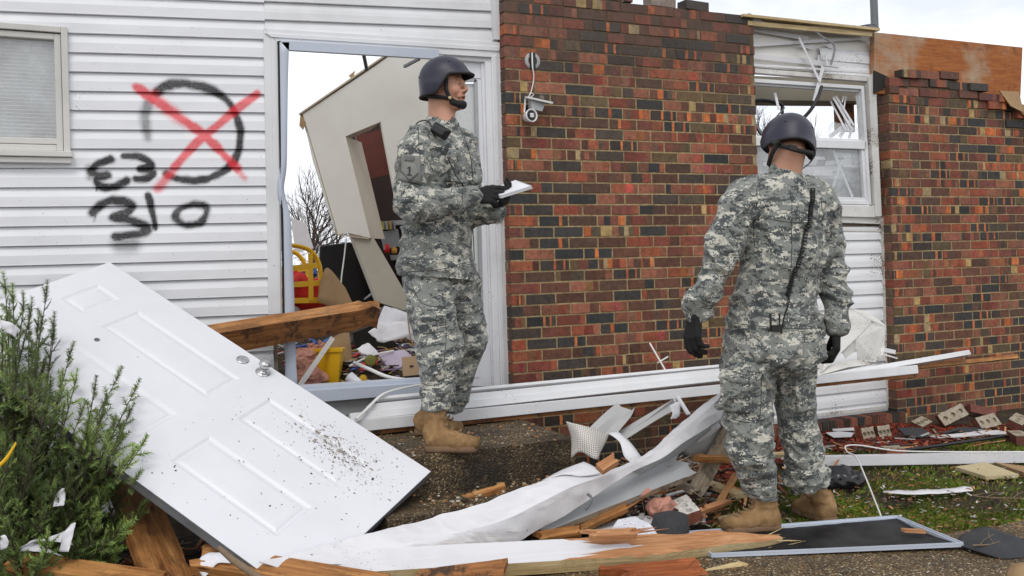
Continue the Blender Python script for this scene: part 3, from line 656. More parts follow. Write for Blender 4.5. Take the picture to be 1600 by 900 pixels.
# ================================================================= GROUND
def ground_h(P_): return .012*fbm(P_, 2.2, 4, 3)+.006*fbm(P_, 9, 6, 2)
def m_ground():
    t = NT('shaded_soil'); v = t.vec('obj'); n1 = t.noise(v, 5, 6, .7); n2 = t.noise(v, 42, 4, .7)
    c = t.ramp(n1, [(.3, (.018, .013, .008)), (.55, (.042, .029, .015)), (.75, (.085, .068, .028))])  # soil tones lowered to paint in deeper shadow under the door
    c = t.mix(t.rng(n2, .58, .68, 0, .6), c, (.16, .09, .045)); t.bump(t.math('ADD', n1, n2), 1., .02); return t.fin(c, .85, .4)
ng = 150; xs = np.concatenate([[-150, -60, -20, -8], np.linspace(-3, 9, ng), [14, 30, 80, 200]]); ys = np.concatenate([[-60, -20, -9], np.linspace(-5.5, 3, 120), [8, 20, 60, 250, 700]])
XX, YY = np.meshgrid(xs, ys); Pn = np.stack([XX, YY, XX*0], -1); near = np.exp(-np.maximum(0, np.hypot(XX-3, YY+1)-6)); hz = ground_h(Pn)*near-.012
far_d = .004*np.maximum(0, YY-6); Pn[..., 2] = hz-far_d*0
n = len(xs); fs = [(i*n+j, i*n+j+1, (i+1)*n+j+1, (i+1)*n+j) for i in range(len(ys)-1) for j in range(n-1)]
mb = MB(); mb.add(Pn.reshape(-1, 3), fs, 0, (1, 1, 1), None, True); g_ = mb.build('ground', m_ground(), fix=False, origin=(0, 0, 0)); g_['kind'] = 'structure'
def m_aggregate(name, dark, k=.85):
    t = NT(name); v = t.vec('obj'); vv = t.vor(v, 130, 'Color'); vd = t.vor(v, 130)
    h = t.n('ShaderNodeSeparateColor'); t.l(vv, h.inputs[0])
    c = t.ramp(h.outputs[0], [(.0, (.09, .062, .033)), (.3, (.20, .135, .065)), (.62, (.34, .24, .12)), (.82, (.48, .38, .22)), (.93, (.75, .68, .5))], 'CONSTANT')
    c = t.mix(t.rng(vd, .35, .6, 0, .7), c, (.06, .043, .026))
    c = t.mix(t.rng(t.noise(v, 3.2, 5, .7), .40, .62, 0, dark), c, (.018, .013, .009))
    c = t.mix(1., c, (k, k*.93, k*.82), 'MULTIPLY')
    t.bump(t.math('SUBTRACT', 1., vd), .8, .006); return t.fin(c, .62, .45)
MT['agg'] = m_aggregate('exposed_aggregate', .40); MT['agg_dark'] = m_aggregate('soiled_shaded_step', .90, .62)  # step copy darkened for soaked dirt and for the shade on its riser
# walkway in the foreground
e = [G(1010, 842), G(1250, 848), G(1480, 836), G(1560, 826), G(1660, 800)]
pts = [p for p in e]; poly = [A3(p[0], p[1], 0) for p in pts]+[A3(5.5, -4.9, 0), A3(-2.5, -4.9, 0), A3(-2.5, -2.0, 0), A3(.9, -1.75, 0)]
mb = MB(); mb.poly([p-A3(0, 0, .05) for p in poly], .062, (0, 0, 1)); pth = mb.build('path', MT['agg']); pth['kind'] = 'structure'
# door steps
def rough_block(mb, x0, x1, y0, y1, z0, z1, n=14):
    import itertools
    nx, ny, nz_ = int((x1-x0)/.025)+1, int((y1-y0)/.03)+1, int((z1-z0)/.025)+1
    def grid(o, a, b, na, nb):
        V = [np.array(o)+np.array(a)*i/na+np.array(b)*j/nb for i in range(na+1) for j in range(nb+1)]
        V = np.array(V); V = V+.004*np.stack([fbm(V, 18, s, 2) for s in (1, 2, 3)], -1)
        mb.add(V, [(i*(nb+1)+j, (i+1)*(nb+1)+j, (i+1)*(nb+1)+j+1, i*(nb+1)+j+1) for i in range(na) for j in range(nb)], 0, (1, 1, 1), None, True)
    dx, dy, dz = (x1-x0, 0, 0), (0, y1-y0, 0), (0, 0, z1-z0)
    grid((x0, y0, z1), dx, dy, nx, ny); grid((x0, y0, z0), dx, dz, nx, nz_); grid((x1, y0, z0), dy, dz, ny, nz_); grid((x0, y0, z0), dy, dz, ny, nz_)
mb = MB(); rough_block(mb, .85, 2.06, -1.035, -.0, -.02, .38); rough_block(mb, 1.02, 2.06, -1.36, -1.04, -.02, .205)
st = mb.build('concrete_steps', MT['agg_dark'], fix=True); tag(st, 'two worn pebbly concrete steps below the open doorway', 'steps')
# ================================================================= FIGURES (one blended surface per body or garment)
def sn_mesh(f, org, h):      # naive surface nets of a scalar grid
    ins = f < 0; nx, ny, nz_ = f.shape
    acc = np.zeros((nx-1, ny-1, nz_-1, 3), np.float32); cnt = np.zeros((nx-1, ny-1, nz_-1), np.float32)
    sl_ = lambda o, ax: tuple(slice(o[k], (f.shape[k]-1)+o[k]) for k in range(3))
    for ax in range(3):
        for o1 in (0, 1):
            for o2 in (0, 1):
                o = [0, 0, 0]; r = [k for k in range(3) if k != ax]; o[r[0]] = o1; o[r[1]] = o2; e = list(o); e[ax] = 1
                A = f[sl_(o, ax)]; B = f[sl_(e, ax)]; cr = (A < 0) != (B < 0); t = np.where(cr, A/(A-B+1e-12), 0)
                for k in range(3): acc[..., k] += np.where(cr, (t if k == ax else o[k]), 0)
                cnt += cr
    act = cnt > 0; idx = -np.ones(act.shape, int); idx[act] = np.arange(act.sum())
    loc = np.argwhere(act); V = (loc+acc[act]/cnt[act][:, None])*h+org
    Fc = []
    for ax in range(3):
        a, b = [k for k in range(3) if k != ax]
        s0 = [slice(1, -1)]*3; s0[ax] = slice(0, -1); s1 = list(s0); s1[ax] = slice(1, None)
        A = ins[tuple(s0)]; B = ins[tuple(s1)]; cr = np.argwhere(A != B)
        if not len(cr): continue
        p = cr.copy(); p[:, a] += 1; p[:, b] += 1
        fl = A[tuple(cr.T)]
        def ii(da, db):
            q = p.copy(); q[:, a] -= da; q[:, b] -= db; return idx[tuple(q.T)]
        Q = np.stack([ii(1, 1), ii(0, 1), ii(0, 0), ii(1, 0)], 1)
        if ax == 1: fl = ~fl
        Q[~fl] = Q[~fl][:, ::-1]; Fc.append(Q)
    return V, np.concatenate(Fc)
class SDF:
    def __init__(s, k=.02): s.p = []; s.k = k
    def seg(s, a, b, ra, rb, x=None, k=None, op='u', tag_=0):
        ra = (ra, ra) if np.isscalar(ra) else ra; rb = (rb, rb) if np.isscalar(rb) else rb
        s.p.append(('seg', A3(*a), A3(*b), ra, rb, None if x is None else nrm(x), k or s.k, op)); return s
    def ell(s, c, ax, r, k=None, op='u'):    # ax: 3 axes rows, r: 3 radii
        s.p.append(('ell', A3(*c), np.array([nrm(q) for q in ax]), A3(*r), None, None, k or s.k, op)); return s
    def box(s, c, ax, r, rd=.008, k=None, op='u'):
        s.p.append(('box', A3(*c), np.array([nrm(q) for q in ax]), A3(*r), rd, None, k or s.k, op)); return s
    def eval(s, h, lo=None, hi=None, clip=None):
        L, Hh = [], []
        for q in s.p:
            if q[7] == 's': continue
            if q[0] == 'seg':
                r = max(*q[3], *q[4]); L += [np.minimum(q[1], q[2])-r]; Hh += [np.maximum(q[1], q[2])+r]
            else: r = q[3].max()*1.3; L += [q[1]-r]; Hh += [q[1]+r]
        lo = np.min(L, 0)-3*h if lo is None else np.array(lo); hi = np.max(Hh, 0)+3*h if hi is None else np.array(hi)
        n = np.ceil((hi-lo)/h).astype(int)+1; f = np.full(n, .2, np.float32); axs = [lo[k]+np.arange(n[k])*h for k in range(3)]
        for q in s.p:
            kk = q[6]; m = kk+.02
            if q[0] == 'seg': r = max(*q[3], *q[4])+m; a_, b_ = np.minimum(q[1], q[2])-r, np.maximum(q[1], q[2])+r
            else: r = np.linalg.norm(q[3])+m; a_, b_ = q[1]-r, q[1]+r
            i0 = np.clip(((a_-lo)/h).astype(int), 0, n); i1 = np.clip(((b_-lo)/h).astype(int)+1, 0, n)
            if (i1 <= i0).any(): continue
            g = np.stack(np.meshgrid(*[axs[k][i0[k]:i1[k]] for k in range(3)], indexing='ij'), -1)
            if q[0] == 'seg':
                a, b = q[1], q[2]; d = b-a; Ln = np.linalg.norm(d)+1e-9; dh = d/Ln; rel = g-a; t = np.clip((rel@dh)/Ln, 0, 1)
                df = rel-t[..., None]*d
                if q[5] is None or (q[3][0] == q[3][1] and q[4][0] == q[4][1]):
                    dist = np.linalg.norm(df, axis=-1)-(q[3][0]+(q[4][0]-q[3][0])*t)
                else:
                    X = nrm(q[5]-dh*(q[5]@dh)); Yv = np.cross(dh, X); rx = q[3][0]+(q[4][0]-q[3][0])*t; ry = q[3][1]+(q[4][1]-q[3][1])*t; rm = np.minimum(rx, ry)
                    x, y, l = df@X, df@Yv, df@dh
                    dist = (np.sqrt((x/rx)**2+(y/ry)**2+(l/rm/.6)**2)-1)*rm
            elif q[0] == 'ell':
                rel = (g-q[1])@q[2].T; dist = (np.sqrt(((rel/q[3])**2).sum(-1))-1)*q[3].min()
            else:
                rel = np.abs((g-q[1])@q[2].T)-(q[3]-q[4]); dist = np.linalg.norm(np.maximum(rel, 0), axis=-1)+np.minimum(rel.max(-1), 0)-q[4]
            sl_ = tuple(slice(i0[k], i1[k]) for k in range(3)); o = f[sl_]
            if q[7] == 'u': hh = np.clip(.5+.5*(o-dist)/kk, 0, 1); f[sl_] = o+(dist-o)*hh-kk*hh*(1-hh)
            else: hh = np.clip(.5-.5*(o+dist)/kk, 0, 1); f[sl_] = o+(-dist-o)*hh+kk*hh*(1-hh)
        if clip is not None:
            g = np.stack(np.meshgrid(*axs, indexing='ij'), -1)
            for (pt, nn) in clip: f = np.maximum(f, (g-A3(*pt))@nrm(nn))
        f[0], f[-1], f[:, 0], f[:, -1], f[:, :, 0], f[:, :, -1] = .1, .1, .1, .1, .1, .1
        return sn_mesh(f, lo, h)
def vnormals(V, Fq):
    n = np.zeros_like(V); fn = np.cross(V[Fq[:, 2]]-V[Fq[:, 0]], V[Fq[:, 3]]-V[Fq[:, 1]])
    for k in range(4): np.add.at(n, Fq[:, k], fn)
    return n/(np.linalg.norm(n, axis=1, keepdims=True)+1e-12)
def lap(V, Fq, it=1, lam=.5):
    for _ in range(it):
        s = np.zeros_like(V); c = np.zeros(len(V))
        for k in range(4):
            a, b = Fq[:, k], Fq[:, (k+1) % 4]; np.add.at(s, a, V[b]); np.add.at(s, b, V[a]); np.add.at(c, a, 1); np.add.at(c, b, 1)
        V = V+lam*(s/c[:, None]-V)
    return V
def folds(V, N, amp, joints=(), seed=0., base=1.):
    """cloth: long soft creases, plus gathered folds round bent joints (centre, axis, reach, amount)"""
    Wp = V+.05*np.stack([vnoise(V, 6, seed+k) for k in range(3)], -1)
    r = np.zeros(len(V))
    for k, (dx, dy) in enumerate(((.8, .55), (-.7, .7), (.25, 1.))):
        q = Wp*A3(1, 1, 1); st = np.stack([(q[:, 0]*dx+q[:, 1]*dy)*15, (q[:, 0]*dy-q[:, 1]*dx)*4.0, q[:, 2]*7], -1)
        a = 1-np.abs(vnoise(st, 1, seed+k*3)); w = np.clip(vnoise(V, 5, seed+k+9)+.25, 0, 1); r += (a**3.5)*w
    d = amp*base*1.25*(r-.40)
    for (c, ax, reach, am) in joints:
        rel = V-A3(*c); g = np.exp(-(rel**2).sum(1)/reach**2); s = rel@nrm(ax); wob = vnoise(V, 13, seed+2)*1.5+vnoise(V, 5, seed+3)*2
        d = d+am*1.35*g*(-np.abs(np.sin(s*48+wob*1.6))**.7+.55)
    return V+N*d[:, None]
def m_camo(off=(0, 0, 0)):
    t = NT('digital_camouflage'); o_ = t.n('ShaderNodeTexCoord').outputs['Object']; mo = t.n('ShaderNodeMapping'); t.l(o_, mo.inputs[0]); mo.inputs['Location'].default_value = off; mo.inputs['Rotation'].default_value = (off[0]*.01, off[0]*.02, 0); o = mo.outputs[0]
    def snap(c):
        n = t.n('ShaderNodeVectorMath', operation='SNAP'); t.l(o, n.inputs[0]); n.inputs[1].default_value = (c, c, c)
        a = t.n('ShaderNodeMapping'); t.l(n.outputs[0], a.inputs[0]); a.inputs['Scale'].default_value = (1, 1, 2.1); return a.outputs[0]
    v = snap(.0050); v2 = snap(.0100)
    n1 = t.noise(v, 16, 6, .72, .3); n2 = t.noise(v2, 24, 4, .7); m = t.n('ShaderNodeMapping'); t.l(v, m.inputs[0]); m.inputs['Location'].default_value = (3.1, 7.7, 1.3); n3 = t.noise(m.outputs[0], 15, 6, .72, .3)
    mid, lt, dk = (.235, .250, .232), (.58, .565, .49), (.078, .088, .090)
    step = lambda x, e: t.math('GREATER_THAN', x, e)
    c = t.mix(step(n3, .515), mid, dk); c = t.mix(step(n1, .550), c, lt); c = t.mix(t.math('MULTIPLY', step(n2, .60), .75), c, mid)
    vv = t.vec('obj'); c = t.mix(t.rng(t.noise(vv, 6, 3, .6), .45, .8, 0, .22), c, (.12, .11, .09))
    b1 = t.noise(t.vec('obj', (1, 1, .6)), 26, 4, .6, 1.2); b2 = t.noise(vv, 420, 2, .5)
    t.bump(t.math('ADD', t.math('MULTIPLY', b1, 1.), t.math('MULTIPLY', b2, .06)), .75, .020)
    t.b.inputs['Sheen Weight'].default_value = .15
    return t.fin(c, .85, .2)
def m_skin():
    t = NT('skin'); v = t.vec('obj'); c = t.mix(t.noise(v, 18, 4, .6), (.52, .265, .175), (.62, .345, .24)); c = t.mix(1., c, t.attr('tint'), 'MULTIPLY')
    t.b.inputs['Subsurface Weight'].default_value = .12; t.b.inputs['Subsurface Radius'].default_value = (.01, .004, .002)
    t.bump(t.noise(v, 300, 3, .6), .15, .002); return t.fin(c, .5, .4)
MT['camo'] = m_camo(); MT['camo2'] = m_camo((3.3, 1.7, 5.1)); MT['camo3'] = m_camo((-4.1, 2.3, .7)); MT['skin'] = m_skin(); MT['glove'] = m_simple('black_knit', (.010, .010, .011), .85, .5, 90, bump=.8, bs=350)
def m_helmet():
    t = NT('helmet_shell'); v = t.vec('obj'); c = t.mix(t.noise(v, 9, 4, .6), (.012, .012, .028), (.022, .021, .046)); c = t.mix(t.rng(t.noise(v, 45, 4, .7), .66, .73, 0, .8), c, (.16, .15, .13)); c = t.mix(t.rng(t.noise(v, 5, 4, .7), .5, .75, 0, .35), c, (.09, .08, .07))
    t.bump(t.noise(v, 420, 2, .5), .3, .002); return t.fin(c, .42, .5)
MT['helmet'] = m_helmet(); MT['webbing'] = m_simple('black_webbing', (.012, .012, .012), .75, .3, 60, bump=.6, bs=300)
def m_boot():
    t = NT('tan_suede'); v = t.vec('obj'); c = t.ramp(t.noise(v, 16, 5, .65), [(.3, (.20, .115, .05)), (.55, (.31, .19, .09)), (.75, (.40, .26, .14))]); c = t.mix(1., c, t.attr('tint'), 'MULTIPLY')
    t.bump(t.noise(v, 70, 4, .7), .6, .006); return t.fin(c, .85, .2)
MT['boot'] = m_boot(); MT['sole'] = m_simple('tan_rubber', (.17, .10, .055), .8, .4, 40, bump=.5)

class Fig:
    """a person: joints are given where they appear in the photo plus their distance towards the viewer from the body's centre"""
    def __init__(s, ox, oy, Z0, label):
        s.Z0 = Z0; s.B = np.stack([_R0, _U0, -FW]); s.O = Zd(ox, oy, Z0); s.label = label; s.obj = None
    def q(s, x, y, w=0.): return s.B@(Zd(x, y, s.Z0-w)-s.O)
    def world(s, V): return np.asarray(V)@s.B+s.O
    def mesh(s, V, Fq, name, mat, parent=None, tint=None, label=None, cat=None):
        Vw = s.world(V); mb = MB(); Rz = np.array([[math.cos(PSI), -math.sin(PSI), 0], [math.sin(PSI), math.cos(PSI), 0], [0, 0, 1.]])
        me = bpy.data.meshes.new(name); Vl = (Vw-s.O)@Rz.T   # local axes: x right, y away, z up
        me.from_pydata(Vl.tolist(), [], [list(map(int, f)) for f in Fq]); me.materials.append(mat)
        me.polygons.foreach_set('use_smooth', [True]*len(me.polygons))
        ca = me.attributes.new('tint', 'FLOAT_COLOR', 'POINT'); c4 = np.ones((len(V), 4), np.float32)
        if tint is not None: c4[:, :3] = tint
        ca.data.foreach_set('color', c4.ravel()); me.update(); me.validate()
        o = bpy.data.objects.new(name, me); COL.objects.link(o)
        if parent is None: o.location = tuple(s.O); o.rotation_euler = (0, 0, -PSI)
        else: o.parent = parent
        return o
    def part(s, mb, name, mats, parent, local=True):   # MB whose verts are in figure space
        V = s.world(np.array(mb.v)); Rz = np.array([[math.cos(PSI), -math.sin(PSI), 0], [math.sin(PSI), math.cos(PSI), 0], [0, 0, 1.]])
        mb.v = [tuple(p) for p in (V-s.O)@Rz.T]
        o = mb.build(name, mats, None, origin=(0, 0, 0)); o.parent = parent; return o
def hand(sd, wr, d, n, side, curls=(.25, .3, .35), spread=.10, rg=.0105, thumb=(.55, .75, .15), palm=.082, scale=1., rs=1.):
    """palm and five separate fingers. d: along the hand, n: palm side, side: towards the thumb"""
    d = nrm(d); n = nrm(n-d*(np.array(n)@d)); side = nrm(np.cross(d, n)*np.sign(np.cross(d, n)@np.array(side)))
    wr = np.array(wr); sc = scale
    offs = (.031, .0105, -.0105, -.030); Ls = ((.042, .026, .022), (.047, .030, .024), (.043, .028, .023), (.034, .021, .020)); base = (palm, palm+.004, palm, palm-.009)
    sd.seg(wr-d*.03*sc, wr+d*.012*sc, (.029*sc*rs, .021*sc*rs), (.031*sc*rs, .019*sc*rs), side, k=.012*rs)
    for i, (o, Lf, bs) in enumerate(zip(offs, Ls, base)):
        kn = wr+(d*bs+side*o)*sc; sd.seg(wr+(d*.012+side*o*.62)*sc, kn, .0165*sc*rs, .0135*sc*rs, k=.012*rs)
        f = nrm(d+side*(o/.03)*spread); cur = curls[i] if hasattr(curls[0], '__len__') else curls; p = kn; r = rg*sc*rs*(1. if i < 3 else .9); ang = 0
        for j, (L_, c_) in enumerate(zip(Lf, cur)):
            ang += c_; dd = f*math.cos(ang)+n*math.sin(ang); p2 = p+dd*L_*sc; sd.seg(p, p2, r*(1.08-.08*j), r*(1.0-.09*j), k=.0035*rs); p = p2
    p = wr+(d*.022+side*.024+n*.006)*sc
    for j, (L_, r0, r1) in enumerate(((.042, .0165, .0135), (.032, .0128, .0118), (.026, .0118, .0098))):
        a, b, c = thumb; a += .18*j
        dd = nrm(d*a+side*b*(1-.25*j)+n*(c+.25*j)); p2 = p+dd*L_*sc; sd.seg(p, p2, r0*sc*rs, r1*sc*rs, k=.006*rs); p = p2
    return sd
def helmet(fig, C0, f, u, par, edge=True):
    f = nrm(f); u = nrm(u-f*(np.array(u)@f)); l = np.cross(u, f); nph, nr = 64, 22; mb = MB()
    def rim(a):      # height of the rim round the head, a = 0 at the front
        a = abs(a); t1 = np.clip((a-1.02)/.62, 0, 1); t1 = t1*t1*(3-2*t1); return .030+.006*math.cos(a)-.088*t1+.006*max(0, math.cos(math.pi-a))
    def surf(a, t, off=0.):
        h = rim(a); cu = .022; top = .117; bu = (h-cu)/top; e1 = math.asin(max(-.95, min(.95, bu))); e = math.pi/2+(e1-math.pi/2)*t
        rf, rl = (.128+off, .114+off); z = cu+(top+off)*math.sin(e); ce = math.cos(e); x, y = math.cos(a)*rf*ce, math.sin(a)*rl*ce
        if math.sin(e) < 0: x, y = x/max(ce, .1)*(1-.12*math.sin(e)**2), y/max(ce, .1)*(1-.12*math.sin(e)**2)
        br = max(0, math.cos(a))**2*max(0, (t-.80)/.2)**1.6; x += .024*br
        eb = math.exp(-((abs(a)-1.75)/.48)**2)*1/(1+math.exp(-(-(z)+.012)/.0045)); x, y = x*(1+.035*eb), y*(1+.085*eb)
        rb = max(0, -math.cos(a))**2*max(0, (t-.8)/.2)**2; x -= .010*rb
        return C0+f*x+l*y+u*z
    V = []; ts = [0.001+i/(nr-1)*.999 for i in range(nr)]
    for off, seq in ((0., ts), (-.009, ts[::-1])):
        for t in seq:
            for k in range(nph): V.append(surf((k/nph*2-1)*math.pi, t, off))
    R_ = 2*nr; Fq = [(i*nph+k, i*nph+(k+1) % nph, (i+1)*nph+(k+1) % nph, (i+1)*nph+k) for i in range(R_-1) for k in range(nph)]
    mb.add(V, Fq, 0, (1, 1, 1), None, True); mb.add(V[:nph], [tuple(range(nph))], 0, (1, 1, 1), None, True)
    o = fig.part(mb, 'helmet', MT['helmet'], par)
    mb = MB(); mb.tube([surf((k/60*2-1)*math.pi, 1.0, -.004) for k in range(61)], .0062, 6); e_ = fig.part(mb, 'rim_trim', MT['webbing'], o)
    mb = MB()
    for a, t in ((.95, .60), (-.95, .60), (2.55, .62), (-2.55, .62)):
        c = surf(a, t, 0.); mb.lathe(c, c-(C0+u*.02), [(-.002, .006), (.002, .006), (.0035, .003), (.0037, .0004)], 10)
    rv = fig.part(mb, 'rivet', MT['helmet'], o); rv['kind'] = 'stuff'
    return o, surf
def headsdf(C0, f, u, ht=1.):
    f = nrm(f); u = nrm(u-f*(np.array(u)@f)); l = np.cross(u, f); ax = (f, l, u); P_ = lambda a, b, c: C0+f*a+l*b+u*c; s = SDF(.014)
    s.ell(P_(-.015, 0, .035), ax, (.098, .077, .088)); s.ell(P_(.028, 0, -.03), ax, (.062, .062, .082), .03)
    s.seg(P_(.0, .050, -.062), P_(.062, .022, -.098), .018, .018, k=.03); s.seg(P_(.0, -.050, -.062), P_(.062, -.022, -.098), .018, .018, k=.03); s.ell(P_(.066, 0, -.095), ax, (.026, .028, .022), .02); s.ell(P_(.083, 0, -.100), ax, (.012, .016, .014), .012)
    for q in (1, -1): s.ell(P_(.070, q*.037, -.030), ax, (.020, .022, .024), .018); s.ell(P_(.086, q*.028, .020), ax, (.010, .022, .007), .01)
    for q in (1, -1): s.ell(P_(.094, q*.031, .001), ax, (.014, .019, .011), .010, 's')
    for q in (1, -1): s.ell(P_(.0765, q*.0305, .0005), ax, (.0135, .0150, .0125), .004)
    s.seg(P_(.089, 0, .014), P_(.112, 0, -.024), .0075, .0105, k=.008); 
    for q in (1, -1): s.ell(P_(.100, q*.0125, -.032), ax, (.011, .0075, .0075), .005); s.seg(P_(.092, q*.018, -.036), P_(.086, q*.030, -.060), .006, .006, k=.012)
    s.ell(P_(.088, 0, -.060), ax, (.012, .026, .013), .010); s.ell(P_(.096, 0, -.0535), ax, (.0085, .021, .0050), .004); s.ell(P_(.091, 0, -.0765), ax, (.0085, .019, .0055), .004)
    s.ell(P_(.100, 0, -.0650), ax, (.018, .0165, .0050), .003, 's')
    for q in (1, -1):
        s.ell(P_(-.004, q*.078, -.012), (f+u*.2, l*q-f*.35, u-f*.2), (.019, .0065, .032), .006); s.ell(P_(.001, q*.086, -.010), (f, l, u), (.009, .006, .016), .004, 's')
    return s, P_, (f, l, u)
def facetint(V, P_, ax):
    f, l, u = ax; R_ = V-P_(0, 0, 0); a, b, c = R_@f, R_@l, R_@u; T = np.ones((len(V), 3))
    def blob(ca, cb, cc, ra, rb, rc, col, k=1.):
        w = np.exp(-(((a-ca)/ra)**2+((np.abs(b)-cb)/rb)**2+((c-cc)/rc)**2)*1.2)[:, None]*k; return T*(1-w)+T*np.array(col)*w
    T = blob(.09, 0, -.055, .02, .020, .0055, (.85, .48, .46)); T = blob(.09, 0, -.0765, .02, .018, .0065, (.85, .46, .44)); T = blob(.082, 0, -.065, .014, .016, .005, (.12, .05, .04), 1.)
    T = blob(.075, .04, -.03, .04, .02, .025, (1.05, .80, .76), .7); T = blob(.11, 0, -.025, .02, .015, .015, (1.03, .80, .76), .6)
    T = blob(.088, .030, .024, .02, .018, .0045, (.32, .26, .22), .9); T = blob(.08, 0, -.09, .04, .05, .03, (.80, .74, .72), .6); T = blob(-.0, .082, -.01, .03, .02, .035, (1.02, .72, .66), .8)
    hr = 1/(1+np.exp(-(c-.0+a*.55-.012)/.008))*(a < .05)*(c > -.10)*(1/(1+np.exp((a+.018)/.006))); hr = hr*.7
    back = (1/(1+np.exp((a+.02)/.006)))*(1/(1+np.exp(-(c+.062)/.010))); w = np.clip(back, 0, 1)[:, None]*.62; T = T*(1-w)+np.array((.26, .20, .17))*w
    return T
def eyes(fig, P_, ax, body, look=0.):
    f, l, u = ax
    for q in (1, -1):
        c = P_(.0785, q*.0305, .0005); mb = MB(); d = nrm(f+l*look); a1 = nrm(np.cross(u, d)); a2 = np.cross(d, a1)
        V = []; n1, n2 = 12, 16
        for i in range(n1+1):
            e = math.pi*i/n1
            for k in range(n2):
                t = 2*math.pi*k/n2; V.append(c+(d*math.cos(e)+(a1*math.cos(t)+a2*math.sin(t)*.62)*math.sin(e))*.0128)
        Fq = [(i*n2+k, i*n2+(k+1) % n2, (i+1)*n2+(k+1) % n2, (i+1)*n2+k) for i in range(n1) for k in range(n2)]
        cols = []
        for i in range(n1+1): cols += [(.015, .012, .01) if i <= 1 else (.10, .14, .16) if i <= 3 else (.62, .58, .55)]*n2
        mb.add(V, Fq, 0, np.array(cols), None, True); fig.part(mb, 'eye', MT['eye'], body)
t = NT('eyeball'); MT['eye'] = t.fin(t.attr('tint'), .15, .5)
def boot(fig, body, ank, heel, toe, up, sole_v, rt=.052, lace=True, label=None, tiltn=None):
    """suede boot: shaft, foot, rubber sole with lugs"""
    ank, heel, toe, up = map(np.array, (ank, heel, toe, up)); d = nrm(toe-heel); L = np.linalg.norm(toe-heel); V1 = A3(0, 1, 0); n_ = nrm(tiltn) if tiltn is not None else V1
    sv = nrm(np.cross(d, n_)); s = SDF(.03)
    h2 = heel+d*.045
    s.seg(up, ank, (rt, rt*1.08), (rt*.92, rt*1.0), sv); s.seg(ank, h2+n_*.055, (rt*.9, rt), (.038, .050), sv)
    s.seg(h2+n_*.042, heel+d*L*.55+n_*.044, (.036, .045), (.040, .042), sv); s.seg(ank+d*.02, heel+d*L*.62+n_*.050, (.036, .036), (.040, .034), sv)
    s.seg(heel+d*L*.55+n_*.038, toe-d*.042+n_*.034, (.046, .040), (.040, .034), sv, k=.02)
    V, Fq = s.eval(.006, clip=[(heel+n_*.016, -n_)]); N = vnormals(V, Fq); V = lap(V, Fq, 2)
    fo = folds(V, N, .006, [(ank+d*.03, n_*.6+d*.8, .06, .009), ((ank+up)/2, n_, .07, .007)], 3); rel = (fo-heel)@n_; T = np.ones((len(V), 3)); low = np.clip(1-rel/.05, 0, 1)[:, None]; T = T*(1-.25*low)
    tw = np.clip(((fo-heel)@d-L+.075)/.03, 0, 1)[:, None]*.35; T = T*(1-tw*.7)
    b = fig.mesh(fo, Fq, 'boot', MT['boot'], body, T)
    if label: b['label'] = label
    s2 = SDF(.01); s2.seg(heel+d*.038+n_*.012, heel+d*.09+n_*.012, (.044, .036), (.042, .036), sv); s2.seg(heel+d*.08+n_*.012, heel+d*L*.66+n_*.012, (.040, .030), (.052, .030), sv); s2.seg(heel+d*L*.66+n_*.012, toe-d*.047+n_*.012, (.052, .03), (.045, .03), sv)
    V, Fq = s2.eval(.005, clip=[(heel, -n_), (heel+n_*.030, n_)]); V = lap(V, Fq, 1)
    so_ = fig.mesh(V, Fq, 'sole', MT['sole'], b)
    if lace:
        mb = MB(); BT = bvh(b)
        for i in range(7):
            t_ = i/6; c0_ = (heel+d*L*.60+n_*.05)*(1-t_)+(up*.80+ank*.20)*t_; c = lay(fig, BT, c0_, -(d*.85+n_*.55), .003, .2)
            w_ = .020; mb.tube([c-sv*w_, c+d*.006+n_*.004, c+sv*w_+n_*.008], .0032, 5); mb.tube([c+sv*w_, c+d*.006+n_*.004, c-sv*w_+n_*.008], .0032, 5)
        lc = fig.part(mb, 'bootlace', MT['lace'], b)
    return b
MT['lace'] = m_simple('tan_lace', (.30, .20, .11), .9)
def garment(fig, sd, name, mat, body, h, amp, joints, clip=None, seed=0., sm=2, extra=None, label=None):
    V, Fq = sd.eval(h, clip=clip); V = lap(V, Fq, sm); N = vnormals(V, Fq)
    V = folds(V, N, amp, joints, seed)
    if extra is not None: V = extra(V, N)
    o = fig.mesh(V, Fq, name, mat, body)
    if label: o['label'] = label
    return o

from mathutils.bvhtree import BVHTree
def bvh(o):
    me = o.data; return BVHTree.FromPolygons([v.co for v in me.vertices], [tuple(p.vertices) for p in me.polygons])
RZ = np.array([[math.cos(PSI), -math.sin(PSI), 0], [math.sin(PSI), math.cos(PSI), 0], [0, 0, 1.]])
def lay(fig, tree, p, d, off=.003, reach=.35):
    """drop a figure-space point onto a garment along direction d and lift it by off"""
    l0 = RZ@(np.array(p)@fig.B); dd = RZ@(nrm(d)@fig.B); h = tree.ray_cast(Vector(l0-dd*reach), Vector(dd), 2*reach)
    if h[0] is None: return np.array(p)
    return fig.B@(RZ.T@(np.array(h[0])-dd*off))
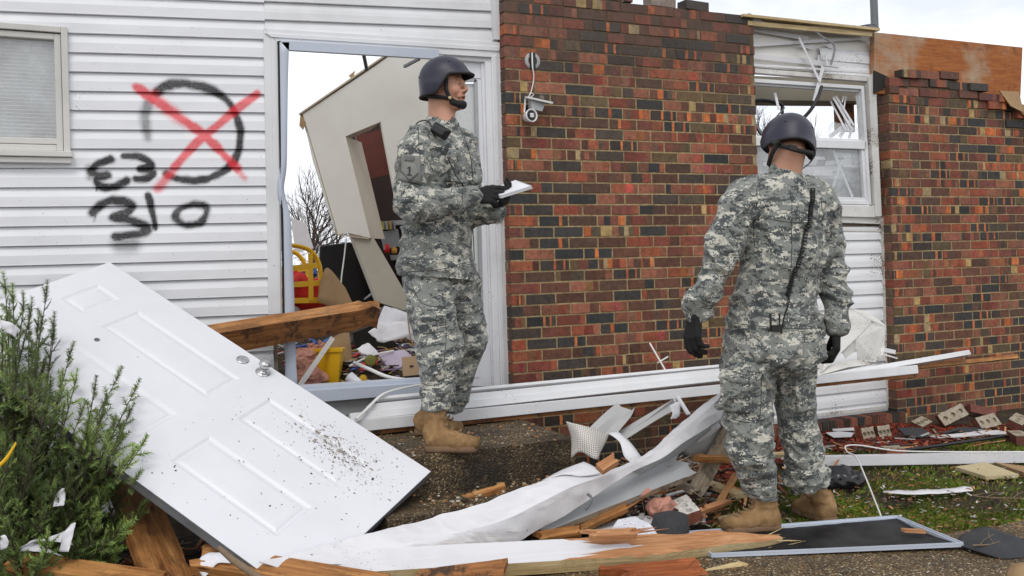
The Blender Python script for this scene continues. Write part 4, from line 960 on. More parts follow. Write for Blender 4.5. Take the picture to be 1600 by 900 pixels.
# ---------------------------------------------------------------- soldier with the notepad
f1 = Fig(690, 0, 4.45, ''); gy = None
O_ = Zd(690, 690, 4.45); f1.O = A3(O_[0], O_[1], .38); q = f1.q
th = math.radians(32); fd = A3(math.cos(th), 0, math.sin(th)); rd = A3(-math.sin(th), 0, math.cos(th)); up = A3(0, 1, 0)
thh = math.radians(19); hfd = nrm(A3(math.cos(thh), -.03, math.sin(thh)))
HC = q(695, 134, .02)
hs, HP, hax = headsdf(HC, hfd, A3(-.03, 1, 0))
hs.seg(HP(-.022, 0, -.05), q(689, 198, .0), .060, .064, k=.02); hs.seg(HP(-.0, 0, -.085), q(694, 196, .03), .045, .05, k=.02)
Vh, Fh = hs.eval(.0032); Vh = lap(Vh, Fh, 1, .4); Th = facetint(Vh, HP, hax)
bs = SDF(.03)
bs.seg(q(689, 240), q(688, 330), (.13, .08), (.14, .09), rd); bs.seg(q(688, 330), q(686, 430), (.15, .10), (.15, .11), rd)
bs.seg(q(650, 224, .15), q(641, 312, .22), .05, .042); bs.seg(q(641, 312, .22), q(738, 307, .17), .042, .028); bs.seg(q(722, 222, -.15), q(738, 338, -.06), .05, .04); bs.seg(q(738, 338, -.06), q(782, 326, .0), .04, .028)
bs.seg(q(672, 445, .08), q(684, 545, .13), .085, .06); bs.seg(q(684, 545, .13), q(681, 670, .20), .06, .04); bs.seg(q(708, 445, -.08), q(733, 540, -.12), .085, .06); bs.seg(q(733, 540, -.12), q(700, 625, -.2), .06, .035); bs.seg(q(700, 625, -.2), q(674, 655, -.21), .035, .028)
bs.seg(q(684, 686, .2), q(728, 693, .23), .026, .022); bs.seg(q(668, 660, -.22), q(705, 664, -.2), .024, .02)
w1_, d1_, n1_, s1_ = q(742, 307, .165), nrm(q(772, 304, .16)-q(742, 307, .165)), A3(.1, -.25, -.95), A3(.15, 1, .2)
w2_, d2_, n2_, s2_ = q(776, 328, .01), nrm(A3(.55, .62, .35)), A3(-.55, .62, -.1), A3(-.2, .1, 1)
def hands1(s, sc, rs):
    hand(s, w1_, d1_, n1_, s1_, ((.30, .35, .3), (.40, .5, .4), (.55, .6, .5), (.7, .7, .5)), .08, .0105, (.75, .35, .25), .076, sc, rs)
    hand(s, w2_, d2_, n2_, s2_, ((.15, .4, .5), (.20, .45, .5), (.25, .5, .5), (.3, .5, .5)), .12, .0105, (.35, .85, .3), .070, sc, rs)
hands1(bs, 1.02, .62)
Vb, Fb = bs.eval(.0065)
body1 = f1.mesh(np.concatenate([Vh, Vb]), np.concatenate([Fh, Fb+len(Vh)]), 'person', MT['skin'], None, np.concatenate([Th, np.ones((len(Vb), 3))]))
tag(body1, 'soldier in grey camouflage and dark helmet standing on the step holding a white notepad', 'person')
eyes(f1, HP, hax, body1)
# jacket
J = SDF(.035)
J.seg(q(691, 238), q(688, 330), (.205, .135), (.195, .145), rd); J.seg(q(688, 330), q(683, 412), (.195, .145), (.205, .170), rd)
J.seg(q(654, 222, .15), q(724, 222, -.15), .078, .072); J.seg(q(690, 205), q(690, 230), (.10, .085), (.15, .11), rd)
J.seg(q(646, 231, .18), q(642, 314, .235), (.084, .084), (.074, .070), rd); J.seg(q(644, 317, .235), q(700, 315, .205), .072, .060, k=.02); J.seg(q(700, 315, .205), q(733, 308, .18), .060, .050, k=.015)
J.seg(q(722, 228, -.16), q(737, 335, -.08), .078, .066); J.seg(q(738, 336, -.07), q(775, 331, .0), .062, .050, k=.015)
J.seg(q(690, 226, .0), q(690, 200, .0), (.125, .105), (.088, .086), rd, k=.03); J.seg(q(690, 204, .0), q(688, 187, .0), (.086, .086), (.078, .080), rd, k=.01)
J.ell(q(693, 172, .02), (fd, rd, up), (.068, .070, .060), .006, 's'); J.seg(q(684, 425), q(684, 450), (.212, .178), (.235, .205), rd)
J.box(q(716, 262, .19), (rd, up, fd), (.062, .075, .012), .008, .008)   # chest pockets
J.box(q(741, 262, .02), (rd, up, fd), (.055, .075, .012), .008, .008)
def j1x(V, N):   # front placket, shoulder pocket edge, cuffs
    rel = V-q(690, 300); a = rel@rd; s_ = rel@fd; v = rel[:, 1]
    pl = np.exp(-((a+.012)/.018)**2)*(s_ > .05)*(V[:, 0] < q(765, 300)[0]); hem = np.exp(-((V[:, 1]-(q(683, 420)[1]+.012))/.008)**2)
    return V+N*(.0055*pl*(np.abs(V[:, 1]-.9) < .6)+.004*hem)[:, None]
jk1 = garment(f1, J, 'jacket', MT['camo'], body1, .0068, .020, [(q(645, 312, .25), A3(.8, .6, 0), .10, .009), (q(655, 255, .2), A3(.2, 1, 0), .09, .005), (q(690, 372, .1), A3(.1, 1, 0), .13, .006), (q(705, 316, .2), A3(1, .2, 0), .07, .007), (q(755, 335, 0), A3(1, .2, 0), .06, .006)],
    [(q(640, 429), A3(-.13, -1, 0))], 1., 2, j1x)
# trousers
T_ = SDF(.035)
T_.seg(q(684, 412), q(688, 448), (.165, .135), (.178, .142), rd); T_.seg(q(670, 448, .085), q(684, 545, .13), .118, .104); T_.seg(q(684, 545, .13), q(684, 612, .17), .104, .080); T_.seg(q(684, 612, .17), q(682, 634, .19), .082, .070, k=.015)
T_.seg(q(710, 448, -.08), q(732, 530, -.13), .118, .098); T_.seg(q(732, 530, -.13), q(714, 618, -.19), .096, .068); T_.seg(q(714, 618, -.19), q(705, 640, -.2), .070, .064, k=.015)
T_.box(q(676, 525, .215), (A3(1, .05, 0), A3(-.05, 1, 0), A3(0, 0, 1)), (.070, .095, .014), .010, .010); T_.box(q(675, 502, .222), (A3(1, .05, 0), A3(-.05, 1, 0), A3(0, 0, 1)), (.074, .030, .014), .008, .006)
T_.box(q(682, 583, .235), (A3(1, .0, 0), A3(0, 1, 0), A3(0, 0, 1)), (.042, .022, .012), .006, .006)
T_.box(q(683, 641, .2)-A3(0, .05, 0), (A3(1, 0, 0), A3(0, 1, 0), A3(0, 0, 1)), (.14, .05, .14), .004, .004, 's'); T_.box(q(708, 645, -.2)-A3(0, .05, 0), (A3(1, 0, 0), A3(0, 1, 0), A3(0, 0, 1)), (.14, .05, .14), .004, .004, 's')
tr1 = garment(f1, T_, 'trousers', MT['camo2'], body1, .0068, .020, [(q(690, 545, .2), A3(.3, 1, 0), .10, .007), (q(684, 615, .2), A3(0, 1, 0), .07, .010), (q(735, 535, -.1), A3(.2, 1, 0), .09, .007), (q(712, 622, -.18), A3(0, 1, 0), .07, .009), (q(690, 450, .1), A3(.3, 1, 0), .09, .005)], None, 5.)
# gloves
for (w_, d_, n_, s_, cu, thb, pm) in ((w1_, d1_, n1_, s1_, ((.30, .35, .3), (.40, .5, .4), (.55, .6, .5), (.7, .7, .5)), (.75, .35, .25), .076), (w2_, d2_, n2_, s2_, ((.15, .4, .5), (.20, .45, .5), (.25, .5, .5), (.3, .5, .5)), (.35, .85, .3), .070)):
    g = SDF(.01); hand(g, w_, d_, n_, s_, cu, .10, .0125, thb, pm, 1.02); g.seg(w_-d_*.045, w_-d_*.005, .036, .034, k=.01)
    V, Fq = g.eval(.0030); N = vnormals(V, Fq); V = folds(V, N, .002, [(w_, d_, .04, .003)], 4); f1.mesh(V, Fq, 'glove', MT['glove'], body1)
# boots on the step
sv_ = 0.
def gq(fig, x, y, z): return fig.B@(G(x, y, z)-fig.O)
hl = q(659, 705, .21); hl[1] = .004; to = q(757, 706, .25); to[1] = .004
boot(f1, body1, q(679, 683, .205), hl, to, q(680, 630, .19), 0.)
hl = q(643, 676, -.22); hl[1] = .004; to = q(731, 676, -.17); to[1] = .004
boot(f1, body1, q(668, 655, -.21), hl, to, q(690, 620, -.2), 0.)
hel1, hsf = helmet(f1, HC+up*.004, nrm(hfd+A3(0, .05, 0)), A3(-.05, 1, 0), body1)
# chin strap
def strap(fig, pts, w_, par, name='chin_strap', t_=.0035, smooth=5):
    P_ = crom(pts, smooth); rows = []
    C_ = HPx(0, 0, -.03)
    for i, p in enumerate(P_):
        d = nrm(P_[min(i+1, len(P_)-1)]-P_[max(0, i-1)]); out = nrm(p-C_); b = nrm(np.cross(d, out)); rows.append([p-b*w_, p+b*w_])
    mb = sheet(rows, t_, 2, 2); return mb
HPx = HP; mb = MB()
for sgn in (1, -1):
    for pts in ([HP(.045, sgn*.083, .020), HP(.040, sgn*.080, -.03), HP(.055, sgn*.064, -.070), HP(.080, sgn*.040, -.092), HP(.100, 0, -.098)], [HP(-.075, sgn*.078, -.05), HP(-.035, sgn*.086, -.062), HP(.02, sgn*.078, -.068), HP(.055, sgn*.066, -.072)]):
        m_ = strap(f1, pts, .0095, None); mb.add(m_.v, m_.f, 0, (1, 1, 1), None, True)
cs_ = SDF(.01); cs_.ell(HP(.085, 0, -.096), (hax[0]-hax[2]*.3, hax[1], hax[2]), (.024, .038, .021)); cs_.seg(HP(.06, .048, -.088), HP(.085, .02, -.098), .016, .016); cs_.seg(HP(.06, -.048, -.088), HP(.085, -.02, -.098), .016, .016)
f1.part(mb, 'chin_strap', MT['webbing'], hel1)
V, Fq = cs_.eval(.003); f1.mesh(V, Fq, 'chin_cup', MT['webbing'], hel1)
mb = MB()
for sgn in (1, -1): c = HP(.057, sgn*.072, -.072); mb = MB(); mb.lathe(c, c-HP(.03, 0, -.06), [(-.004, .0085), (.004, .0085), (.0055, .005), (.0056, .0005)], 12); f1.part(mb, 'buckle', MT['wood_pale'], hel1)
# radio on the collar with its wire
rad = SDF(.008); rc = q(688, 205, .175); rx_ = nrm(A3(.62, -.5, .3)); ry_ = nrm(A3(.5, .78, .05)); rz_ = np.cross(rx_, ry_)
rad.box(rc, (rx_, ry_, rz_), (.046, .028, .018), .010); rad.box(rc+rz_*.014, (rx_, ry_, rz_), (.036, .018, .012), .006)
V, Fq = rad.eval(.003); mic = f1.mesh(V, Fq, 'radio_microphone', MT['black'], body1)
mb = MB(); mb.tube(crom([q(676, 200, .14), q(668, 189, .12), q(655, 190, .12), q(648, 198, .14), q(640, 212, .16)], 5), .0035, 6); f1.part(mb, 'wire', MT['black'], mic)
# shoulder patches
pa = q(638, 268, .262)
def pad(fig, c, ax, ay, pts, th_, name, mat, par, bend=.10):
    ax = nrm(ax); ay = nrm(ay-ax*(np.array(ay)@ax)); az = np.cross(ax, ay); az = az*np.sign(az[2]); mb = MB(); V = []
    import itertools
    P2 = [c+ax*x+ay*y for x, y in pts]; mb.poly(P2, -th_, -az); return fig.part(mb, name, mat, par)
axp, ayp = A3(1, -.12, -.32), A3(.18, 1, .0)
MT['patch'] = m_simple('grey_patch', (.20, .205, .19), .85, .2, 60); MT['patch2'] = m_simple('dark_grey_patch', (.135, .14, .13), .85, .2, 60)
JT = bvh(jk1); axp = nrm(axp); ayp = nrm(ayp-axp*(ayp@axp)); azp = np.cross(axp, ayp); azp = azp if azp[2] > 0 else -azp
def layer(name, mat, pts, h0, par=None):
    mb = MB(); base = pa+azp*h0
    # laid on the sleeve: bend round the arm
    def P3(x, y):
        return lay(f1, JT, pa+axp*x+ayp*y, -azp, h0-.004)
    n = 8; xs = [p[0] for p in pts]; x0, x1 = min(xs), max(xs); ptsn = pts+[pts[0]]; top, bot = [], []
    for i in range(n+1):
        x = x0+(x1-x0)*(i+1e-4)/(n+2e-4); ys = []
        for a, b in zip(ptsn[:-1], ptsn[1:]):
            if (a[0]-x)*(b[0]-x) <= 0 and a[0] != b[0]: ys.append(a[1]+(b[1]-a[1])*(x-a[0])/(b[0]-a[0]))
        top.append((x, max(ys))); bot.append((x, min(ys)))
    rows = [[P3(b_[0], b_[1]+(t_[1]-b_[1])*k/4) for b_, t_ in zip(bot, top)] for k in range(5)]; sheet(rows, .0025, 2, 1, mb, lin_u=True); return f1.part(mb, name, mat, par or jk1)
pk = layer('shoulder_patch', MT['patch'], [(-.055, -.045), (-.05, .075), (.05, .075), (.055, .015), (.060, -.052)], .008)
layer('badge', MT['patch'], [(-.034, .0), (-.034, .036), (.034, .036), (.036, -.006), (.002, -.043)], .0135, pk)
layer('badge', MT['patch2'], [(-.037, -.002), (-.037, .039), (.037, .039), (.039, -.008), (.002, -.048)], .011, pk)
layer('numeral', MT['black'], [(-.004, -.018), (-.004, .020), (.003, .020), (.003, -.018)], .0155, pk); layer('numeral', MT['black'], [(-.010, -.021), (-.010, -.015), (.009, -.015), (.009, -.021)], .0157, pk); layer('numeral', MT['black'], [(-.011, .009), (-.004, .020), (-.004, .013)], .0156, pk)
layer('flag_patch', MT['patch2'], [(-.022, .048), (-.022, .070), (.018, .070), (.018, .048)], .011, pk)
# zip and pocket seams
mb = MB()
for pts in ([q(722, 205, .15), q(733, 240, .185), q(738, 285, .175)], [q(737, 345, .165), q(740, 375, .155), q(741, 408, .145)], [q(699, 245, .262), q(710, 270, .258), q(722, 287, .240)]):
    mb = MB(); mb.tube([lay(f1, JT, p, A3(0, 0, -1), .001) for p in crom(pts, 8)], .0026, 5); f1.part(mb, 'zip', MT['webbing'], jk1)
# ---- notepad, held but a thing of its own
c4 = [f1.world(q(762, 297, .10)), f1.world(q(806, 281, .02)), f1.world(q(831, 290, .06)), f1.world(q(783, 305, .17))]
np_ = empty('notepad', sum(c4)/4-A3(0, 0, .01), "open white notepad held in the standing soldier's gloved hands", 'notepad')
mb = MB(); nn_ = np.cross(c4[1]-c4[0], c4[3]-c4[0]); nn_ = nn_*np.sign(nn_[2]); mb.poly(c4, -.012, nn_); mb.build('pages', MT['paper'], np_)
mb = MB(); c5 = [p-nrm(nn_)*.0125 for p in c4]; cen = sum(c5)/4; c5 = [cen+(p-cen)*1.03 for p in c5]; mb.poly(c5, -.003, nn_); mb.build('cover', MT['white'], np_)
mb = MB(); a, b = c4[2], c4[3]
for i in range(14): p = c4[1]+(c4[2]-c4[1])*(i+.5)/14; mb.lathe(p-nrm(nn_)*.006, c4[2]-c4[1], [(-.001, .009), (.001, .009)], 10)
mb.build('spiral', MT['black'], np_)

# ---------------------------------------------------------------- soldier seen from behind
f2 = Fig(1212, 0, 4.08, ''); O_ = Zd(1212, 835, 4.08); f2.O = A3(O_[0], O_[1], 0.0); q = f2.q
th = math.radians(16); fd = A3(-math.sin(th), 0, -math.cos(th)); rd = A3(math.cos(th), 0, -math.sin(th))
HC = q(1231, 226, -.02); hfd = nrm(A3(-.22, -.42, -.90)); hup = nrm(A3(.17, .90, -.40))
hs, HP, hax = headsdf(HC, hfd, hup); HPx = HP
hs.seg(HP(-.022, 0, -.05), q(1226, 278, .0), .066, .068, k=.02); hs.seg(HP(-.0, 0, -.085), q(1222, 272, -.03), .05, .05, k=.02)
Vh, Fh = hs.eval(.0036); Vh = lap(Vh, Fh, 1, .4); Th = facetint(Vh, HP, hax)
bs = SDF(.03)
bs.seg(q(1225, 325), q(1222, 400), (.15, .08), (.15, .10), rd); bs.seg(q(1222, 400), q(1208, 560), (.16, .11), (.17, .12), rd)
bs.seg(q(1155, 318, .06), q(1124, 400, .1), .055, .045); bs.seg(q(1124, 400, .1), q(1088, 500, .12), .045, .028); bs.seg(q(1284, 324, -.06), q(1294, 400, -.10), .05, .038); bs.seg(q(1294, 400, -.10), q(1305, 465, -.06), .038, .032); bs.seg(q(1305, 465, -.06), q(1307, 513, .01), .032, .026)
bs.seg(q(1172, 590, .05), q(1174, 690, .06), .09, .065); bs.seg(q(1174, 690, .06), q(1193, 795, 0), .065, .040); bs.seg(q(1238, 590, -.05), q(1248, 680, -.06), .09, .065); bs.seg(q(1248, 680, -.06), q(1266, 760, -.06), .065, .038)
wl, dl, nl, sl__ = q(1086, 492, .12), nrm(A3(-.16, -1, .02)), nrm(A3(.85, 0, -.5)), A3(-.45, 0, -.9)
wr_, dr, nr_, sr = q(1307, 513, .01), nrm(A3(-.02, -1, .0)), nrm(A3(-.9, 0, -.35)), A3(-.3, 0, -.95)
CUL = ((.30, .55, .45), (.35, .6, .5), (.42, .65, .5), (.5, .65, .5)); CUR = ((.45, .8, .6), (.5, .9, .6), (.55, .9, .6), (.6, .9, .6))
hand(bs, wl, dl, nl, sl__, CUL, .02, .0105, (.85, .35, .35), .085, 1.05, .6); hand(bs, wr_, dr, nr_, sr, CUR, .1, .0105, (.85, .35, .35), .08, 1.05, .6)
lh = q(1224, 836, .0); lh[1] = .03; lt = q(1120, 836, .05); lt[1] = .03
rh = f2.B@(G(1306, 829, .0)-f2.O); rt_ = f2.B@(G(1233, 800, 0)-f2.O); rdv = nrm(rt_-rh); rt_ = rh+rdv*.305; rh[1] = .022; rt_[1] = .018
bs.seg(lh+up*.05+nrm(lt-lh)*.06, lt+up*.04-nrm(lt-lh)*.06, .026, .022); bs.seg(q(1266, 760, -.06), rh+rdv*.09+up*.08, .035, .03); bs.seg(rh+up*.05+rdv*.08, rt_+up*.04-rdv*.07, .024, .020)
Vb, Fb = bs.eval(.0065)
body2 = f2.mesh(np.concatenate([Vh, Vb]), np.concatenate([Fh, Fb+len(Vh)]), 'person', MT['skin'], None, np.concatenate([Th, np.ones((len(Vb), 3))]))
tag(body2, 'soldier in camouflage and helmet with his back turned, walking over the debris beside the lawn', 'person')
eyes(f2, HP, hax, body2)
J = SDF(.035)
J.seg(q(1226, 325), q(1224, 400), (.212, .135), (.192, .148), rd); J.seg(q(1223, 400), q(1210, 480), (.190, .148), (.194, .160), rd); J.seg(q(1210, 480), q(1207, 505), (.194, .160), (.200, .165), rd)
J.seg(q(1162, 316, .06), q(1284, 318, -.06), .082, .080); J.seg(q(1224, 282), q(1170, 302, .04), .062, .078); J.seg(q(1228, 282), q(1276, 306, -.05), .062, .078); J.seg(q(1224, 290, .02), q(1224, 340, .02), (.12, .10), (.19, .12), rd)
J.seg(q(1158, 322, .07), q(1130, 390, .11), (.088, .088), (.084, .082), rd); J.seg(q(1130, 390, .11), q(1108, 448, .12), .080, .062, k=.02); J.seg(q(1108, 448, .12), q(1091, 476, .12), .061, .046, k=.02)
J.seg(q(1282, 328, -.07), q(1294, 400, -.10), .084, .074); J.seg(q(1294, 400, -.10), q(1305, 465, -.06), .073, .064, k=.008); J.seg(q(1305, 465, -.06), q(1308, 505, .0), .063, .050, k=.008)
J.seg(q(1222, 290, .0), q(1226, 266, -.005), .088, .078, k=.012); J.seg(q(1207, 500), q(1205, 545), (.198, .178), (.212, .212), rd); J.ell(HP(-.02, 0, -.09), hax, (.065, .066, .06), .010, 's')
def j2x(V, N):
    rel = V-q(1212, 500); hem = np.exp(-((rel@nrm(A3(.12, 1, 0))+.03)/.009)**2); sp_ = (np.abs(rel[:, 0]-.015) < .004)*(rel[:, 2] > .05)*(rel[:, 1] > 0)
    yoke = np.exp(-((V[:, 1]-q(1220, 345)[1]-.02*np.sin(V[:, 0]*9))/.006)**2)*(V[:, 2] > .05)
    return V+N*(.004*hem+.003*yoke-.002*sp_)[:, None]
clipj = [(q(1133, 512), nrm(A3(-.10, -1, .0)))]
jk2 = garment(f2, J, 'jacket', MT['camo3'], body2, .0068, .024, [(q(1128, 400, .18), A3(.5, 1, 0), .10, .009), (q(1170, 345, .15), A3(1, .2, 0), .09, .008), (q(1270, 350, .05), A3(1, -.3, 0), .09, .008), (q(1210, 465, .15), A3(.25, 1, 0), .16, .009), (q(1296, 410, 0), A3(.4, 1, 0), .10, .005), (q(1100, 455, .12), A3(.3, 1, 0), .06, .004)], None, 11., 2, j2x)
T_ = SDF(.035)
T_.seg(q(1207, 500), q(1204, 560), (.180, .145), (.192, .150), rd); T_.seg(q(1172, 575, .05), q(1172, 690, .06), .114, .095); T_.seg(q(1172, 690, .06), q(1187, 758, .02), .095, .076); T_.seg(q(1187, 758, .02), q(1191, 774, .01), .078, .070, k=.012)
T_.seg(q(1236, 575, -.05), q(1248, 680, -.06), .112, .092); T_.seg(q(1248, 680, -.06), q(1261, 740, -.06), .090, .076); T_.seg(q(1261, 740, -.06), q(1264, 758, -.06), .078, .070, k=.012)
T_.box(q(1150, 610, .14), (A3(.9, -.1, .35), A3(.08, 1, 0), A3(-.35, 0, .9)), (.070, .095, .016), .010, .010); T_.box(q(1150, 584, .150), (A3(.9, -.1, .35), A3(.08, 1, 0), A3(-.35, 0, .9)), (.076, .032, .016), .008, .005)
T_.box(q(1258, 612, .05), (A3(.9, .1, -.35), A3(-.08, 1, 0), A3(.35, 0, .9)), (.055, .09, .016), .010, .010); T_.box(q(1200, 527, .155), (A3(1, .0, .1), A3(0, 1, 0), A3(0, 0, 1)), (.05, .05, .010), .006, .006)
T_.box(q(1172, 715, .15), (A3(1, .1, 0), A3(-.1, 1, 0), A3(0, 0, 1)), (.050, .030, .014), .006, .006)
T_.box(q(1192, 781, .0)-A3(0, .05, 0), (A3(1, -.05, 0), A3(.05, 1, 0), A3(0, 0, 1)), (.11, .05, .16), .004, .004, 's'); T_.box(q(1266, 762, -.06)-A3(0, .06, 0), (A3(1, .25, 0), A3(-.25, 1, 0), A3(0, 0, 1)), (.10, .06, .16), .004, .004, 's')
tr2 = garment(f2, T_, 'trousers', MT['camo2'], body2, .0068, .023, [(q(1174, 690, .12), A3(.2, 1, 0), .11, .009), (q(1250, 690, 0), A3(.2, 1, 0), .11, .009), (q(1188, 765, .05), A3(0, 1, 0), .07, .010), (q(1262, 750, 0), A3(0, 1, 0), .07, .010), (q(1212, 620, .05), A3(.8, .6, 0), .10, .010)], None, 17.)
for (w_, d_, n_, s_, cu, thb, pm) in ((wl, dl, nl, sl__, CUL, (.85, .35, .35), .085), (wr_, dr, nr_, sr, CUR, (.85, .35, .35), .08)):
    g = SDF(.01); hand(g, w_, d_, n_, s_, cu, .02, .0128, thb, pm, 1.13); g.seg(w_-d_*.024, w_-d_*.002, .033, .034, k=.01)
    V, Fq = g.eval(.0030); N = vnormals(V, Fq); V = folds(V, N, .002, [(w_, d_, .05, .004)], 4); f2.mesh(V, Fq, 'glove', MT['glove'], body2)
boot(f2, body2, q(1196, 812, .0), lh, lt, q(1192, 770, .01), 0., .053)
boot(f2, body2, rh+rdv*.085+up*.095, rh, rt_, q(1266, 755, -.06), 0., .053)
hel2, hsf = helmet(f2, HC+up*.004, hfd, hup, body2)
mb = MB()
for pts in ([HP(-.070, .085, -.070), HP(-.095, .045, -.090), HP(-.100, 0, -.096), HP(-.095, -.045, -.090), HP(-.070, -.085, -.070)], [HP(-.070, .085, -.070), HP(-.03, .088, -.09), HP(.05, .068, -.10)], [HP(-.070, -.085, -.070), HP(-.03, -.088, -.09), HP(.05, -.068, -.10)],
            [HP(-.09, .055, -.05), HP(-.085, .060, -.02), HP(-.08, .065, .0)], [HP(-.09, -.055, -.05), HP(-.085, -.060, -.02), HP(-.08, -.065, .0)], [HP(-.080, .080, -.072), HP(-.10, .10, -.078), HP(-.10, .125, -.092)]):
    m_ = strap(f2, pts, .0105, None); mb.add(m_.v, m_.f, 0, (1, 1, 1), None, True)
mb.obox(HP(-.106, .030, -.094), hax[1], hax[2], hax[0], .018, .013, .004)
f2.part(mb, 'chin_strap', MT['webbing'], hel2)
# coiled microphone cord
ax_pts = crom([q(1272, 294, .085), q(1270, 320, .135), q(1266, 350, .165), q(1256, 395, .185), q(1245, 430, .205), q(1237, 462, .21)], 40); mb = MB(); pts = []
JT2 = bvh(jk2); ax_pts = np.array([lay(f2, JT2, p, A3(0, 0, -1), .012) for p in ax_pts]); n = len(ax_pts)
for i in range(n):
    d = nrm(ax_pts[min(i+1, n-1)]-ax_pts[max(i-1, 0)]); a = nrm(np.cross(d, A3(0, 0, 1))); b = np.cross(d, a)
    for k in range(2):
        t = (i+k/2)*2*math.pi/4.4; p = ax_pts[i]+(ax_pts[min(i+1, n-1)]-ax_pts[i])*k/2; pts.append(p+(a*math.cos(t)+b*math.sin(t))*.0085)
mb.tube(pts, .0032, 5); mb.tube(crom([ax_pts[-1], q(1233, 472, .21), q(1226, 492, .205), q(1222, 512, .20), q(1220, 525, .18)], 5), .0036, 6); f2.part(mb, 'coiled_cord', MT['black'], body2)
mb = MB(); mb.obox(q(1213, 513, .20), A3(1, 0, 0), A3(0, 1, 0), A3(0, 0, 1), .022, .014, .012); mb.obox(q(1204, 503, .20), A3(1, 0, 0), A3(0, 1, 0), A3(0, 0, 1), .004, .035, .004); mb.obox(q(1218, 500, .20), A3(1, 0, 0), A3(0, 1, 0), A3(0, 0, 1), .003, .03, .003); f2.part(mb, 'belt_radio', MT['black'], body2)

# stitched seams, pocket edges and flaps laid on the cloth
MT['seam'] = m_simple('seam_shadow', (.055, .060, .058), .95, .2)
def seam(fig, tree, par, pts, name='seam', r=.0017):
    mb = MB(); P_ = [lay(fig, tree, p, A3(0, 0, -1), .0004) for p in crom(pts, 7)]; mb.tube(P_, r, 5); return fig.part(mb, name, MT['seam'], par)
q = f2.q; T2 = bvh(tr2)
for pts in ([q(1222, 300), q(1220, 400), q(1211, 495)], [q(1175, 342), q(1222, 350), q(1270, 348)], [q(1172, 300), q(1166, 340), q(1170, 385)], [q(1274, 305), q(1277, 345), q(1273, 385)], [q(1140, 503), q(1205, 508), q(1275, 510)], [q(1082, 470), q(1095, 474), q(1110, 470)]): seam(f2, JT2, jk2, pts)
for pts in ([q(1206, 525), q(1207, 565), q(1205, 600)], [q(1131, 574), q(1150, 578), q(1172, 574)], [q(1131, 600), q(1150, 603), q(1172, 598)], [q(1172, 572), q(1174, 610), q(1172, 645)], [q(1133, 648), q(1152, 651), q(1172, 646)], [q(1140, 700), q(1172, 704), q(1202, 698)], [q(1252, 576), q(1268, 580), q(1280, 576)], [q(1225, 690), q(1250, 696), q(1275, 690)], [q(1162, 772), q(1190, 776), q(1216, 772)], [q(1180, 534), q(1200, 537), q(1222, 534)]): seam(f2, T2, tr2, pts)
q = f1.q; T1 = bvh(tr1)
for pts in ([q(640, 424), q(690, 421), q(738, 407)], [q(660, 208), q(664, 250), q(668, 290)], [q(726, 292), q(727, 310), q(726, 328)], [q(683, 236), q(700, 240), q(716, 238)]): seam(f1, JT, jk1, pts)
for pts in ([q(652, 494), q(675, 497), q(700, 494)], [q(652, 512), q(676, 516), q(702, 511)], [q(701, 492), q(702, 530), q(699, 562)], [q(655, 560), q(678, 564), q(699, 560)], [q(648, 440), q(665, 470), q(700, 478)], [q(660, 632), q(683, 635), q(706, 631)], [q(664, 574), q(680, 576), q(696, 574)], [q(664, 590), q(680, 592), q(696, 590)]): seam(f1, T1, tr1, pts)
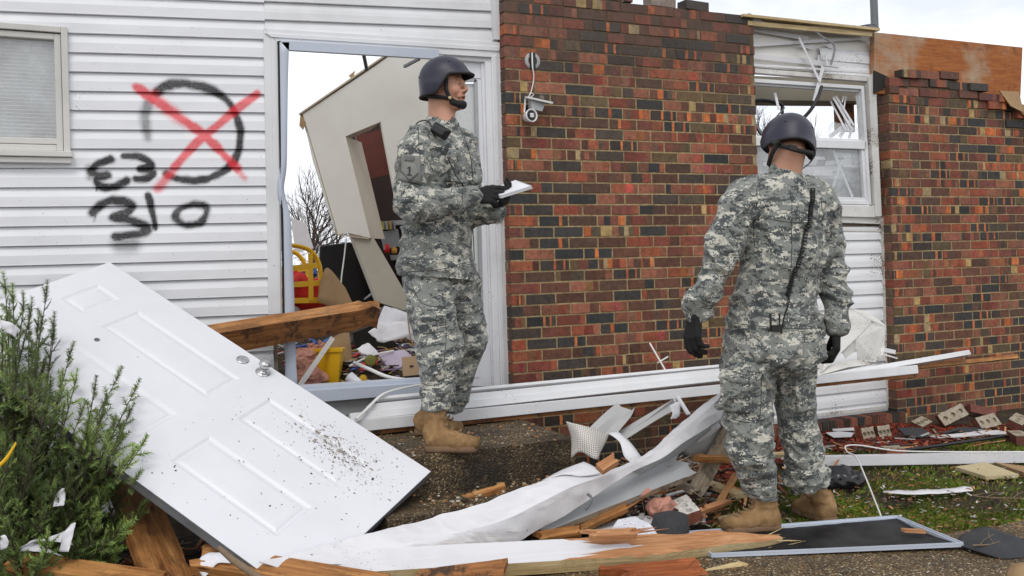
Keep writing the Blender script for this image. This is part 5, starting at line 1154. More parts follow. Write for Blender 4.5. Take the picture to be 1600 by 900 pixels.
# ================================================================= DEBRIS AND FURNISHINGS
def board(name, p0, p1, w, t, up, mats, label, cat='board', group=None, jag=(0, 0), taper=(1, 1), n=14, nw=8, warp=.0, top_mi=0, split=None, ov=None, parent=None, face_rule=None):
    """sawn or snapped timber: p0 to p1 along the grain, w wide, t thick along 'up'; jag = how far the splinters run at each end"""
    p0 = np.array(p0, float); p1 = np.array(p1, float); d = nrm(p1-p0); L = np.linalg.norm(p1-p0); y = nrm(np.cross(up, d)); z = np.cross(d, y); sd = rng.uniform(0, 100)
    r2 = np.random.default_rng(int(sd*100)); j0 = jag[0]*r2.random(nw)**1.5; j1 = jag[1]*r2.random(nw)**1.5
    if ov is not None: j1 = np.array(ov)
    mb = MB(); V = []; g = []
    for k in (-1, 1):
        for i in range(n+1):
            for j in range(nw+1):
                a = min(j, nw-1); b = max(j-1, 0); s0 = (j0[a]+j0[b])/2; s1 = (j1[a]+j1[b])/2; x = s0+(L-s0-s1)*i/n; u = i/n; tw = taper[0]+(taper[1]-taper[0])*u
                yy = (j/nw-.5)*w*tw; zz = k*t/2; end = min(x-s0, 0)
                edge = 1 if 0 < i < n else .6
                q = A3(x, yy, zz); q = q+A3(0, 1, 1)*.0012*vnoise(q*A3(6, 60, 60), 1, sd); q[2] += warp*math.sin(u*3.1)*L
                if jag[1] > 0 and u > .85 or jag[0] > 0 and u < .15: q[2] += .25*t*vnoise(A3(j*.9, i, k), 1.7, sd)
                V.append(p0+d*q[0]+y*q[1]+z*q[2]); g.append(A3(q[0]+sd, q[1]+sd, q[2]*1.0+sd))
    N = (n+1)*(nw+1); ix = lambda k, i, j: k*N+i*(nw+1)+j
    f_top, f_oth = [], []
    for i in range(n):
        for j in range(nw):
            f_top.append((ix(1, i, j), ix(1, i+1, j), ix(1, i+1, j+1), ix(1, i, j+1))); f_oth.append((ix(0, i, j), ix(0, i, j+1), ix(0, i+1, j+1), ix(0, i+1, j)))
        f_oth += [(ix(0, i, 0), ix(0, i+1, 0), ix(1, i+1, 0), ix(1, i, 0)), (ix(0, i, nw), ix(1, i, nw), ix(1, i+1, nw), ix(0, i+1, nw))]
    for j in range(nw): f_oth += [(ix(0, 0, j), ix(1, 0, j), ix(1, 0, j+1), ix(0, 0, j+1)), (ix(0, n, j), ix(0, n, j+1), ix(1, n, j+1), ix(1, n, j))]
    mb.add(V, f_top+f_oth, 0, (1, 1, 1), g)
    if top_mi: 
        for i in range(len(f_top)): mb.m[i] = top_mi
        if face_rule:
            for i, f in enumerate(f_top):
                if not face_rule(i//nw/n, (i % nw)/nw): mb.m[i] = 2 if len(mats) > 2 else 0
    if split:       # long splinters standing off an end
        for _ in range(split):
            e = p1-d*r2.uniform(0, .12)+y*r2.uniform(-.4, .4)*w+z*r2.uniform(-.4, .4)*t; l = r2.uniform(.04, .14); r = r2.uniform(.002, .006)
            mb.tube([e-d*.05, e, e+d*l+z*r2.uniform(-.02, .03)+y*r2.uniform(-.02, .02)], [r, r, .0006], 4)
    o = mb.build(name, mats, parent)
    if parent is None: tag(o, label, cat, group)
    return o
def one(mb, name, mats, label, cat, group=None, **k): return tag(mb.build(name, mats, **k), label, cat, group)

# ---- the fallen six panel door
_o = -FW*.03+A3(0, 0, .008); PA_, PB_, PD_ = A3(.018, .070, 1.295)+_o, A3(1.309, -1.075, .313)+_o, A3(-.683, -.518, 1.033)+_o
e1 = nrm(PB_-PA_); e2 = nrm((PD_-PA_)-e1*((PD_-PA_)@e1)); en = np.cross(e1, e2); DL, DW = 1.985, .952
if en[2] < 0: en = -en
dp = lambda s, t, h=0.: PA_+e1*s+e2*t+en*h
door = empty('front_door', dp(DL, DW, -.05), 'white six panel front door torn off and lying tilted across the step and shrub', 'door')
sx = [0, .118, .272, .385, 1.03, 1.20, 1.755, DL]; tx = [0, .175, .395, .560, .785, DW]; mb = MB()
for i in range(7):
    for j in range(5):
        s0, s1, t0, t1 = sx[i], sx[i+1], tx[j], tx[j+1]
        if i in (1, 3, 5) and j in (1, 3):
            prev = None
            for (ins, h) in ((0, 0), (.004, -.0015), (.014, -.008), (.024, -.0085), (.034, -.003), (.048, -.001)):
                r = [dp(s0+ins, t0+ins, h), dp(s1-ins, t0+ins, h), dp(s1-ins, t1-ins, h), dp(s0+ins, t1-ins, h)]
                if prev: mb.add(prev+r, [(k, (k+1) % 4, 4+(k+1) % 4, 4+k) for k in range(4)])
                prev = r
            mb.add(prev, [(0, 1, 2, 3)])
        else: mb.add([dp(s0, t0), dp(s1, t0), dp(s1, t1), dp(s0, t1)], [(0, 1, 2, 3)])
mb.build('door_leaf', MT['door'], door)
mb = MB(); mb.obox(dp(DL/2, DW/2, -.0285), e1, e2, en, DL/2, DW/2, .0165)
for (s0_, s1_, t0_, t1_) in ((0, DL, 0, .004), (0, DL, DW-.004, DW), (0, .004, 0, DW), (DL-.004, DL, 0, DW)): mb.obox(dp((s0_+s1_)/2, (t0_+t1_)/2, -.008), e1, e2, en, (s1_-s0_)/2, (t1_-t0_)/2, .0065); mb.build('edge', MT['alu_dark'] if 'alu_dark' in MT else MT['greytrim'], door)
mb = MB(); mb.lathe(dp(1.06, .06, 0), en, [(0, .036), (.004, .035), (.008, .026), (.010, .013), (.028, .012), (.034, .022), (.046, .029), (.058, .026), (.066, .016), (.068, .001)], 24); mb.build('doorknob', MT['steel'], door)
mb = MB(); mb.lathe(dp(.94, .065, 0), en, [(0, .031), (.004, .030), (.006, .026), (.007, .001)], 24); mb.build('deadbolt_plate', MT['steel'], door)
mb = MB(); mb.lathe(dp(.455, .478, 0), en, [(0, .012), (.003, .012), (.004, .007), (.001, .006), (.001, .0005)], 16); mb.build('peephole', MT['pipe'], door)
mb = MB(); r3 = np.random.default_rng(5)
for k in range(240):
    if k < 150: s, t = 1.66+.13*r3.standard_normal(), .24+.10*r3.standard_normal()
    else: s, t = 1.1+.85*r3.random(), .9*r3.random()
    if not (0 < s < DL and 0 < t < DW): continue
    a = r3.uniform(0, 6.3); l = .0009+r3.exponential(.0009); mb.obox(dp(s, t, .001), e1*math.cos(a)+e2*math.sin(a), -e1*math.sin(a)+e2*math.cos(a), en, l, l*r3.uniform(.3, .8), .0012, 0, (.04, .03, .02))
for k in range(420):
    s, t = 1.60+.11*r3.standard_normal(), .20+.045*r3.standard_normal()+.0*s; l = .0004+r3.exponential(.0007); s += (t-.2)*.6; mb.obox(dp(s, t, .0006), e1, e2, en, l*2.2, l, .0006, 0, (.28, .24, .20))
d_ = mb.build('dirt', MT['tint'], door); d_['kind'] = 'stuff'

# ---- lumber
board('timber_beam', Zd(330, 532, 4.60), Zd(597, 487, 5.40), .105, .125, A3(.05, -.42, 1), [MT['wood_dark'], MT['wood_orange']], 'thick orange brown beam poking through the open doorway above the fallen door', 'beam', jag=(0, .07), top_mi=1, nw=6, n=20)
board('lumber_plank', Zd(185, 715, 4.05), Zd(272, 930, 3.42), .175, .045, A3(.30, -.75, .55), MT['wood_orange'], 'orange grained plank propped under the white door beside the shrub', 'plank', 'loose lumber', jag=(0, .08), split=14, n=16)
board('lumber_plank', Zd(20, 878, 3.5), Zd(250, 912, 3.35), .09, .04, A3(0, -.4, 1), MT['wood_orange'], 'dark reddish plank under the shrub in the bottom left corner', 'plank', 'loose lumber')
board('lumber_plank', Zd(300, 872, 3.42), Zd(600, 922, 3.25), .13, .045, A3(.1, -.45, 1), MT['wood_orange'], 'brown plank with splintered tip at the bottom edge under the stick', 'plank', 'loose lumber', jag=(.10, 0))
board('lumber_plank', Zd(930, 912, 3.52), Zd(1096, 896, 3.62), .12, .07, A3(0, -.25, 1), MT['wood_red'] if 'wood_red' in MT else MT['wood_orange'], 'short reddish lumber block at the bottom edge of the walkway', 'plank', 'loose lumber', jag=(.2, .01))
board('lumber_plank', Zd(1098, 902, 3.58), Zd(1170, 884, 3.66), .05, .02, A3(0, -.5, 1), MT['wood_pale'], 'thin pale splinter of wood beside the reddish block', 'splinter', 'loose lumber', jag=(.05, .06), nw=4)
board('lumber_plank', Zd(640, 912, 3.42), Zd(800, 893, 3.45), .10, .03, A3(0, -.6, 1), MT['wood_dark'], 'dark red plank scrap under the long white painted board', 'plank', 'loose lumber', jag=(.05, .04), nw=4)
mb = MB(); mb.tube([Zd(342, 856, 3.28), Zd(365, 876, 3.25), Zd(400, 900, 3.2), Zd(430, 925, 3.15)], [.010, .013, .014, .014], 8); one(mb, 'stick', MT['bark'] if 'bark' in MT else MT['wood_grey'], 'knobbly grey branch stick lying over the brown plank', 'stick')
def tapov(nw, a): return [a*(k/(nw-1))**1.3 for k in range(nw)]
pb = board('painted_board', Zd(430, 893, 3.42), Zd(1232, 848, 3.90), .15, .055, A3(0.02, -.30, 1), [MT['wood_pale'], MT['fascia'], MT['wood_fresh']], 'long white painted board with pale yellow edge and long splintered orange tip', 'board', jag=(.0, .6), ov=[.62, .50, .40, .18, .06, .0, .10, .16, .22, .30], nw=10, n=40, top_mi=1, split=7, face_rule=lambda u, v: u < .72-.14*v+.03*math.sin(v*17))
sp_o = board('splinter', Zd(905, 836, 3.66), Zd(998, 833, 3.72), .05, .018, A3(0, -.3, 1), MT['wood_fresh'], 'ragged orange splinter lifted from the white painted board', 'splinter', 'splinters', jag=(.1, .08), nw=6, split=6)
board('splinter', Zd(640, 806, 4.02), Zd(792, 762, 4.15), .045, .03, A3(0, -.2, 1), MT['wood_orange'], 'orange wood strip lying on the lower step', 'splinter', 'splinters', jag=(.10, .02), nw=5)
board('splinter', Zd(835, 840, 3.82), Zd(908, 829, 3.9), .05, .025, A3(0, -.4, 1), MT['wood_orange'], 'brown splinter behind the white painted board', 'splinter', 'splinters', jag=(.05, .01), nw=5)
board('splinter', Zd(936, 734, 3.85), Zd(964, 716, 3.9), .045, .03, A3(0, -.6, 1), MT['wood_fresh'], 'chunky orange wood chunk resting on the crumpled white fascia', 'splinter', 'splinters', jag=(.02, .02), nw=5, n=6)
board('splinter', G(1120, 812, .015), G(1158, 804, .015), .025, .012, A3(0, -.4, 1), MT['wood_pale'], 'small yellow wood chip in front of the left boot', 'splinter', 'splinters', jag=(.02, .02), nw=4)
board('snapped_board', Zd(835, 820, 3.92), Zd(1076, 727, 4.30), .14, .030, A3(-.1, -.50, 1), [MT['wood_grey'], MT['greytrim']], 'grey faced board with snapped red end under the crumpled fascia', 'board', jag=(0, .06), top_mi=1, split=12, n=20)
board('snapped_board', Zd(1085, 716, 4.34), Zd(1160, 718, 4.5), .035, .03, A3(0, -.2, 1), MT['wood_orange'], 'thin snapped reddish wood strip reaching behind the left leg', 'board', jag=(.03, 0), nw=4, split=5)
board('snapped_board', Zd(1150, 655, 4.55), Zd(1080, 782, 4.35), .085, .022, A3(.4, -1, .45), MT['wood_grey'], 'weathered tan board leaning diagonally behind the left leg', 'board', jag=(0, .10))
board('snapped_board', Zd(1100, 753, 4.65), Zd(1160, 775, 4.35), .07, .02, A3(0, -.2, 1), MT['wood_pale'], 'pale board scrap lying on the mulch behind the left leg', 'board', jag=(.02, .0), nw=4)

# ---- crumpled white fascia sweeping from the door to the soldier
Z3 = lambda *a: [Zd(x, y, d) for (x, y, d) in a]
rows = [Z3((405, 878, 3.50), (425, 884, 3.44), (450, 890, 3.40)), Z3((480, 860, 3.60), (500, 872, 3.52), (520, 882, 3.48)), Z3((560, 838, 3.68), (578, 862, 3.57), (592, 878, 3.56)), Z3((640, 818, 3.75), (655, 845, 3.62), (668, 866, 3.62)), Z3((700, 800, 3.80), (722, 832, 3.68), (742, 857, 3.70)), Z3((760, 782, 3.85), (790, 812, 3.72), (800, 850, 3.76)), Z3((822, 760, 3.90), (845, 785, 3.80), (852, 822, 3.84)),
        Z3((880, 742, 3.95), (900, 758, 3.87), (905, 792, 3.90)), Z3((940, 738, 4.02), (950, 742, 3.95), (955, 757, 3.96)), Z3((985, 722, 4.10), (990, 725, 4.05), (996, 733, 4.06)), Z3((1020, 702, 4.18), (1026, 706, 4.12), (1034, 716, 4.12)), Z3((1052, 672, 4.26), (1060, 676, 4.20), (1070, 690, 4.20)), Z3((1088, 642, 4.36), (1096, 648, 4.30), (1106, 668, 4.30)), Z3((1130, 606, 4.5), (1136, 612, 4.44), (1146, 640, 4.44))]
def ddoor(x, y):
    r = ray(x, y); return ((PA_-CC)@en)/(r@en)
_px = lambda p: (CX+F*((p-CC)@CR)/((p-CC)@FW), CY-F*((p-CC)@CU)/((p-CC)@FW))
def front(p, x_lim=665, gap=.03):
    x, y = _px(p); d = dep(p)
    if x > x_lim: return p
    return CC+ray(x, y)*min(d, ddoor(x, y)-gap)
rows = [[front(p) for p in r] for r in rows]
mb = sheet(rows, .004, 7, 9, crumple=.013, cs=6.5, seed=3, lin_u=True, smooth=False); P0_ = Z3((862, 722, 3.98), (900, 712, 4.02), (935, 737, 4.0)); 
sheet([Z3((846, 752, 3.93), (880, 742, 3.93), (905, 745, 3.93)), Z3((878, 735, 3.98), (905, 735, 3.95), (930, 742, 3.95)), Z3((912, 722, 4.02), (925, 728, 4.0), (940, 738, 3.99))], .003, 4, 4, mb)
one(mb, 'fascia_sheet', MT['fascia'], 'long crumpled white sheet metal fascia sweeping from the door up behind the left leg', 'metal sheet')
rows = [Z3((985, 735, 4.14), (1000, 742, 4.16)), Z3((1050, 690, 4.3), (1068, 705, 4.3)), Z3((1090, 655, 4.40), (1110, 672, 4.42)), Z3((1135, 610, 4.55), (1150, 642, 4.55))]
one(sheet(rows, .004, 5, 4), 'curled_flashing', MT['greytrim'], 'dark grey curled underside flashing behind the crumpled fascia', 'metal sheet', 'torn vinyl and flashing')
rows = [Z3((1062, 702, 4.45), (1085, 718, 4.5), (1105, 722, 4.6)), Z3((1085, 675, 4.45), (1110, 700, 4.5), (1125, 706, 4.6)), Z3((1110, 655, 4.5), (1135, 672, 4.55), (1142, 690, 4.62)), Z3((1140, 640, 4.55), (1152, 652, 4.6), (1156, 672, 4.66))]
one(sheet(rows, .004, 5, 5), 'curled_flashing', MT['grey_vinyl'] if 'grey_vinyl' in MT else MT['greytrim'], 'pale grey scooped piece of vinyl between the fascia and the left leg', 'vinyl piece', 'torn vinyl and flashing')
one(sheet([Z3((1085, 688, 4.42), (1090, 694, 4.42)), Z3((1102, 674, 4.42), (1108, 682, 4.42)), Z3((1122, 660, 4.43), (1126, 667, 4.43))], .003, 4, 2), 'vinyl_scrap', MT['fascia'], 'small bright white oval scrap on the grey scooped vinyl', 'vinyl piece', 'torn vinyl and flashing')
def ribbed(rows, name, mat, label, thick=.003): return one(sheet(rows, thick, 5, 1, lin_u=True, smooth=False), name, mat, label, 'vinyl piece', 'torn vinyl and flashing')
ribbed([Z3((962, 688, 4.55), (970, 680, 4.58), (968, 674, 4.6), (976, 688, 4.55)), Z3((1010, 655, 4.65), (1018, 650, 4.68), (1022, 642, 4.72), (1034, 652, 4.66)), Z3((1050, 624, 4.75), (1054, 628, 4.78), (1056, 622, 4.8), (1058, 640, 4.75))], 'siding_piece', MT['grey_vinyl'] if 'grey_vinyl' in MT else MT['greytrim'], 'long grey channel of siding leaning on the brick foundation')
ribbed([Z3((922, 668, 4.5), (932, 672, 4.48), (945, 678, 4.5), (960, 682, 4.5)), Z3((945, 646, 4.6), (956, 650, 4.58), (968, 655, 4.6), (985, 652, 4.6)), Z3((964, 630, 4.7), (970, 636, 4.68), (988, 642, 4.7), (992, 637, 4.7))], 'siding_piece', MT['grey_vinyl'] if 'grey_vinyl' in MT else MT['greytrim'], 'folded grey siding piece with nailing slots behind the perforated soffit')
one(sheet([Z3((950, 676, 4.30), (966, 674, 4.32)), Z3((968, 690, 4.25), (984, 690, 4.28)), Z3((975, 712, 4.2), (998, 708, 4.22)), Z3((985, 722, 4.15), (1003, 716, 4.18))], .003, 5, 3), 'vinyl_scrap', MT['fascia'], 'white twisted vinyl tongue beside the perforated soffit', 'vinyl piece', 'torn vinyl and flashing')
mb = MB(); mb.bar(Zd(1058, 619, 4.7), Zd(1076, 648, 4.6), .022, .008, (0, -1, 0)); one(mb, 'trim_strip', MT['fascia'], 'short white strip standing above the curled fascia by the brick foundation', 'trim strip')
one(sheet([Z3((1046, 634, 4.6), (1062, 626, 4.62)), Z3((1050, 646, 4.58), (1062, 648, 4.6)), Z3((1047, 655, 4.56), (1056, 654, 4.58))], .002, 4, 4, crumple=.01, cs=30), 'rag', MT['paper'], 'small grey torn rag caught on the siding channel', 'rag')
t = NT('perforated_soffit'); uv = t.vec('gc', (1, 1, 1)); vo = t.vor(uv, 95, rand=0.); c = t.mix(t.rng(vo, .26, .32), (.20, .15, .11), (.62, .60, .57)); MT['soffit'] = t.fin(c, .6, .3)
rows = [Z3((885, 658, 4.20), (893, 685, 4.18), (893, 716, 4.15)), Z3((905, 664, 4.16), (908, 684, 4.12), (907, 706, 4.12)), Z3((926, 670, 4.18), (928, 690, 4.12), (931, 718, 4.10)), Z3((950, 680, 4.26), (945, 692, 4.22), (936, 708, 4.16))]
one(sheet(rows, .004, 6, 6), 'soffit_panel', MT['soffit'], 'bent perforated soffit piece hanging at the corner of the step', 'soffit piece')

# ---- long fallen jamb lying across the step in front of the brick
jm = empty('fallen_door_jamb', W(1000, 640, -.3), 'long white door jamb lying across the top step in front of the brick wall', 'door jamb')
mb = MB()
a0, a1 = W(535, 668, -.46), W(1432, 577, -.26); mb.bar(a0, a1, .03, .058, (0, .1, 1))
b0, b1 = W(545, 655, -.41), W(1150, 590, -.27); mb.bar(b0, b1, .07, .040, (0, .5, 1)); mb.bar(W(575, 640, -.37), W(1150, 580, -.22), .06, .045, (0, .4, 1)); mb.bar(W(590, 624, -.33), W(1125, 573, -.18), .04, .018, (0, .6, 1))
mb.build('jamb', MT['trim'], jm, bevel=.003)
mb = MB(); mb.bar(a0-A3(0, -.035, .035), a1-A3(0, -.035, .035), .06, .04, (0, .1, 1)); mb.build('backing_strip', MT['wood_dark'], jm)
board('trim_board', W(1275, 592, -.22), W(1512, 552, -.18), .05, .035, A3(0, .5, 1), [MT['trim'], MT['fascia']], 'shorter white trim board with slanted end in front of the right brick wall', 'trim board', top_mi=1)
board('trim_board', W(1375, 580, -.15), W(1588, 557, -.12), .045, .028, A3(0, .3, 1), MT['wood_orange'], 'slender bare orange wood strip behind the white trim board', 'wood strip', jag=(0, .03), nw=4)
# crumpled gutter trim by the right hand
mb = MB()
def plate(pts, th_=.003): p_ = Z3(*pts); mb.poly(p_, th_, np.cross(p_[1]-p_[0], p_[2]-p_[0]))
plate([(1262, 600, 5.0), (1296, 520, 5.35), (1312, 478, 5.6), (1330, 484, 5.62), (1361, 503, 5.36), (1338, 528, 5.22), (1316, 549, 5.12), (1286, 580, 5.0)])
plate([(1338, 529, 5.23), (1361, 504, 5.365), (1384, 510, 5.42), (1382, 536, 5.40), (1368, 566, 5.30), (1341, 564, 5.24)])
plate([(1330, 483, 5.63), (1362, 502, 5.36), (1385, 511, 5.43), (1374, 501, 5.55), (1352, 487, 5.64)])
plate([(1270, 582, 5.02), (1312, 566, 5.12), (1342, 563, 5.22), (1364, 569, 5.16), (1325, 574, 5.05), (1275, 588, 4.98)])
plate([(1316, 551, 5.18), (1337, 530, 5.24), (1337, 548, 5.25), (1322, 560, 5.2)])
plate([(1368, 566, 5.32), (1376, 545, 5.36), (1384, 540, 5.38), (1378, 560, 5.3)])
one(mb, 'crumpled_trim', MT['trim_dirty'], 'folded and crumpled white metal trim beside the right gloved hand', 'metal trim', bevel=.0015)
mb = MB(); mb.bar(W(1377, 546, -.02), W(1397, 550, -.02), .03, .03, (0, 0, 1)); mb.bar(W(1376, 552, -.06), W(1402, 560, -.1), .01, .01, (0, 0, 1)); one(mb, 'trim_stub', MT['trim'], 'short white trim stub against the corner of the right brick wall', 'trim stub')
mb = MB(); mb.bar(W(1015, 536, -.05), W(1041, 581, -.12), .010, .006, (0, -1, 0)); mb.bar(W(1027, 567, -.08), W(1044, 557, -.10), .009, .005, (0, -1, .3)); one(mb, 'forked_strip', MT['white'], 'thin forked white plastic strip standing against the brick wall', 'plastic strip')

# ---- screen lying on the ground
def quadframe(mb, o, w, t): 
    o = [np.array(p) for p in o]
    inn = []
    for i in range(4):
        a, b, d = o[i-1], o[i], o[(i+1) % 4]; u1, u2 = nrm(a-b), nrm(d-b); s_ = np.linalg.norm(np.cross(u1, u2)); inn.append(b+(u1+u2)*w/s_)
    for i in range(4): mb.poly([o[i], o[(i+1) % 4], inn[(i+1) % 4], inn[i]], t, (0, 0, -1))
    return inn
so_ = [G(1057, 833, .035), G(1402, 807, .055), G(1506, 850, .04), G(1112, 867, .025)]
scr = empty('window_screen', sum(so_)/4-A3(0, 0, .035), 'black mesh screen in a bent aluminium frame lying under the boots', 'window screen')
def lerp(a, b, t): return a+(b-a)*t
edge_t = [lerp(so_[0], so_[1], t)+A3(0, 0, -.012*math.sin(t*3.1)) for t in np.linspace(0, 1, 12)]; edge_b = [lerp(so_[3], so_[2], t)+A3(0, 0, .0+.010*math.sin(t*6)) for t in np.linspace(0, 1, 12)]
mb = MB(); inn = quadframe(mb, so_, .013, .012); mb2 = MB()
for i in range(4):
    a, b = so_[i], so_[(i+1) % 4]; ia, ib = inn[i], inn[(i+1) % 4]; mb.bar(lerp(a, ia, .15)+A3(0, 0, .003), lerp(b, ib, .15)+A3(0, 0, .003), .006, .007)
mb.build('frame', MT['alu'], scr)
mb = sheet([[inn[0]-A3(0, 0, .004), lerp(inn[0], inn[3], .5)-A3(0, 0, .014), inn[3]-A3(0, 0, .004)], [lerp(inn[0], inn[1], .5)-A3(0, 0, .01), sum(inn)/4-A3(0, 0, .010), lerp(inn[3], inn[2], .5)-A3(0, 0, .01)], [inn[1]-A3(0, 0, .004), lerp(inn[1], inn[2], .5)-A3(0, 0, .016), inn[2]-A3(0, 0, .004)]], .002, 12, 8, crumple=.008, cs=5)
t = NT('fibreglass_mesh'); v = t.vec('obj'); c = t.mix(t.rng(t.noise(v, 4, 5, .7), .42, .7, 0, 1), (.008, .008, .009), (.040, .040, .042)); MT['mesh'] = t.fin(c, .6, .25)
mb.build('mesh', MT['mesh'], scr)
board('splinter', G(1404, 828, .06), G(1446, 830, .06), .03, .012, A3(0, 0, 1), MT['wood_fresh'], 'flat orange splinter lying on the black screen', 'splinter', 'splinters', jag=(.03, .01), nw=5, n=6)
felt = sheet([[G(1498, 856, .02), G(1496, 845, .03), G(1520, 828, .03)], [G(1540, 868, .02), G(1548, 848, .045), G(1548, 826, .03)], [G(1580, 873, .015), G(1590, 856, .03), G(1590, 840, .04)], [G(1640, 868, .01), G(1640, 852, .02), G(1640, 842, .03)]], .006, 6, 6, crumple=.02, cs=4)
one(felt, 'roofing_felt', MT['felt'], 'torn sheet of black roofing felt beyond the corner of the screen', 'roofing felt')
mb = sheet([[G(1572, 902, .02), G(1580, 880, .04)], [G(1592, 905, .03), G(1598, 884, .06)], [G(1640, 905, .02), G(1640, 880, .04)]], .006, 4, 4, crumple=.02, cs=8); one(mb, 'cardboard_scrap', MT['cardboard'], 'tan cardboard scrap in the bottom right corner', 'cardboard', 'cardboard scraps')

# ---- long white strip, cable and small things on the grass
mb = MB(); p0, p1 = G(1225, 722, .045), G(1660, 714, .05); mb.bar(p0, p1, .012, .055, (0, 0, 1)); mb.bar(p0+A3(0, .03, .02), p1+A3(0, .03, .02), .05, .010, (0, 0, 1)); one(mb, 'white_strip', MT['fascia'], 'very long white trim strip lying across the lawn behind the right leg', 'trim strip')
mb = sheet([[G(1380, 770, .02), G(1380, 767, .02)], [G(1440, 773, .025), G(1440, 766, .03)], [G(1500, 769, .02), G(1500, 762, .03)], [G(1520, 768, .02), G(1520, 761, .02)]], .003, 5, 3, crumple=.01, cs=12); one(mb, 'vinyl_sliver', MT['fascia'], 'jagged white vinyl sliver lying alone on the grass', 'vinyl piece')
mb = MB(); mb.tube(crom([G(1377, 808, .05), G(1366, 780, .07), G(1352, 745, .10), G(1338, 715, .13), G(1324, 706, .14), G(1322, 697, .15), G(1345, 696, .13), G(1400, 704, .10), G(1480, 706, .09), G(1620, 706, .08)], 8), .0045, 6); one(mb, 'cable', MT['white'], 'thin white cable looping over the long strip on the lawn', 'cable')
def twig(pts, r, label, kids=4, seed=1):
    r_ = np.random.default_rng(seed); mb = MB(); P_ = crom(pts, 5); mb.tube(P_, np.linspace(r, r*.4, len(P_)), 5)
    for k in range(kids):
        i = r_.integers(1, len(P_)-2); d = nrm(P_[i+1]-P_[i]); s_ = nrm(np.cross(d, A3(0, 0, 1)))*r_.choice([-1, 1]); mb.tube([P_[i], P_[i]+(d+s_)*.04+A3(0, 0, .01), P_[i]+(d*1.4+s_*1.1)*.07+A3(0, 0, .02)], [r*.5, r*.4, r*.2], 4)
    return one(mb, 'twig', MT['bark'] if 'bark' in MT else MT['wood_grey'], label, 'twig', 'twigs')
twig([G(1512, 773, .02), G(1550, 778, .02), G(1640, 779, .02)], .005, 'thin bare twig on the grass at the right edge', 5, 2)
twig([G(1520, 852, .05), G(1545, 851, .05), G(1562, 846, .05)], .004, 'short twig lying on the black roofing felt', 2, 3)
# ribbed black plastic bundle
s = SDF(.006); c0 = G(1318, 767, .0)
for k in range(6):
    x = -.075+.03*k; s.seg(c0+_R0*x+A3(0, .02, .045), c0+_R0*(x*.8)+A3(0, .06, .095-.002*abs(k-3)**2), .040, .032)
s.seg(c0-_R0*.10+A3(0, .03, .05), c0+_R0*.09+A3(0, .03, .05), .05, .05)
V, Fq = s.eval(.006, clip=[(c0, A3(0, 0, -1))]); mb = MB(); mb.add(V+.006*np.stack([fbm(V, 30, k, 2) for k in (1, 2, 3)], -1), Fq, 0, (1, 1, 1), None, True); one(mb, 'plastic_bundle', m_simple('glossy_black_plastic', (.012, .012, .014), .28, .3), 'ribbed lump of black plastic on the grass behind the right leg', 'plastic bundle')
# broken foam board
mb = MB(); mb.poly([G(1492, 729, .03), G(1540, 722, .03), G(1592, 741, .03), G(1540, 744, .03)], .02, (0, 0, -1)); one(mb, 'foam_board', m_simple('tan_foam', (.50, .42, .25), .9, .15), 'tan board fragment lying on the grass under the long white strip', 'board fragment', 'board fragments')
mb = MB(); mb.poly([G(1553, 722, .03), G(1600, 728, .03), G(1650, 745, .03), G(1600, 738, .03)], .02, (0, 0, -1)); one(mb, 'foam_board', MT['cardboard'], 'darker tan board fragment cut off by the right edge', 'board fragment', 'board fragments')
# loose bricks at the foot of the right wall
def lb(x, y, z, ax, up_, label, **k): return loose_brick('loose_brick', G(x, y, z), ax, up_, label, 'bricks fallen from the wall', **k)
lb(1487, 650, .09, (.8, -.25, .35), (-.5, -.8, .5), 'mortar covered brick with three holes standing tilted beside the wall corner')
lb(1530, 644, .10, (.9, -.3, -.25), (.25, .35, .9), 'striped red brick resting tilted behind the holed bricks')
lb(1540, 661, .05, (1, .0, .08), (0, -.8, .6), 'pale grey brick lying on its side with three holes showing')
lb(1590, 660, .05, (.9, .4, .1), (0, -.4, .9), 'weathered red brick at the right edge above the small corner brick')
lb(1592, 684, .04, (.6, .8, 0), (0, 0, 1), 'brown brick end-on at the right edge beside the white siding scraps')
lb(1440, 664, .025, (.9, .1, .2), (0, -.3, .9), 'half buried grey brick in front of the wall corner', L=.12)
lb(1352, 679, .035, (1, .05, 0), (0, -1, .3), 'olive mortar coated brick beside the brick sill, left of its twin', L=.115)
lb(1377, 676, .035, (1, .05, 0), (0, -1, .3), 'grey holed brick end beside the brick sill, right of its twin', L=.115)
lb(1395, 706, .03, (.9, -.3, 0), (0, 0, 1), 'chipped tan brick piece behind the long white strip', L=.12)
lb(1071, 798, .09, (.15, .85, .2), (-.35, -.45, .85), 'white topped cored brick standing on the rubble in front of the diagonal board', L=.15, mort=(.62, .60, .56))
lb(1018, 775, .06, (.6, .6, .2), (.3, -.6, .7), 'dark grey brick half in shadow behind the pink tuft')
def bits(name, quads, mat, label, cat, group, z=.02, th_=.004):
    for i, (qd, lab) in enumerate(zip(quads, label)):
        mb = MB(); mb.poly([G(x, y, z+rng.uniform(0, .01)) for x, y in qd], th_, (0, 0, -1)); one(mb, name, mat, lab, cat, group)
bits('siding_scrap', [[(1452, 681), (1500, 677), (1535, 673), (1545, 678), (1505, 682), (1462, 684)], [(1520, 674), (1560, 672), (1580, 677), (1545, 679)], [(1290, 676), (1312, 674), (1335, 676), (1330, 682), (1302, 683)], [(1300, 670), (1334, 668), (1335, 672), (1302, 673)]], MT['fascia'],
     ['long white siding scrap on the mulch before the fallen bricks', 'white siding scrap under the pale grey holed brick', 'white slotted siding scrap beside the brick sill behind the right leg', 'narrow white siding scrap just behind the slotted one'], 'siding scrap', 'siding scraps on the mulch', .03)
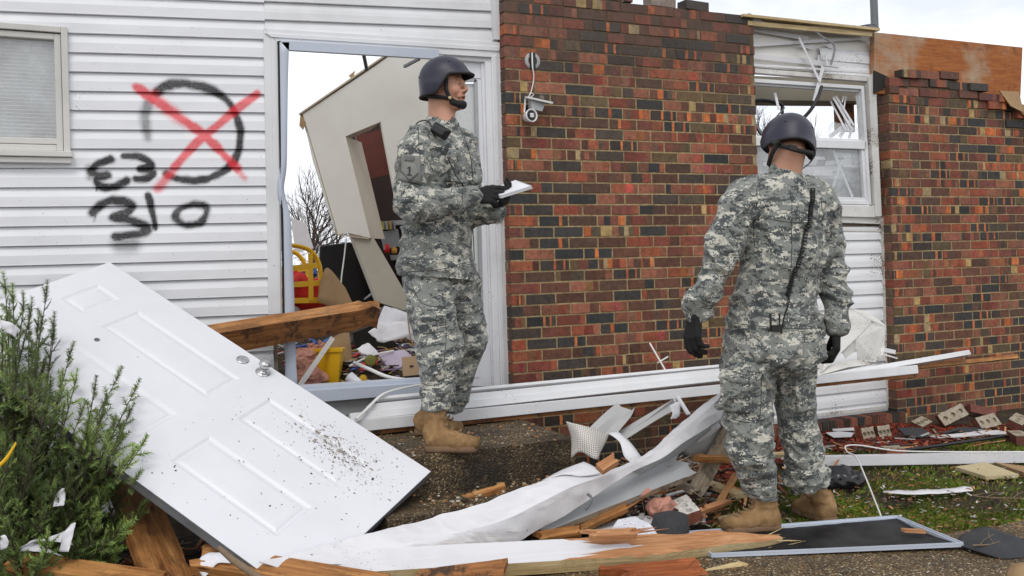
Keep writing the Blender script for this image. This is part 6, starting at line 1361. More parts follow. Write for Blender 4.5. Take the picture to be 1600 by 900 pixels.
bits('shingle_scrap', [[(1402, 668), (1440, 668), (1462, 681), (1420, 684)], [(1470, 676), (1500, 667), (1540, 668), (1530, 675)]], MT['felt'], ['black shingle scrap on the red mulch', 'black shingle scrap between the fallen bricks'], 'shingle scrap', 'shingle scraps', .025)
mb = MB(); mb.tube(crom([G(1395, 706, .03), G(1440, 700, .04), G(1510, 690, .04), G(1575, 681, .04)], 5), .011, 6); one(mb, 'garden_edging', MT['black'], 'black plastic edging strip between the red mulch and the grass', 'garden edging')

# ---- rubble pocket in front of the step
one(sheet([[G(1014, 832, .045), G(1022, 802, .12)], [G(1048, 838, .04), G(1050, 798, .13)], [G(1077, 832, .04), G(1073, 804, .11)]], .01, 4, 4, crumple=.01, smooth=False), 'shingle_piece', MT['shingle'], 'granular black roof shingle standing beside the printed paper', 'shingle', 'roof shingles')
one(sheet([[G(800, 838, .04), G(800, 812, .12)], [G(840, 834, .04), G(838, 810, .12)], [G(880, 828, .03), G(868, 810, .09)]], .01, 4, 4, crumple=.015, smooth=False), 'shingle_piece', MT['shingle'], 'granular grey black shingle under the snapped board left of the brown splinter', 'shingle', 'roof shingles')
mb = MB(); mb.obox(G(1010, 818, .055), A3(1, -.05, .02), A3(0, 1, 0), A3(0, 0, 1), .27, .06, .022); one(mb, 'white_block', MT['trim'], 'white painted wood block half hidden under the printed paper and shingle', 'wood block', bevel=.003)
pr = NT('printed_paper'); v = pr.vec('gc'); w_ = pr.n('ShaderNodeTexWave', wave_type='BANDS', bands_direction='Y'); pr.l(v, w_.inputs[0]); w_.inputs['Scale'].default_value = 28; nn2 = pr.noise(pr.vec('gc', (60, 12, 1)), 3, 2)
pr.fin(pr.mix(pr.math('MULTIPLY', pr.math('GREATER_THAN', w_.outputs[1], .86), pr.math('GREATER_THAN', nn2, .56)), (.70, .70, .76), (.22, .22, .28)), .8, .2); MT['print'] = pr.m
one(sheet([[G(950, 835, .07), G(956, 826, .10), G(965, 812, .13)], [G(980, 838, .07), G(985, 818, .12), G(990, 808, .13)], [G(1010, 842, .06), G(1010, 824, .09), G(1000, 812, .12)], [G(1032, 842, .05), G(1024, 830, .07), G(1015, 818, .10)]], .001, 5, 5, crumple=.008, cs=14), 'printed_paper', MT['print'], 'crumpled printed white sheet of paper behind the painted board', 'paper', 'papers')
s = SDF(.02); c0 = G(1036, 790, .12)
for k in range(9): s.seg(c0+rng.uniform(-.05, .05, 3)*A3(1.1, .7, .5), c0+rng.uniform(-.05, .05, 3)*A3(1.1, .7, .5), .022, .02)
V, Fq = s.eval(.006); V = V+.012*np.stack([fbm(V, 28, k, 3) for k in (1, 2, 3)], -1); mb = MB(); mb.add(V, Fq, 0, (1, 1, 1), None, True); one(mb, 'insulation_tuft', MT['pink'], 'pink tuft of insulation beside the white topped brick', 'insulation', 'insulation tufts')
mb = sheet([Z3((1000, 778, 4.05), (1004, 770, 4.05)), Z3((1012, 772, 4.05), (1010, 764, 4.05)), Z3((1018, 768, 4.05), (1014, 762, 4.05))], .006, 3, 3); one(mb, 'insulation_tuft', MT['pink'], 'tiny pink insulation scrap under the snapped board', 'insulation', 'insulation tufts')
mb = MB(); mb.tube(crom([Zd(918, 772, 3.88), Zd(924, 778, 3.86), Zd(920, 790, 3.85), Zd(914, 796, 3.85)], 4), .006, 6); one(mb, 'metal_hook', MT['pipe'], 'grey bent metal hook hanging under the snapped board', 'hook')
mb = MB(); mb.tube(crom([W(556, 655, -.5), W(572, 640, -.45), W(600, 615, -.35), W(640, 604, -.28), W(665, 600, -.25)], 6), .011, 6, flat=.5); one(mb, 'plastic_edging', MT['white'], 'curved white plastic strip rising from the fallen jamb at the threshold', 'plastic strip')

# ================================================================= INSIDE THE DOORWAY
I = lambda x, y, Y: W(x, y, Y)
pn = empty('leaning_wall_panel', I(560, 470, 1.2), 'cream interior wall section leaning sideways with a broken opening in it', 'wall panel')
YP = lambda x, y: 1.9-.0022*(x-560)+.0012*(y-300)
def pp(pts, th_=.10): return [I(x, y, YP(x, y)) for x, y in pts], th_
mb = MB()
for pts in ([(473, 178), (602, 93), (700, 30), (700, 150), (595, 190), (540, 213)], [(473, 178), (540, 213), (579, 372), (545, 364), (527, 366), (512, 320), (490, 250), (480, 205)], [(595, 190), (700, 150), (720, 360), (640, 345), (622, 330)]):
    p_, th_ = pp(pts); mb.poly(p_, .035, (0, 1, 0))
mb.build('drywall', MT['drywall'], pn)
mb = MB()
p_, _ = pp([(549, 364), (576, 371), (630, 484), (591, 472)]); mb.poly([p+A3(0, .02, 0) for p in p_], .09, (0, 1, 0)); p_, _ = pp([(576, 371), (583, 368), (650, 484), (630, 484)]); mb.poly([p+A3(0, .02, 0) for p in p_], .09, (0, 1, 0))
mb.build('stud', m_paint('cream_paint', (.60, .57, .48), .7, .2, .3), pn)
mb = MB()
q0 = [I(540, 213, YP(540, 213)+.004), I(579, 372, YP(579, 372)+.004)]; back = [p+A3(.20, .30, 0) for p in q0]; mb.poly([q0[0], q0[1], back[1], back[0]], .006, (-1, 0, 0))
q1 = [I(540, 213, YP(540, 213)+.036), I(595, 190, YP(595, 190)+.036)]; back = [p+A3(.02, .35, -.01) for p in q1]; mb.poly([q1[0], q1[1], back[1], back[0]], .006, (0, 0, 1))
mb.build('reveal', m_paint('beige_paint', (.55, .47, .38), .7, .2, .3), pn)
mb = MB(); p_ = [I(470, 180, YP(470, 180)-.004), I(602, 90, YP(602, 90)-.004), I(703, 26, YP(700, 26)-.004)]
for a, b in zip(p_[:-1], p_[1:]): mb.bar(a+A3(0, .02, .006), b+A3(0, .02, .006), .05, .012)
mb.bar(I(473, 180, YP(473, 180)+.02), I(527, 366, YP(527, 366)+.02), .012, .045, (0, 1, 0)); mb.bar(I(527, 366, YP(527, 366)+.015), I(577, 373, YP(577, 373)+.015), .04, .01)
mb.build('torn_edge', MT['drywall_edge'], pn)
mb = MB(); mb.poly([I(470, 176, 1.95), I(478, 192, 1.95), I(474, 203, 1.95), I(468, 196, 1.95)], .01, (0, 1, 0)); mb.poly([I(545, 118, 1.92), I(555, 110, 1.92), I(552, 124, 1.92)], .01, (0, 1, 0)); mb.build('torn_flap', MT['cardboard'], pn)
cb = empty('kitchen_cabinet', I(590, 300, 2.8), 'dark red wooden cabinet seen through the broken opening in the leaning wall', 'cabinet')
mb = MB(); 
def wq(pts, Y, th_=.02): mb.poly([I(x, y, Y) for x, y in pts], th_, (0, 1, 0))
wq([(556, 212), (606, 200), (625, 268), (568, 282)], 2.35); mb.build('cabinet_door', MT['cabinet'], cb)
mb = MB(); wq([(598, 205), (604, 203), (622, 268), (613, 270)], 2.33, .01); mb.build('door_stile', m_simple('brown_wood_strip', (.15, .05, .02), .5), cb)
mb = MB(); wq([(535, 185), (700, 160), (720, 480), (590, 480)], 2.7, .05); mb.build('cabinet_back', m_simple('dark_interior_board', (.025, .010, .007), .7), cb)
mb = MB(); wq([(622, 398), (700, 396), (705, 402), (624, 406)], 2.45, .25); wq([(608, 345), (700, 340), (702, 346), (610, 352)], 2.45, .25); mb.build('shelf', m_simple('grey_shelf', (.32, .32, .31), .5), cb)
mb = MB(); wq([(632, 410), (700, 405), (700, 480), (650, 480)], 2.4, .03); mb.build('drawer_front', MT['cabinet'], cb)
for (x, y, w_, h_, c_, lab) in ((605, 388, 8, 14, (.5, .01, .01), 'small red jar on the cabinet shelf behind the soldier'), (616, 391, 9, 10, (.45, .22, .03), 'small orange box on the cabinet shelf beside the red jar')):
    mb = MB(); c = I(x, y, 2.4); r = w_/2*dep(c)/F; hh = h_*dep(c)/F; mb.lathe(c-A3(0, 0, hh/2), (0, 0, 1), [(0, .001), (0, r), (hh*.75, r), (hh*.8, r*.6), (hh, r*.6), (hh, .001)], 12, 0, c_); one(mb, 'jar', MT['tint'], lab, 'jar')
for k in range(4):
    mb = MB(); x = 597+k*6; c = I(x, 352, 2.4); mb.obox(c, A3(1, 0, .2), A3(0, 1, 0), A3(-.2, 0, 1), .008, .02, .035, 0, [(.35, .3, .05), (.3, .3, .3), (.4, .25, .04), (.2, .2, .22)][k]); one(mb, 'small_packet', MT['tint'], ['yellow packet leftmost in the shelf opening of the cabinet', 'grey packet beside the leftmost yellow one in the cabinet', 'orange packet third along in the cabinet', 'dark packet rightmost in the cabinet row'][k], 'packet', 'packets in the cabinet')
mb = MB(); wq([(596, 362), (622, 358), (626, 384), (602, 390)], 2.42, .05); one(mb, 'plastic_basket', m_simple('grey_basket', (.22, .23, .24), .6), 'grey plastic basket in the cabinet under the packets', 'basket')

# black headboard
mb = MB(); wq([(500, 384), (548, 378), (568, 396), (592, 472), (520, 472), (498, 430)], 2.9, .06); hb = one(mb, 'black_headboard', m_simple('black_lacquer', (.010, .010, .012), .3, .2), 'large black lacquered panel standing behind the yellow bed frame', 'headboard', bevel=.01)
# yellow toy bed frame: two arched ends
bf = empty('yellow_bed_frame', I(475, 480, 1.2), 'bright yellow plastic arched bed frame inside the doorway', 'bed frame')
for k, (dx, dy, Y, sc) in enumerate(((0, 0, 1.1, 1.), (-20, 18, 1.6, .9))):
    mb = MB(); arch = crom([I(438+dx, 384+dy*.3, Y), I(462+dx, 384+dy*.3, Y), I(485+dx, 392+dy*.3, Y), I(498+dx, 412+dy*.3, Y), I(501+dx, 440+dy*.3, Y), I(502+dx, 474, Y)], 8); mb.tube(arch, .024, 8, flat=.6)
    for yb in ((421, 414), (446, 442), (470, 469)): mb.bar(I(440+dx, yb[0]+dy*.3, Y), I(500+dx, yb[1]+dy*.3, Y), .03, .035)
    mb.bar(I(485+dx, 396+dy*.3, Y-.015), I(486+dx, 470, Y-.015), .03, .02, (0, 1, 0)) if k == 0 else None
    mb.build('arched_end', MT['yellow'], bf)
def soft(name, mat, c, rad, label, cat, group=None, n=7, seed=1, sq=(1, 1, .7), rr=.4, amp=.02, cs=12):
    r_ = np.random.default_rng(seed); s = SDF(rad*.3); c = np.array(c)
    for k in range(n): a = c+r_.uniform(-1, 1, 3)*rad*A3(*sq)*.6; b = c+r_.uniform(-1, 1, 3)*rad*A3(*sq)*.6; s.seg(a, b, rad*rr, rad*rr*.8)
    V, Fq = s.eval(max(.006, rad/16)); V = V+amp*np.stack([fbm(V, cs, k+seed, 3) for k in (1, 2, 3)], -1); mb = MB(); mb.add(V, Fq, 0, (1, 1, 1), None, True); return one(mb, name, mat, label, cat, group)
soft('red_blanket', MT['red'], I(470, 458, 1.35), .20, 'crumpled red blanket behind the bars of the yellow bed frame', 'blanket', sq=(1.2, .5, .55), seed=3)
soft('blue_cloth', MT['blue'], I(482, 425, 1.7), .07, 'small blue cloth behind the yellow bed frame', 'cloth', seed=4)
mb = MB(); wq([(455, 340), (478, 348), (490, 388), (462, 396)], 1.9, .01); one(mb, 'hanging_sheet', MT['paper'], 'pale grey sheet hanging behind the top of the yellow bed frame', 'sheet')
one(sheet([[I(496, 470, 1.0), I(500, 440, 1.05)], [I(520, 480, .95), I(512, 418, 1.05)], [I(555, 482, .95), I(540, 450, 1.0)]], .006, 4, 4), 'cardboard_scrap', MT['cardboard'], 'torn cardboard flap sticking up behind the beam beside the yellow frame', 'cardboard', 'cardboard scraps')
# lower pile
def pbox(name, pts, Y, th_, mat, label, cat, group=None, n=(0, 1, 0)):
    mb = MB(); mb.poly([I(x, y, Y) for x, y in pts], th_, n); return one(mb, name, mat, label, cat, group)
bn = empty('yellow_bin', I(515, 610, .4), 'yellow plastic bin without lid behind the threshold', 'bin')
def bin_shell(mb, o, hgt): 
    pass
mb = MB(); r0 = [I(482, 548, .55), I(532, 547, .45), I(538, 545, .80), I(495, 546, .9)]; r1 = [I(488, 606, .55), I(528, 608, .47), I(532, 606, .75), I(495, 604, .8)]
for i in range(4): mb.poly([r0[i], r0[(i+1) % 4], r1[(i+1) % 4], r1[i]], .004, np.cross(r0[(i+1) % 4]-r0[i], r1[i]-r0[i]))
mb.build('bin_body', MT['yellow'], bn)
mb = MB()
for i in range(4): mb.bar(r0[i], r0[(i+1) % 4], .02, .02)
mb.build('bin_rim', MT['yellow'], bn)
soft('insulation_tuft', MT['pink'], I(478, 585, .50), .13, 'brownish pink heap of insulation at the left side of the doorway', 'insulation', 'insulation tufts', seed=8, sq=(.8, .5, 1.5), n=12, rr=.32, amp=.03, cs=18)
soft('insulation_tuft', MT['pink'], I(498, 556, .62), .09, 'dusty pink insulation clump above the yellow bin', 'insulation', 'insulation tufts', seed=9, sq=(1, .5, 1), n=10, rr=.3, amp=.03, cs=18)
board('white_lath', I(466, 606, .25), I(520, 528, .50), .028, .008, A3(0, -1, 0), MT['trim_dirty'], 'narrow speckled white lath leaning in front of the yellow bin', 'lath', nw=3)
pbox('blue_lid', [(462, 542), (498, 534), (500, 548), (464, 554)], .8, .03, MT['blue'], 'bright blue plastic lid edge under the orange brown beam', 'lid')  # edge of a loose blue plastic lid
one(sheet([[I(500, 540, .9), I(505, 575, .85)], [I(530, 522, .95), I(538, 600, .8)], [I(545, 520, 1.0), I(556, 610, .8)]], .006, 4, 4), 'cardboard_scrap', MT['cardboard'], 'upright cardboard sheet behind the yellow bin', 'cardboard', 'cardboard scraps')
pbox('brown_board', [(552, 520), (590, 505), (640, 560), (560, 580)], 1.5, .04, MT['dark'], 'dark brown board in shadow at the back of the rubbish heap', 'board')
mb = sheet([[I(600, 478, 1.1), I(582, 520, .95)], [I(625, 484, 1.1), I(612, 512, .9)], [I(655, 492, 1.1), I(650, 530, .95)], [I(690, 500, 1.1), I(690, 540, 1.0)]], .005, 6, 8, crumple=.04, cs=5); one(mb, 'plastic_sheeting', MT['paper'], 'billowing white plastic sheeting behind the end of the beam', 'plastic sheet')
one(sheet([[I(575, 518, .9), I(590, 530, .85)], [I(600, 505, .92), I(620, 530, .85)], [I(640, 500, .95), I(648, 522, .9)]], .003, 5, 5, crumple=.03, cs=9), 'crumpled_paper', MT['paper'], 'crumpled grey white paper in front of the plastic sheeting', 'paper', 'papers')
one(sheet([[I(557, 545, .7), I(566, 552, .66)], [I(575, 535, .72), I(580, 556, .66)], [I(585, 545, .72), I(592, 552, .7)]], .003, 6, 5, crumple=.02, cs=14), 'crumpled_paper', MT['paper'], 'curled white paper scrap above the round yellow capped jar', 'paper', 'papers')
bk = empty('magazine_stack', I(620, 585, .5), 'pale purple magazines lying in a fanned stack in the doorway', 'magazines')
for k, dy in enumerate((0, 4, 8)):
    mb = MB(); o_ = [I(590+k*2, 552+dy, .62), I(632+k, 546+dy, .62), I(650, 562+dy, .52), I(612+k, 580+dy, .45)]; mb.poly(o_, .008, (0, 0, -1)); mb.build('magazine', m_simple('magazine_cover_%d' % k, [(.42, .36, .46), (.50, .47, .50), (.36, .28, .38)][k], .5, .2), bk)
pbox('picture_card', [(628, 558), (658, 556), (660, 585), (630, 588)], .36, .006, m_simple('tan_card', (.48, .33, .20), .8, .1), 'blank tan card leaning beside the left knee of the standing soldier', 'card')
mb = MB(); mb.obox(I(643, 572, .355), X_, A3(0, 1, 0), Z_, .012, .002, .004); tag(mb.build('ink_mark', MT['black']), 'tiny dark mark in the middle of the tan card', 'ink mark')
mb = MB(); c = I(578, 564, .5); mb.lathe(c, nrm(A3(-.1, -1, .3)), [(0, .034), (.02, .036), (.022, .030), (.024, .001)], 18); one(mb, 'small_tin', m_simple('olive_tin', (.16, .15, .01), .4), 'round dark yellow tin among the rubbish', 'tin')
mb = MB(); c = I(567, 592, .40); mb.lathe(c, nrm(A3(-.2, -1, .2)), [(0, .022), (.02, .024), (.022, .019), (.024, .001)], 14); one(mb, 'bottle_cap', MT['yellow'], 'small bright yellow bottle cap in front of the rubbish heap', 'cap')
mb = MB(); mb.tube([I(545, 588, .30), I(568, 608, .24)], [.032, .030], 14); mb.tube([I(560, 612, .24), I(605, 604, .22)], [.024, .018], 10); one(mb, 'paper_roll', MT['paper'], 'white paper roll lying on the threshold beside the yellow bin', 'paper roll')
mb = MB(); mb.tube(crom([I(552, 566, .35), I(575, 576, .30), I(610, 590, .22), I(660, 596, .20)], 6), .011, 8); one(mb, 'white_hose', MT['white'], 'white plastic hose curving over the rubbish towards the boots', 'hose')
mb = MB(); mb.tube(crom([I(546, 572, .5), I(580, 556, .55), I(615, 548, .6)], 5), .007, 6); one(mb, 'wire', MT['white'], 'thin white wire crossing the rubbish heap', 'wire', 'wires')
mb = MB(); mb.tube(crom([I(541, 372, 1.2), I(538, 400, 1.2), I(533, 440, 1.15), I(534, 472, 1.1)], 5), .005, 6); one(mb, 'wire', MT['white'], 'thin white wire dangling from the torn wall in front of the black panel', 'wire', 'wires')
mb = MB(); mb.tube(crom([I(634, 430, .45), I(636, 470, .4), I(640, 520, .38), I(648, 545, .36)], 6), .005, 6); one(mb, 'wire', MT['lace'], 'tan cord hanging beside the soldier left leg', 'wire', 'wires')
mb = MB(); mb.tube([I(569, 468, .6), I(580, 460, .6)], [.006, .010], 6); one(mb, 'bent_nail', MT['pipe'], 'dark bent rod end sticking up behind the beam', 'nail')
mb = MB(); mb.bar(I(568, 84, .4), I(573, 108, .6), .02, .02); one(mb, 'roof_rod', MT['pipe'], 'short upright grey metal rod at the top of the doorway', 'metal rod', 'metal rods')
mb = MB(); mb.bar(I(632, 104, .5), I(655, 92, .3), .016, .016); one(mb, 'roof_rod', MT['pipe'], 'slanting grey metal rod at the top of the doorway beside the helmet', 'metal rod', 'metal rods')
r4 = np.random.default_rng(11)   # small uncountable litter indoors
mb = MB()
for k in range(900):
    x, y = r4.uniform(1.05, 2.15), r4.uniform(.15, 1.9); z = .50+.10*(y-.2)+.12*max(0, fbm(A3(x, y, 0)[None], 3, 2)[0])+r4.uniform(0, .03); l = r4.uniform(.008, .045); a = r4.uniform(0, 6.3)
    ax = A3(math.cos(a), math.sin(a), r4.uniform(-.5, .5)); c_ = [(.05, .03, .02), (.30, .22, .13), (.55, .54, .52), (.10, .07, .05), (.03, .03, .03), (.22, .12, .05), (.35, .17, .10), (.5, .5, .5), (.45, .02, .02), (.05, .12, .4), (.5, .35, .03), (.3, .2, .35)][r4.integers(0, 12)]
    mb.obox((x, y, z), ax, np.cross(ax, Z_), np.cross(ax, np.cross(ax, Z_)), l, l*r4.uniform(.1, .6), .003, 0, c_)
lt_ = mb.build('indoor_litter', MT['tint']); tag(lt_, 'scattered splinters and scraps heaped on the floor inside the doorway', 'litter', kind='stuff')
X2, Y2 = np.meshgrid(np.linspace(.95, 2.25, 40), np.linspace(.13, 2.6, 60)); P2 = np.stack([X2, Y2, X2*0], -1); P2[..., 2] = .50+.10*(Y2-.2).clip(0)+.10*np.maximum(0, fbm(P2, 3, 2, 3))
mb = MB(); mb.add(P2.reshape(-1, 3), [(i*40+j, i*40+j+1, (i+1)*40+j+1, (i+1)*40+j) for i in range(59) for j in range(39)], 0, (1, 1, 1), None, True); tag(mb.build('rubbish_mound', m_ground(), fix=False), 'dark heap of crushed rubbish and dirt inside the doorway', 'rubble', kind='stuff')

# ================================================================= PLANTS AND GROUND COVER
def m_leaf(name, a, b, rough=.6, spec=.35):
    t = NT(name); c = t.mix(1., t.attr('tint'), t.ramp(t.noise(t.vec('obj'), 7, 3, .6), [(.3, a), (.7, b)]), 'MULTIPLY'); return t.fin(c, rough, spec)
MT['needle'] = m_leaf('yew_needles', (.045, .075, .022), (.150, .190, .050)); MT['bark2'] = m_simple('yew_bark', (.06, .042, .03), .9, .4, 30, bump=1.)
def shrub():
    r_ = np.random.default_rng(21); root = empty('yew_shrub', Zd(20, 930, 3.7), 'dark green yew bush with scraps of paper caught in it, left of the fallen door', 'shrub'); mb = MB(); nv, nf, nc = [], [], []
    def twigp(p, d, L, up_, dens=1., tone=1.):
        n = int(L/.0052*dens); side = nrm(np.cross(d, up_)); bend = r_.uniform(-.2, .5)
        pts = [p+d*L*t+up_*bend*L*t*t*.5 for t in np.linspace(0, 1, 6)]; mb.tube(pts, np.linspace(.0022, .0009, 6), 4, caps=False)
        for i in range(n):
            t = (i+r_.random())/n; q_ = p+d*L*t+up_*bend*L*t*t*.5
            for sg in (1, -1):
                l = .0250*(1-.35*t)*r_.uniform(.75, 1.15); dd = nrm(side*sg+d*.75+up_*r_.uniform(-.15, .35)+r_.normal(0, .1, 3)); w_ = nrm(np.cross(dd, up_))*.0020
                b = len(nv); nv.extend([q_-w_, q_+w_, q_+dd*l]); nf.append((b, b+1, b+2)); c = tone*r_.uniform(.6, 1.35)*(.8+.5*t); nc.extend([(c*.9, c, c*.8)]*3)
    # leaders: where the branch tips appear in the photo
    tips = [(8, 440, 3.75), (38, 470, 3.8), (74, 452, 3.85), (20, 520, 3.7), (60, 545, 3.75), (112, 545, 3.85), (98, 590, 3.75), (150, 600, 3.85), (187, 585, 3.9), (214, 604, 3.9), (205, 640, 3.85), (226, 690, 3.85), (190, 690, 3.75), (130, 640, 3.7), (60, 620, 3.6), (20, 600, 3.6), (160, 720, 3.7), (215, 745, 3.7), (225, 790, 3.65), (190, 820, 3.6), (150, 790, 3.5), (100, 700, 3.55), (45, 700, 3.5), (5, 690, 3.5), (120, 850, 3.45), (70, 800, 3.4), (30, 790, 3.4), (0, 780, 3.4), (30, 860, 3.35), (0, 850, 3.3), (85, 760, 3.45), (170, 760, 3.55), (-20, 560, 3.7), (-30, 640, 3.6), (-30, 740, 3.4), (-30, 480, 3.8), (45, 505, 3.9), (85, 500, 3.95), (15, 480, 3.9), (130, 700, 3.8), (180, 660, 3.9), (90, 650, 3.9), (40, 640, 3.95), (10, 640, 3.95), (60, 720, 3.9), (120, 770, 3.85), (20, 730, 3.85), (185, 860, 3.55), (60, 880, 3.35),
            (160, 650, 3.6), (145, 690, 3.5), (110, 735, 3.45), (205, 715, 3.6), (75, 840, 3.35), (10, 820, 3.3), (140, 830, 3.5), (55, 580, 3.65), (25, 560, 3.6), (5, 530, 3.6), (95, 620, 3.6)]
    def keepout(p):
        x, y = _px(p)
        if y < 514+.73*(x+107)+25 and y > 425: return CC+ray(x, y)*min(dep(p), ddoor(x, y)-.10)
        return p
    tips += [(x_, y_, 3.75) for x_, y_ in ((20, 455), (50, 480), (85, 520), (70, 570), (120, 590), (100, 640), (165, 630), (190, 670), (140, 660), (35, 600), (5, 570), (50, 545), (10, 500), (60, 500), (80, 600), (170, 690))]
    tips += [(r_.uniform(-30, 205), 0, r_.uniform(3.4, 3.8)) for _ in range(24)]; tips = [(x, y if y else r_.uniform(600+max(0, x-60)*.9, 880), d) for x, y, d in tips]; base = Zd(15, 960, 3.7)
    for (x, y, dz) in tips:
        tip = Zd(x, y, dz); bs_ = base+r_.normal(0, .05, 3)*A3(1, 1, 0); mid = bs_*.5+tip*.5+A3(0, 0, -.05)+r_.normal(0, .03, 3); P_ = np.array([keepout(p) for p in crom([bs_, mid, tip], 9)]); tip = P_[-1]
        tall = (y < 600); mb.tube(P_[3:], np.linspace(.008, .0014, len(P_)-3), 5, caps=False); ln = np.linalg.norm(tip-bs_); tone = r_.uniform(.55, 1.35)*(1.45 if (150 < x < 240 and y > 690) or r_.random() < .2 else 1.)
        k0 = 7 if tall else 6; cnt = 25
        for i in range(cnt):
            t = (k0+(len(P_)-1-k0)*(i/cnt)**.85); ii = min(int(t), len(P_)-2); p = P_[ii]+(P_[ii+1]-P_[ii])*(t-ii); d = nrm(P_[ii+1]-P_[ii]); rem = 1-(i/cnt)
            a = i*2.4; s1 = nrm(np.cross(d, A3(.2, 1, .3))); s2 = np.cross(d, s1); o_ = nrm(s1*math.cos(a)+s2*math.sin(a)); dd = nrm(d*r_.uniform(.7, 1.3)+o_*.8)
            twigp(p, dd, r_.uniform(.06, .13)*(.40+.85*rem), nrm(-FW*.7+A3(0, 0, .7)+r_.normal(0, .25, 3)), 1., tone)
        twigp(tip-nrm(tip-mid)*.05, nrm(tip-mid), .085, nrm(-FW+A3(0, 0, .5)), 1., tone)
    # bare stems inside
    for (a, b) in (((30, 900), (130, 660)), ((20, 900), (70, 560)), ((60, 900), (200, 690)), ((0, 850), (40, 600)), ((50, 820), (150, 640))): P_ = crom([Zd(*a, 3.65), Zd((a[0]+b[0])/2-8, (a[1]+b[1])/2, 3.6), Zd(*b, 3.75)], 6); mb.tube(P_, np.linspace(.014, .005, len(P_)), 6)
    mb.build('branches', MT['bark2'], root, fix=False)
    m2 = MB(); m2.add(nv, nf, 0, np.array(nc)); m2.build('needles', MT['needle'], root, fix=False)
    return root
shrub()
for (rows_, lab) in (([[(62, 862, 3.42), (100, 870, 3.40)], [(30, 858, 3.40), (55, 845, 3.44)], [(105, 828, 3.46), (112, 850, 3.42)]], 'large crumpled white paper low in the shrub'), ([[(90, 862, 3.40), (106, 862, 3.4)], [(98, 835, 3.42), (112, 838, 3.42)], [(108, 818, 3.44), (118, 816, 3.44)]], 'upright torn white paper strip low in the shrub'),
                     ([[(82, 792, 3.46), (100, 790, 3.46)], [(86, 775, 3.47), (102, 776, 3.47)], [(95, 764, 3.47), (100, 764, 3.47)]], 'small white paper scrap in the middle of the shrub'), ([[(116, 710, 3.55), (136, 708, 3.55)], [(118, 690, 3.58), (134, 686, 3.58)], [(122, 668, 3.6), (128, 666, 3.6)]], 'white tag of paper among the shrub branches'),
                     ([[(150, 705, 3.62), (160, 700, 3.62)], [(172, 672, 3.66), (180, 680, 3.64)], [(190, 648, 3.7), (196, 652, 3.7)]], 'long twisted white paper in front of the door at the shrub edge'), ([[(0, 500, 3.6), (2, 520, 3.6)], [(18, 505, 3.6), (16, 522, 3.6)], [(30, 514, 3.62), (24, 528, 3.62)]], 'pale paper caught high in the shrub at the left edge'),
                     ([[(0, 838, 3.28), (0, 860, 3.28)], [(8, 836, 3.28), (8, 858, 3.28)], [(14, 846, 3.28), (12, 852, 3.28)]], 'small white paper at the left edge low in the shrub'), ([[(305, 880, 3.36), (318, 905, 3.33)], [(325, 862, 3.38), (340, 880, 3.34)], [(350, 862, 3.38), (362, 878, 3.34)]], 'grey patterned crumpled paper beside the stick')):
    rr_ = [[Zd(*p) for p in r] for r in rows_]; one(sheet(rr_, .0015, 6, 6, crumple=.012, cs=18), 'paper_scrap', MT['paper'], lab, 'paper', 'papers')
mb = sheet([[Zd(-5, 728, 3.4), Zd(-5, 735, 3.4)], [Zd(10, 712, 3.4), Zd(12, 718, 3.4)], [Zd(25, 690, 3.4), Zd(26, 694, 3.4)]], .002, 5, 2); one(mb, 'yellow_leaf', MT['yellow'], 'slender bright yellow leaf strip at the left edge of the shrub', 'leaf')
# dark soil heap under the door and shrub
X2, Y2 = np.meshgrid(np.linspace(-2.2, 2.6, 90), np.linspace(-2.6, -.2, 60)); P2 = np.stack([X2, Y2, X2*0], -1)
hgt = .05*np.exp(-((X2-.0)/1.2)**4-((Y2+1.3)/.9)**4)+.10*np.exp(-((X2-1.9)/.5)**2-((Y2+1.62)/.22)**2)*1.; P2[..., 2] = -.03+hgt+.02*fbm(P2, 6, 5, 3)
mb = MB(); mb.add(P2.reshape(-1, 3), [(i*90+j, i*90+j+1, (i+1)*90+j+1, (i+1)*90+j) for i in range(59) for j in range(89)], 0, (1, 1, 1), None, True); tag(mb.build('soil', m_ground(), fix=False), kind='structure')
# grass blades
def inpoly(x, y, P_):
    c = np.zeros(len(x), bool); n = len(P_)
    for i in range(n):
        (x1, y1), (x2, y2) = P_[i], P_[(i+1) % n]; k = ((y1 > y) != (y2 > y)) & (x < (x2-x1)*(y-y1)/(y2-y1+1e-12)+x1); c ^= k
    return c
gp = [tuple(G(*p)[:2]) for p in ((1095, 772), (1150, 745), (1250, 728), (1290, 704), (1420, 700), (1580, 684), (1700, 690), (1700, 800), (1560, 822), (1480, 832), (1250, 842), (1120, 838), (1090, 815))]
MT['grass'] = m_leaf('grass_blades', (.9, 1., .6), (1.1, 1.1, .9), .6)
r5 = np.random.default_rng(31); Nn = 230000; x = r5.uniform(2.2, 6.5, Nn); y = r5.uniform(-2.6, .1, Nn); keep = inpoly(x, y, gp); x, y = x[keep], y[keep]
den = fbm(np.stack([x, y, x*0], -1), 2.8, 8, 3); keep = r5.random(len(x)) < np.clip(.62+1.2*den, .08, 1); x, y = x[keep], y[keep]; n = len(x); den = fbm(np.stack([x, y, x*0], -1), 3.5, 12, 3)
z0 = ground_h(np.stack([x, y, x*0], -1))-.012; L_ = r5.uniform(.012, .040, n)*(1+.4*den); a = r5.uniform(0, 6.28, n); lean = r5.uniform(.1, 1.3, n); wv_ = r5.uniform(.0010, .0022, n)
d2 = np.stack([np.cos(a), np.sin(a), np.zeros(n)], -1); s2 = np.stack([-np.sin(a), np.cos(a), np.zeros(n)], -1); b0 = np.stack([x, y, z0], -1)
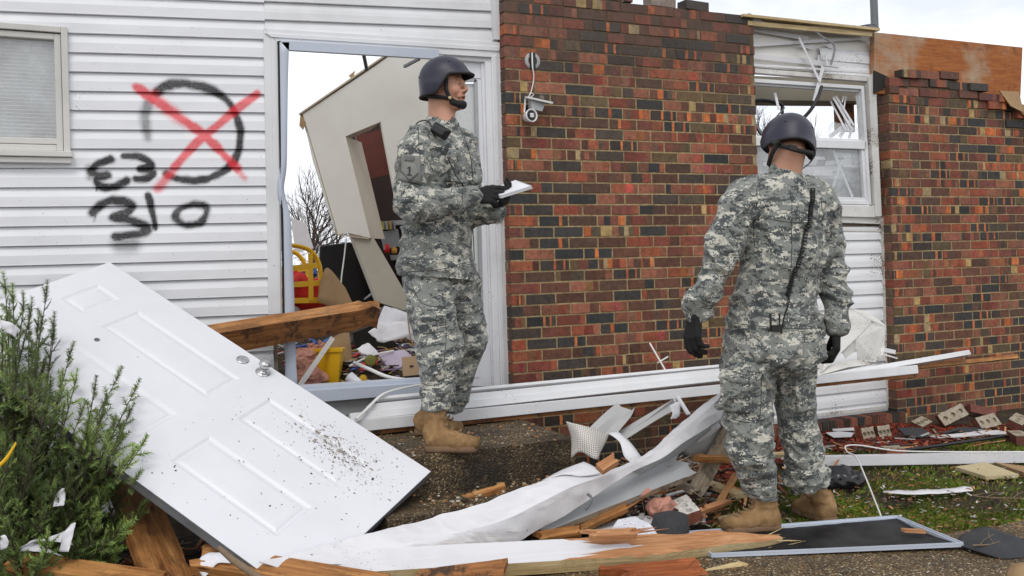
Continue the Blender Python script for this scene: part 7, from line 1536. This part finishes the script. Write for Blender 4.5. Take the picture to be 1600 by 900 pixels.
V = np.stack([b0-s2*wv_[:, None], b0+s2*wv_[:, None], b0+d2*(L_*lean*.5)[:, None]+A3(0, 0, 1)*(L_*.7)[:, None]+s2*(wv_*.7)[:, None], b0+d2*(L_*lean)[:, None]+A3(0, 0, 1)*(L_*np.clip(1.1-lean*.5, .3, 1))[:, None]], 1).reshape(-1, 3)
tone = r5.random(n); cg = np.where((tone < .62)[:, None], A3(.10, .15, .022), np.where((tone < .84)[:, None], A3(.20, .20, .04), A3(.26, .18, .08)))*r5.uniform(.6, 1.3, n)[:, None]*(1+.5*den[:, None])
mb = MB(); mb.add(V, [(4*i, 4*i+1, 4*i+2, 4*i+3) for i in range(n)], 0, np.repeat(np.clip(cg, 0, 1), 4, 0)); tag(mb.build('grass', MT['grass'], fix=False), 'short winter grass with brown patches beside the walkway', 'grass', kind='stuff')
# red mulch, soil crumbs and litter
def scatter(name, polypx, N, cols, lmin, lmax, label, cat, z=.0, seed=1, flat=.4, hz_=.02):
    r_ = np.random.default_rng(seed); P_ = [tuple(G(*p)[:2]) for p in polypx]; xs_ = [p[0] for p in P_]; ys_ = [p[1] for p in P_]; mb = MB(); x = r_.uniform(min(xs_), max(xs_), N*3); y = r_.uniform(min(ys_), max(ys_), N*3); k = inpoly(x, y, P_); x, y = x[k][:N], y[k][:N]
    for i in range(len(x)):
        l = r_.uniform(lmin, lmax); a = r_.uniform(0, 6.3); ax = nrm(A3(math.cos(a), math.sin(a), r_.uniform(-.4, .4))); c_ = np.array(cols[r_.integers(0, len(cols))])*r_.uniform(.6, 1.3); b_ = nrm(np.cross(ax, Z_)); mb.obox((x[i], y[i], z+r_.uniform(0, hz_)), ax, b_, np.cross(ax, b_), l, l*r_.uniform(.15, .5), l*flat*.5, 0, c_)
    return tag(mb.build(name, MT['tint']), label, cat, kind='stuff')
scatter('mulch', [(1080, 735), (1170, 690), (1275, 676), (1400, 664), (1480, 668), (1600, 665), (1590, 676), (1480, 694), (1410, 704), (1290, 708), (1200, 735), (1120, 765)], 5200, [(.28, .035, .015), (.20, .025, .012), (.12, .02, .012), (.33, .06, .025), (.05, .02, .012)], .006, .020, 'dyed red wood mulch along the foot of the wall', 'mulch', seed=3)
scatter('rubble', [(680, 800), (860, 775), (1000, 735), (1090, 720), (1130, 770), (1110, 830), (1000, 850), (760, 850)], 1500, [(.03, .02, .014), (.02, .015, .012), (.08, .05, .03), (.20, .13, .08), (.45, .44, .42), (.30, .12, .05)], .004, .022, 'dark crumbs of soil, bark and plaster heaped before the step', 'rubble', z=.02, seed=4, hz_=.09)
def tangle(polypx, N, seed, label, zmax=.12):
    r_ = np.random.default_rng(seed); P_ = [tuple(G(*p)[:2]) for p in polypx]; xs_ = [p[0] for p in P_]; ys_ = [p[1] for p in P_]; mb = MB(); x = r_.uniform(min(xs_), max(xs_), N*6); y = r_.uniform(min(ys_), max(ys_), N*6); k = inpoly(x, y, P_); x, y = x[k][:N], y[k][:N]
    CC_ = [(.62, .33, .15), (.45, .20, .08), (.30, .12, .05), (.58, .57, .55), (.10, .07, .05), (.10, .07, .05), (.30, .22, .14), (.05, .05, .055), (.03, .025, .02), (.22, .05, .03)]
    for i in range(len(x)):
        l = r_.uniform(.012, .07); a = r_.uniform(0, 6.3); ax = nrm(A3(math.cos(a), math.sin(a)*.7, r_.uniform(-.45, .45))); b_ = nrm(np.cross(ax, Z_)+A3(0, 0, r_.uniform(-.6, .6))); w_ = r_.uniform(.0015, .012); c_ = np.array(CC_[r_.integers(0, len(CC_))])*r_.uniform(.6, 1.1); p = A3(x[i], y[i], r_.uniform(.01, zmax))
        u_ = np.cross(ax, b_)*r_.uniform(.001, .004); q1, q2 = r_.uniform(-.3, .3, 2); V_ = [p-ax*l-b_*w_-u_, p-ax*l*(1-q1)+b_*w_-u_, p+ax*l*(1+q2)+b_*w_*.4-u_, p+ax*l*.8-b_*w_-u_]; mb.add(V_+[v_+2*u_ for v_ in V_], [(0, 1, 2, 3), (7, 6, 5, 4), (0, 4, 5, 1), (1, 5, 6, 2), (2, 6, 7, 3), (3, 7, 4, 0)], 0, c_)
    return tag(mb.build('splinter_litter', MT['tint']), label, 'litter', kind='stuff')
for (a_, b_, w2, mt_, lab, j0_, j1_) in (
    ((770, 818, 4.05), (905, 802, 4.12), .05, 'wood_grey', 'grey weathered lath lying flat under the snapped board', .04, .06), ((905, 828, 3.95), (985, 790, 4.05), .035, 'wood_orange', 'short orange splinter leaning behind the painted wood block', .05, .05),
    ((985, 770, 4.15), (1042, 762, 4.2), .05, 'wood_dark', 'dark broken board end in the shadow under the snapped board', .03, .04), ((1090, 800, 4.15), (1140, 782, 4.2), .03, 'wood_fresh', 'fresh pale splinter between the white topped brick and the left leg', .03, .05),
    ((1040, 745, 4.35), (1085, 768, 4.3), .04, 'wood_grey', 'grey lath wedged below the diagonal tan board', .03, .04), ((1150, 742, 4.6), (1120, 792, 4.25), .03, 'wood_orange', 'thin red splinter beside the foot of the diagonal tan board', .02, .10),
    ((705, 838, 3.98), (775, 800, 4.1), .045, 'wood_dark', 'dark stained board piece lying on the lower step beside the fascia', .04, .04), ((1232, 738, 4.6), (1280, 750, 4.5), .025, 'wood_grey', 'short grey stick between the two trouser legs', .02, .03),
    ((1180, 712, 4.9), (1275, 708, 4.95), .03, 'wood_pale', 'pale lath on the mulch seen between the trouser legs', .03, .03)):
    board('snapped_board', Zd(*a_), Zd(*b_), w2, .02, A3(0, -.4, 1), MT[mt_], lab, 'board', jag=(j0_, j1_), nw=5, n=8, split=3)
tangle([(700, 810), (860, 790), (1000, 745), (1090, 725), (1130, 770), (1120, 826), (1000, 850), (760, 850)], 420, 41, 'tangle of small splinters and white chips before the step')
tangle([(1090, 740), (1180, 715), (1300, 706), (1310, 760), (1150, 800), (1100, 790)], 130, 42, 'small splinters lying round the feet of the soldier seen from behind', .04)
tangle([(1280, 700), (1600, 668), (1600, 690), (1400, 712), (1290, 716)], 120, 43, 'small splinters and plaster bits on the mulch', .04)
tangle([(180, 850), (330, 850), (420, 898), (300, 910), (180, 910)], 150, 44, 'splinters and chips under the propped plank', .05)
scatter('leaf_litter', [(1090, 775), (1600, 720), (1640, 830), (1480, 838), (1130, 845)], 900, [(.25, .10, .04), (.45, .22, .10), (.5, .48, .44), (.12, .07, .04), (.08, .05, .03)], .003, .014, 'dry leaves and chips strewn over the lawn', 'litter', z=.01, seed=5, flat=.2)
scatter('grit', [(900, 870), (1100, 850), (1500, 852), (1640, 860), (1640, 960), (900, 960)], 700, [(.5, .46, .38), (.1, .07, .04), (.04, .03, .02), (.3, .14, .06)], .0015, .007, 'grit and crumbs on the pebbly walkway', 'grit', z=.014, seed=6, hz_=.004)
scatter('grit', [(640, 705), (880, 680), (890, 655), (760, 645), (640, 660)], 1, [(.4, .3, .2)], .002, .006, 'x', 'grit')  if False else None
mb = MB()
for k in range(900):
    x, y = r4.uniform(1.2, 2.05), r4.choice([r4.uniform(-1.04, -.2), r4.uniform(-1.39, -1.06)]); z = .382 if y > -1.05 else .217; l = r4.exponential(.0022)+.0012; c_ = [(.50, .38, .22), (.55, .52, .45), (.3, .18, .08), (.05, .03, .02), (.42, .2, .08)][r4.integers(0, 5)]
    a = r4.uniform(0, 6.3); mb.obox((x, y, z), (math.cos(a), math.sin(a), 0), (-math.sin(a), math.cos(a), 0), (0, 0, 1), l, l*.6, l*.4, 0, c_)
tag(mb.build('step_grit', MT['tint']), 'crumbs of mortar and wood on the steps', 'grit', kind='stuff')

# ---- bare trees beyond the house
def bare_tree(base, h, seed, label, spread=.55):
    r_ = np.random.default_rng(seed); root = empty('bare_tree', base, label, 'tree', 'bare trees beyond the house'); mt, mc = MB(), MB()
    def grow(p, d, L, r, lv):
        n = 5; pts = [p]; dd = d
        for i in range(n): dd = nrm(dd+r_.normal(0, .10, 3)+A3(0, 0, .04)); pts.append(pts[-1]+dd*L/n)
        (mt if lv == 0 else mc).tube(pts, np.linspace(r, r*.6, n+1), 6 if lv < 2 else 4, caps=False)
        if lv < 5:
            for k in range(3 if lv < 4 else 2):
                i = r_.integers(2, n+1); a = r_.uniform(0, 6.28); s1 = nrm(np.cross(dd, A3(.3, .2, 1))); s2 = np.cross(dd, s1); grow(pts[i], nrm(dd+(s1*math.cos(a)+s2*math.sin(a))*r_.uniform(.5, .95)*spread*1.6), L*r_.uniform(.6, .8), r*.52, lv+1)
            grow(pts[-1], dd, L*.72, r*.6, lv+1)
    grow(np.array(base, float), A3(0, 0, 1), h*.33, h*.018, 0); mt.build('trunk', MT['bark2'], root, fix=False); mc.build('branches', MT['bark2'], root, fix=False)
def at_d(x, d, z=0.): p = Zd(x, 400, d); return A3(p[0], p[1], z)
bare_tree(at_d(490, 26), 4.4, 5, 'slender bare tree nearest the left side of the doorway')
bare_tree(at_d(532, 34), 4.4, 8, 'smaller bare tree beside the leaning wall panel')
bare_tree(at_d(1196, 22), 5.6, 12, 'bare tree seen through the broken window')
mb = MB(); r6 = np.random.default_rng(9)
for k in range(2600):
    x = r6.uniform(-80, 160); hh = 1.2+1.0*vnoise(A3(x, 0, 0)[None], .15, 3)[0]; p = A3(x, 62+r6.uniform(-3, 3), r6.uniform(0, max(.6, hh))); d = nrm(A3(r6.normal(0, .4), 0, 1)); mb.tube([p, p+d*r6.uniform(.6, 1.6)], [.05, .015], 3, caps=False)
tag(mb.build('far_wood', MT['bark2'], fix=False), 'low bare wood along the horizon behind the house', 'woodland', kind='stuff')
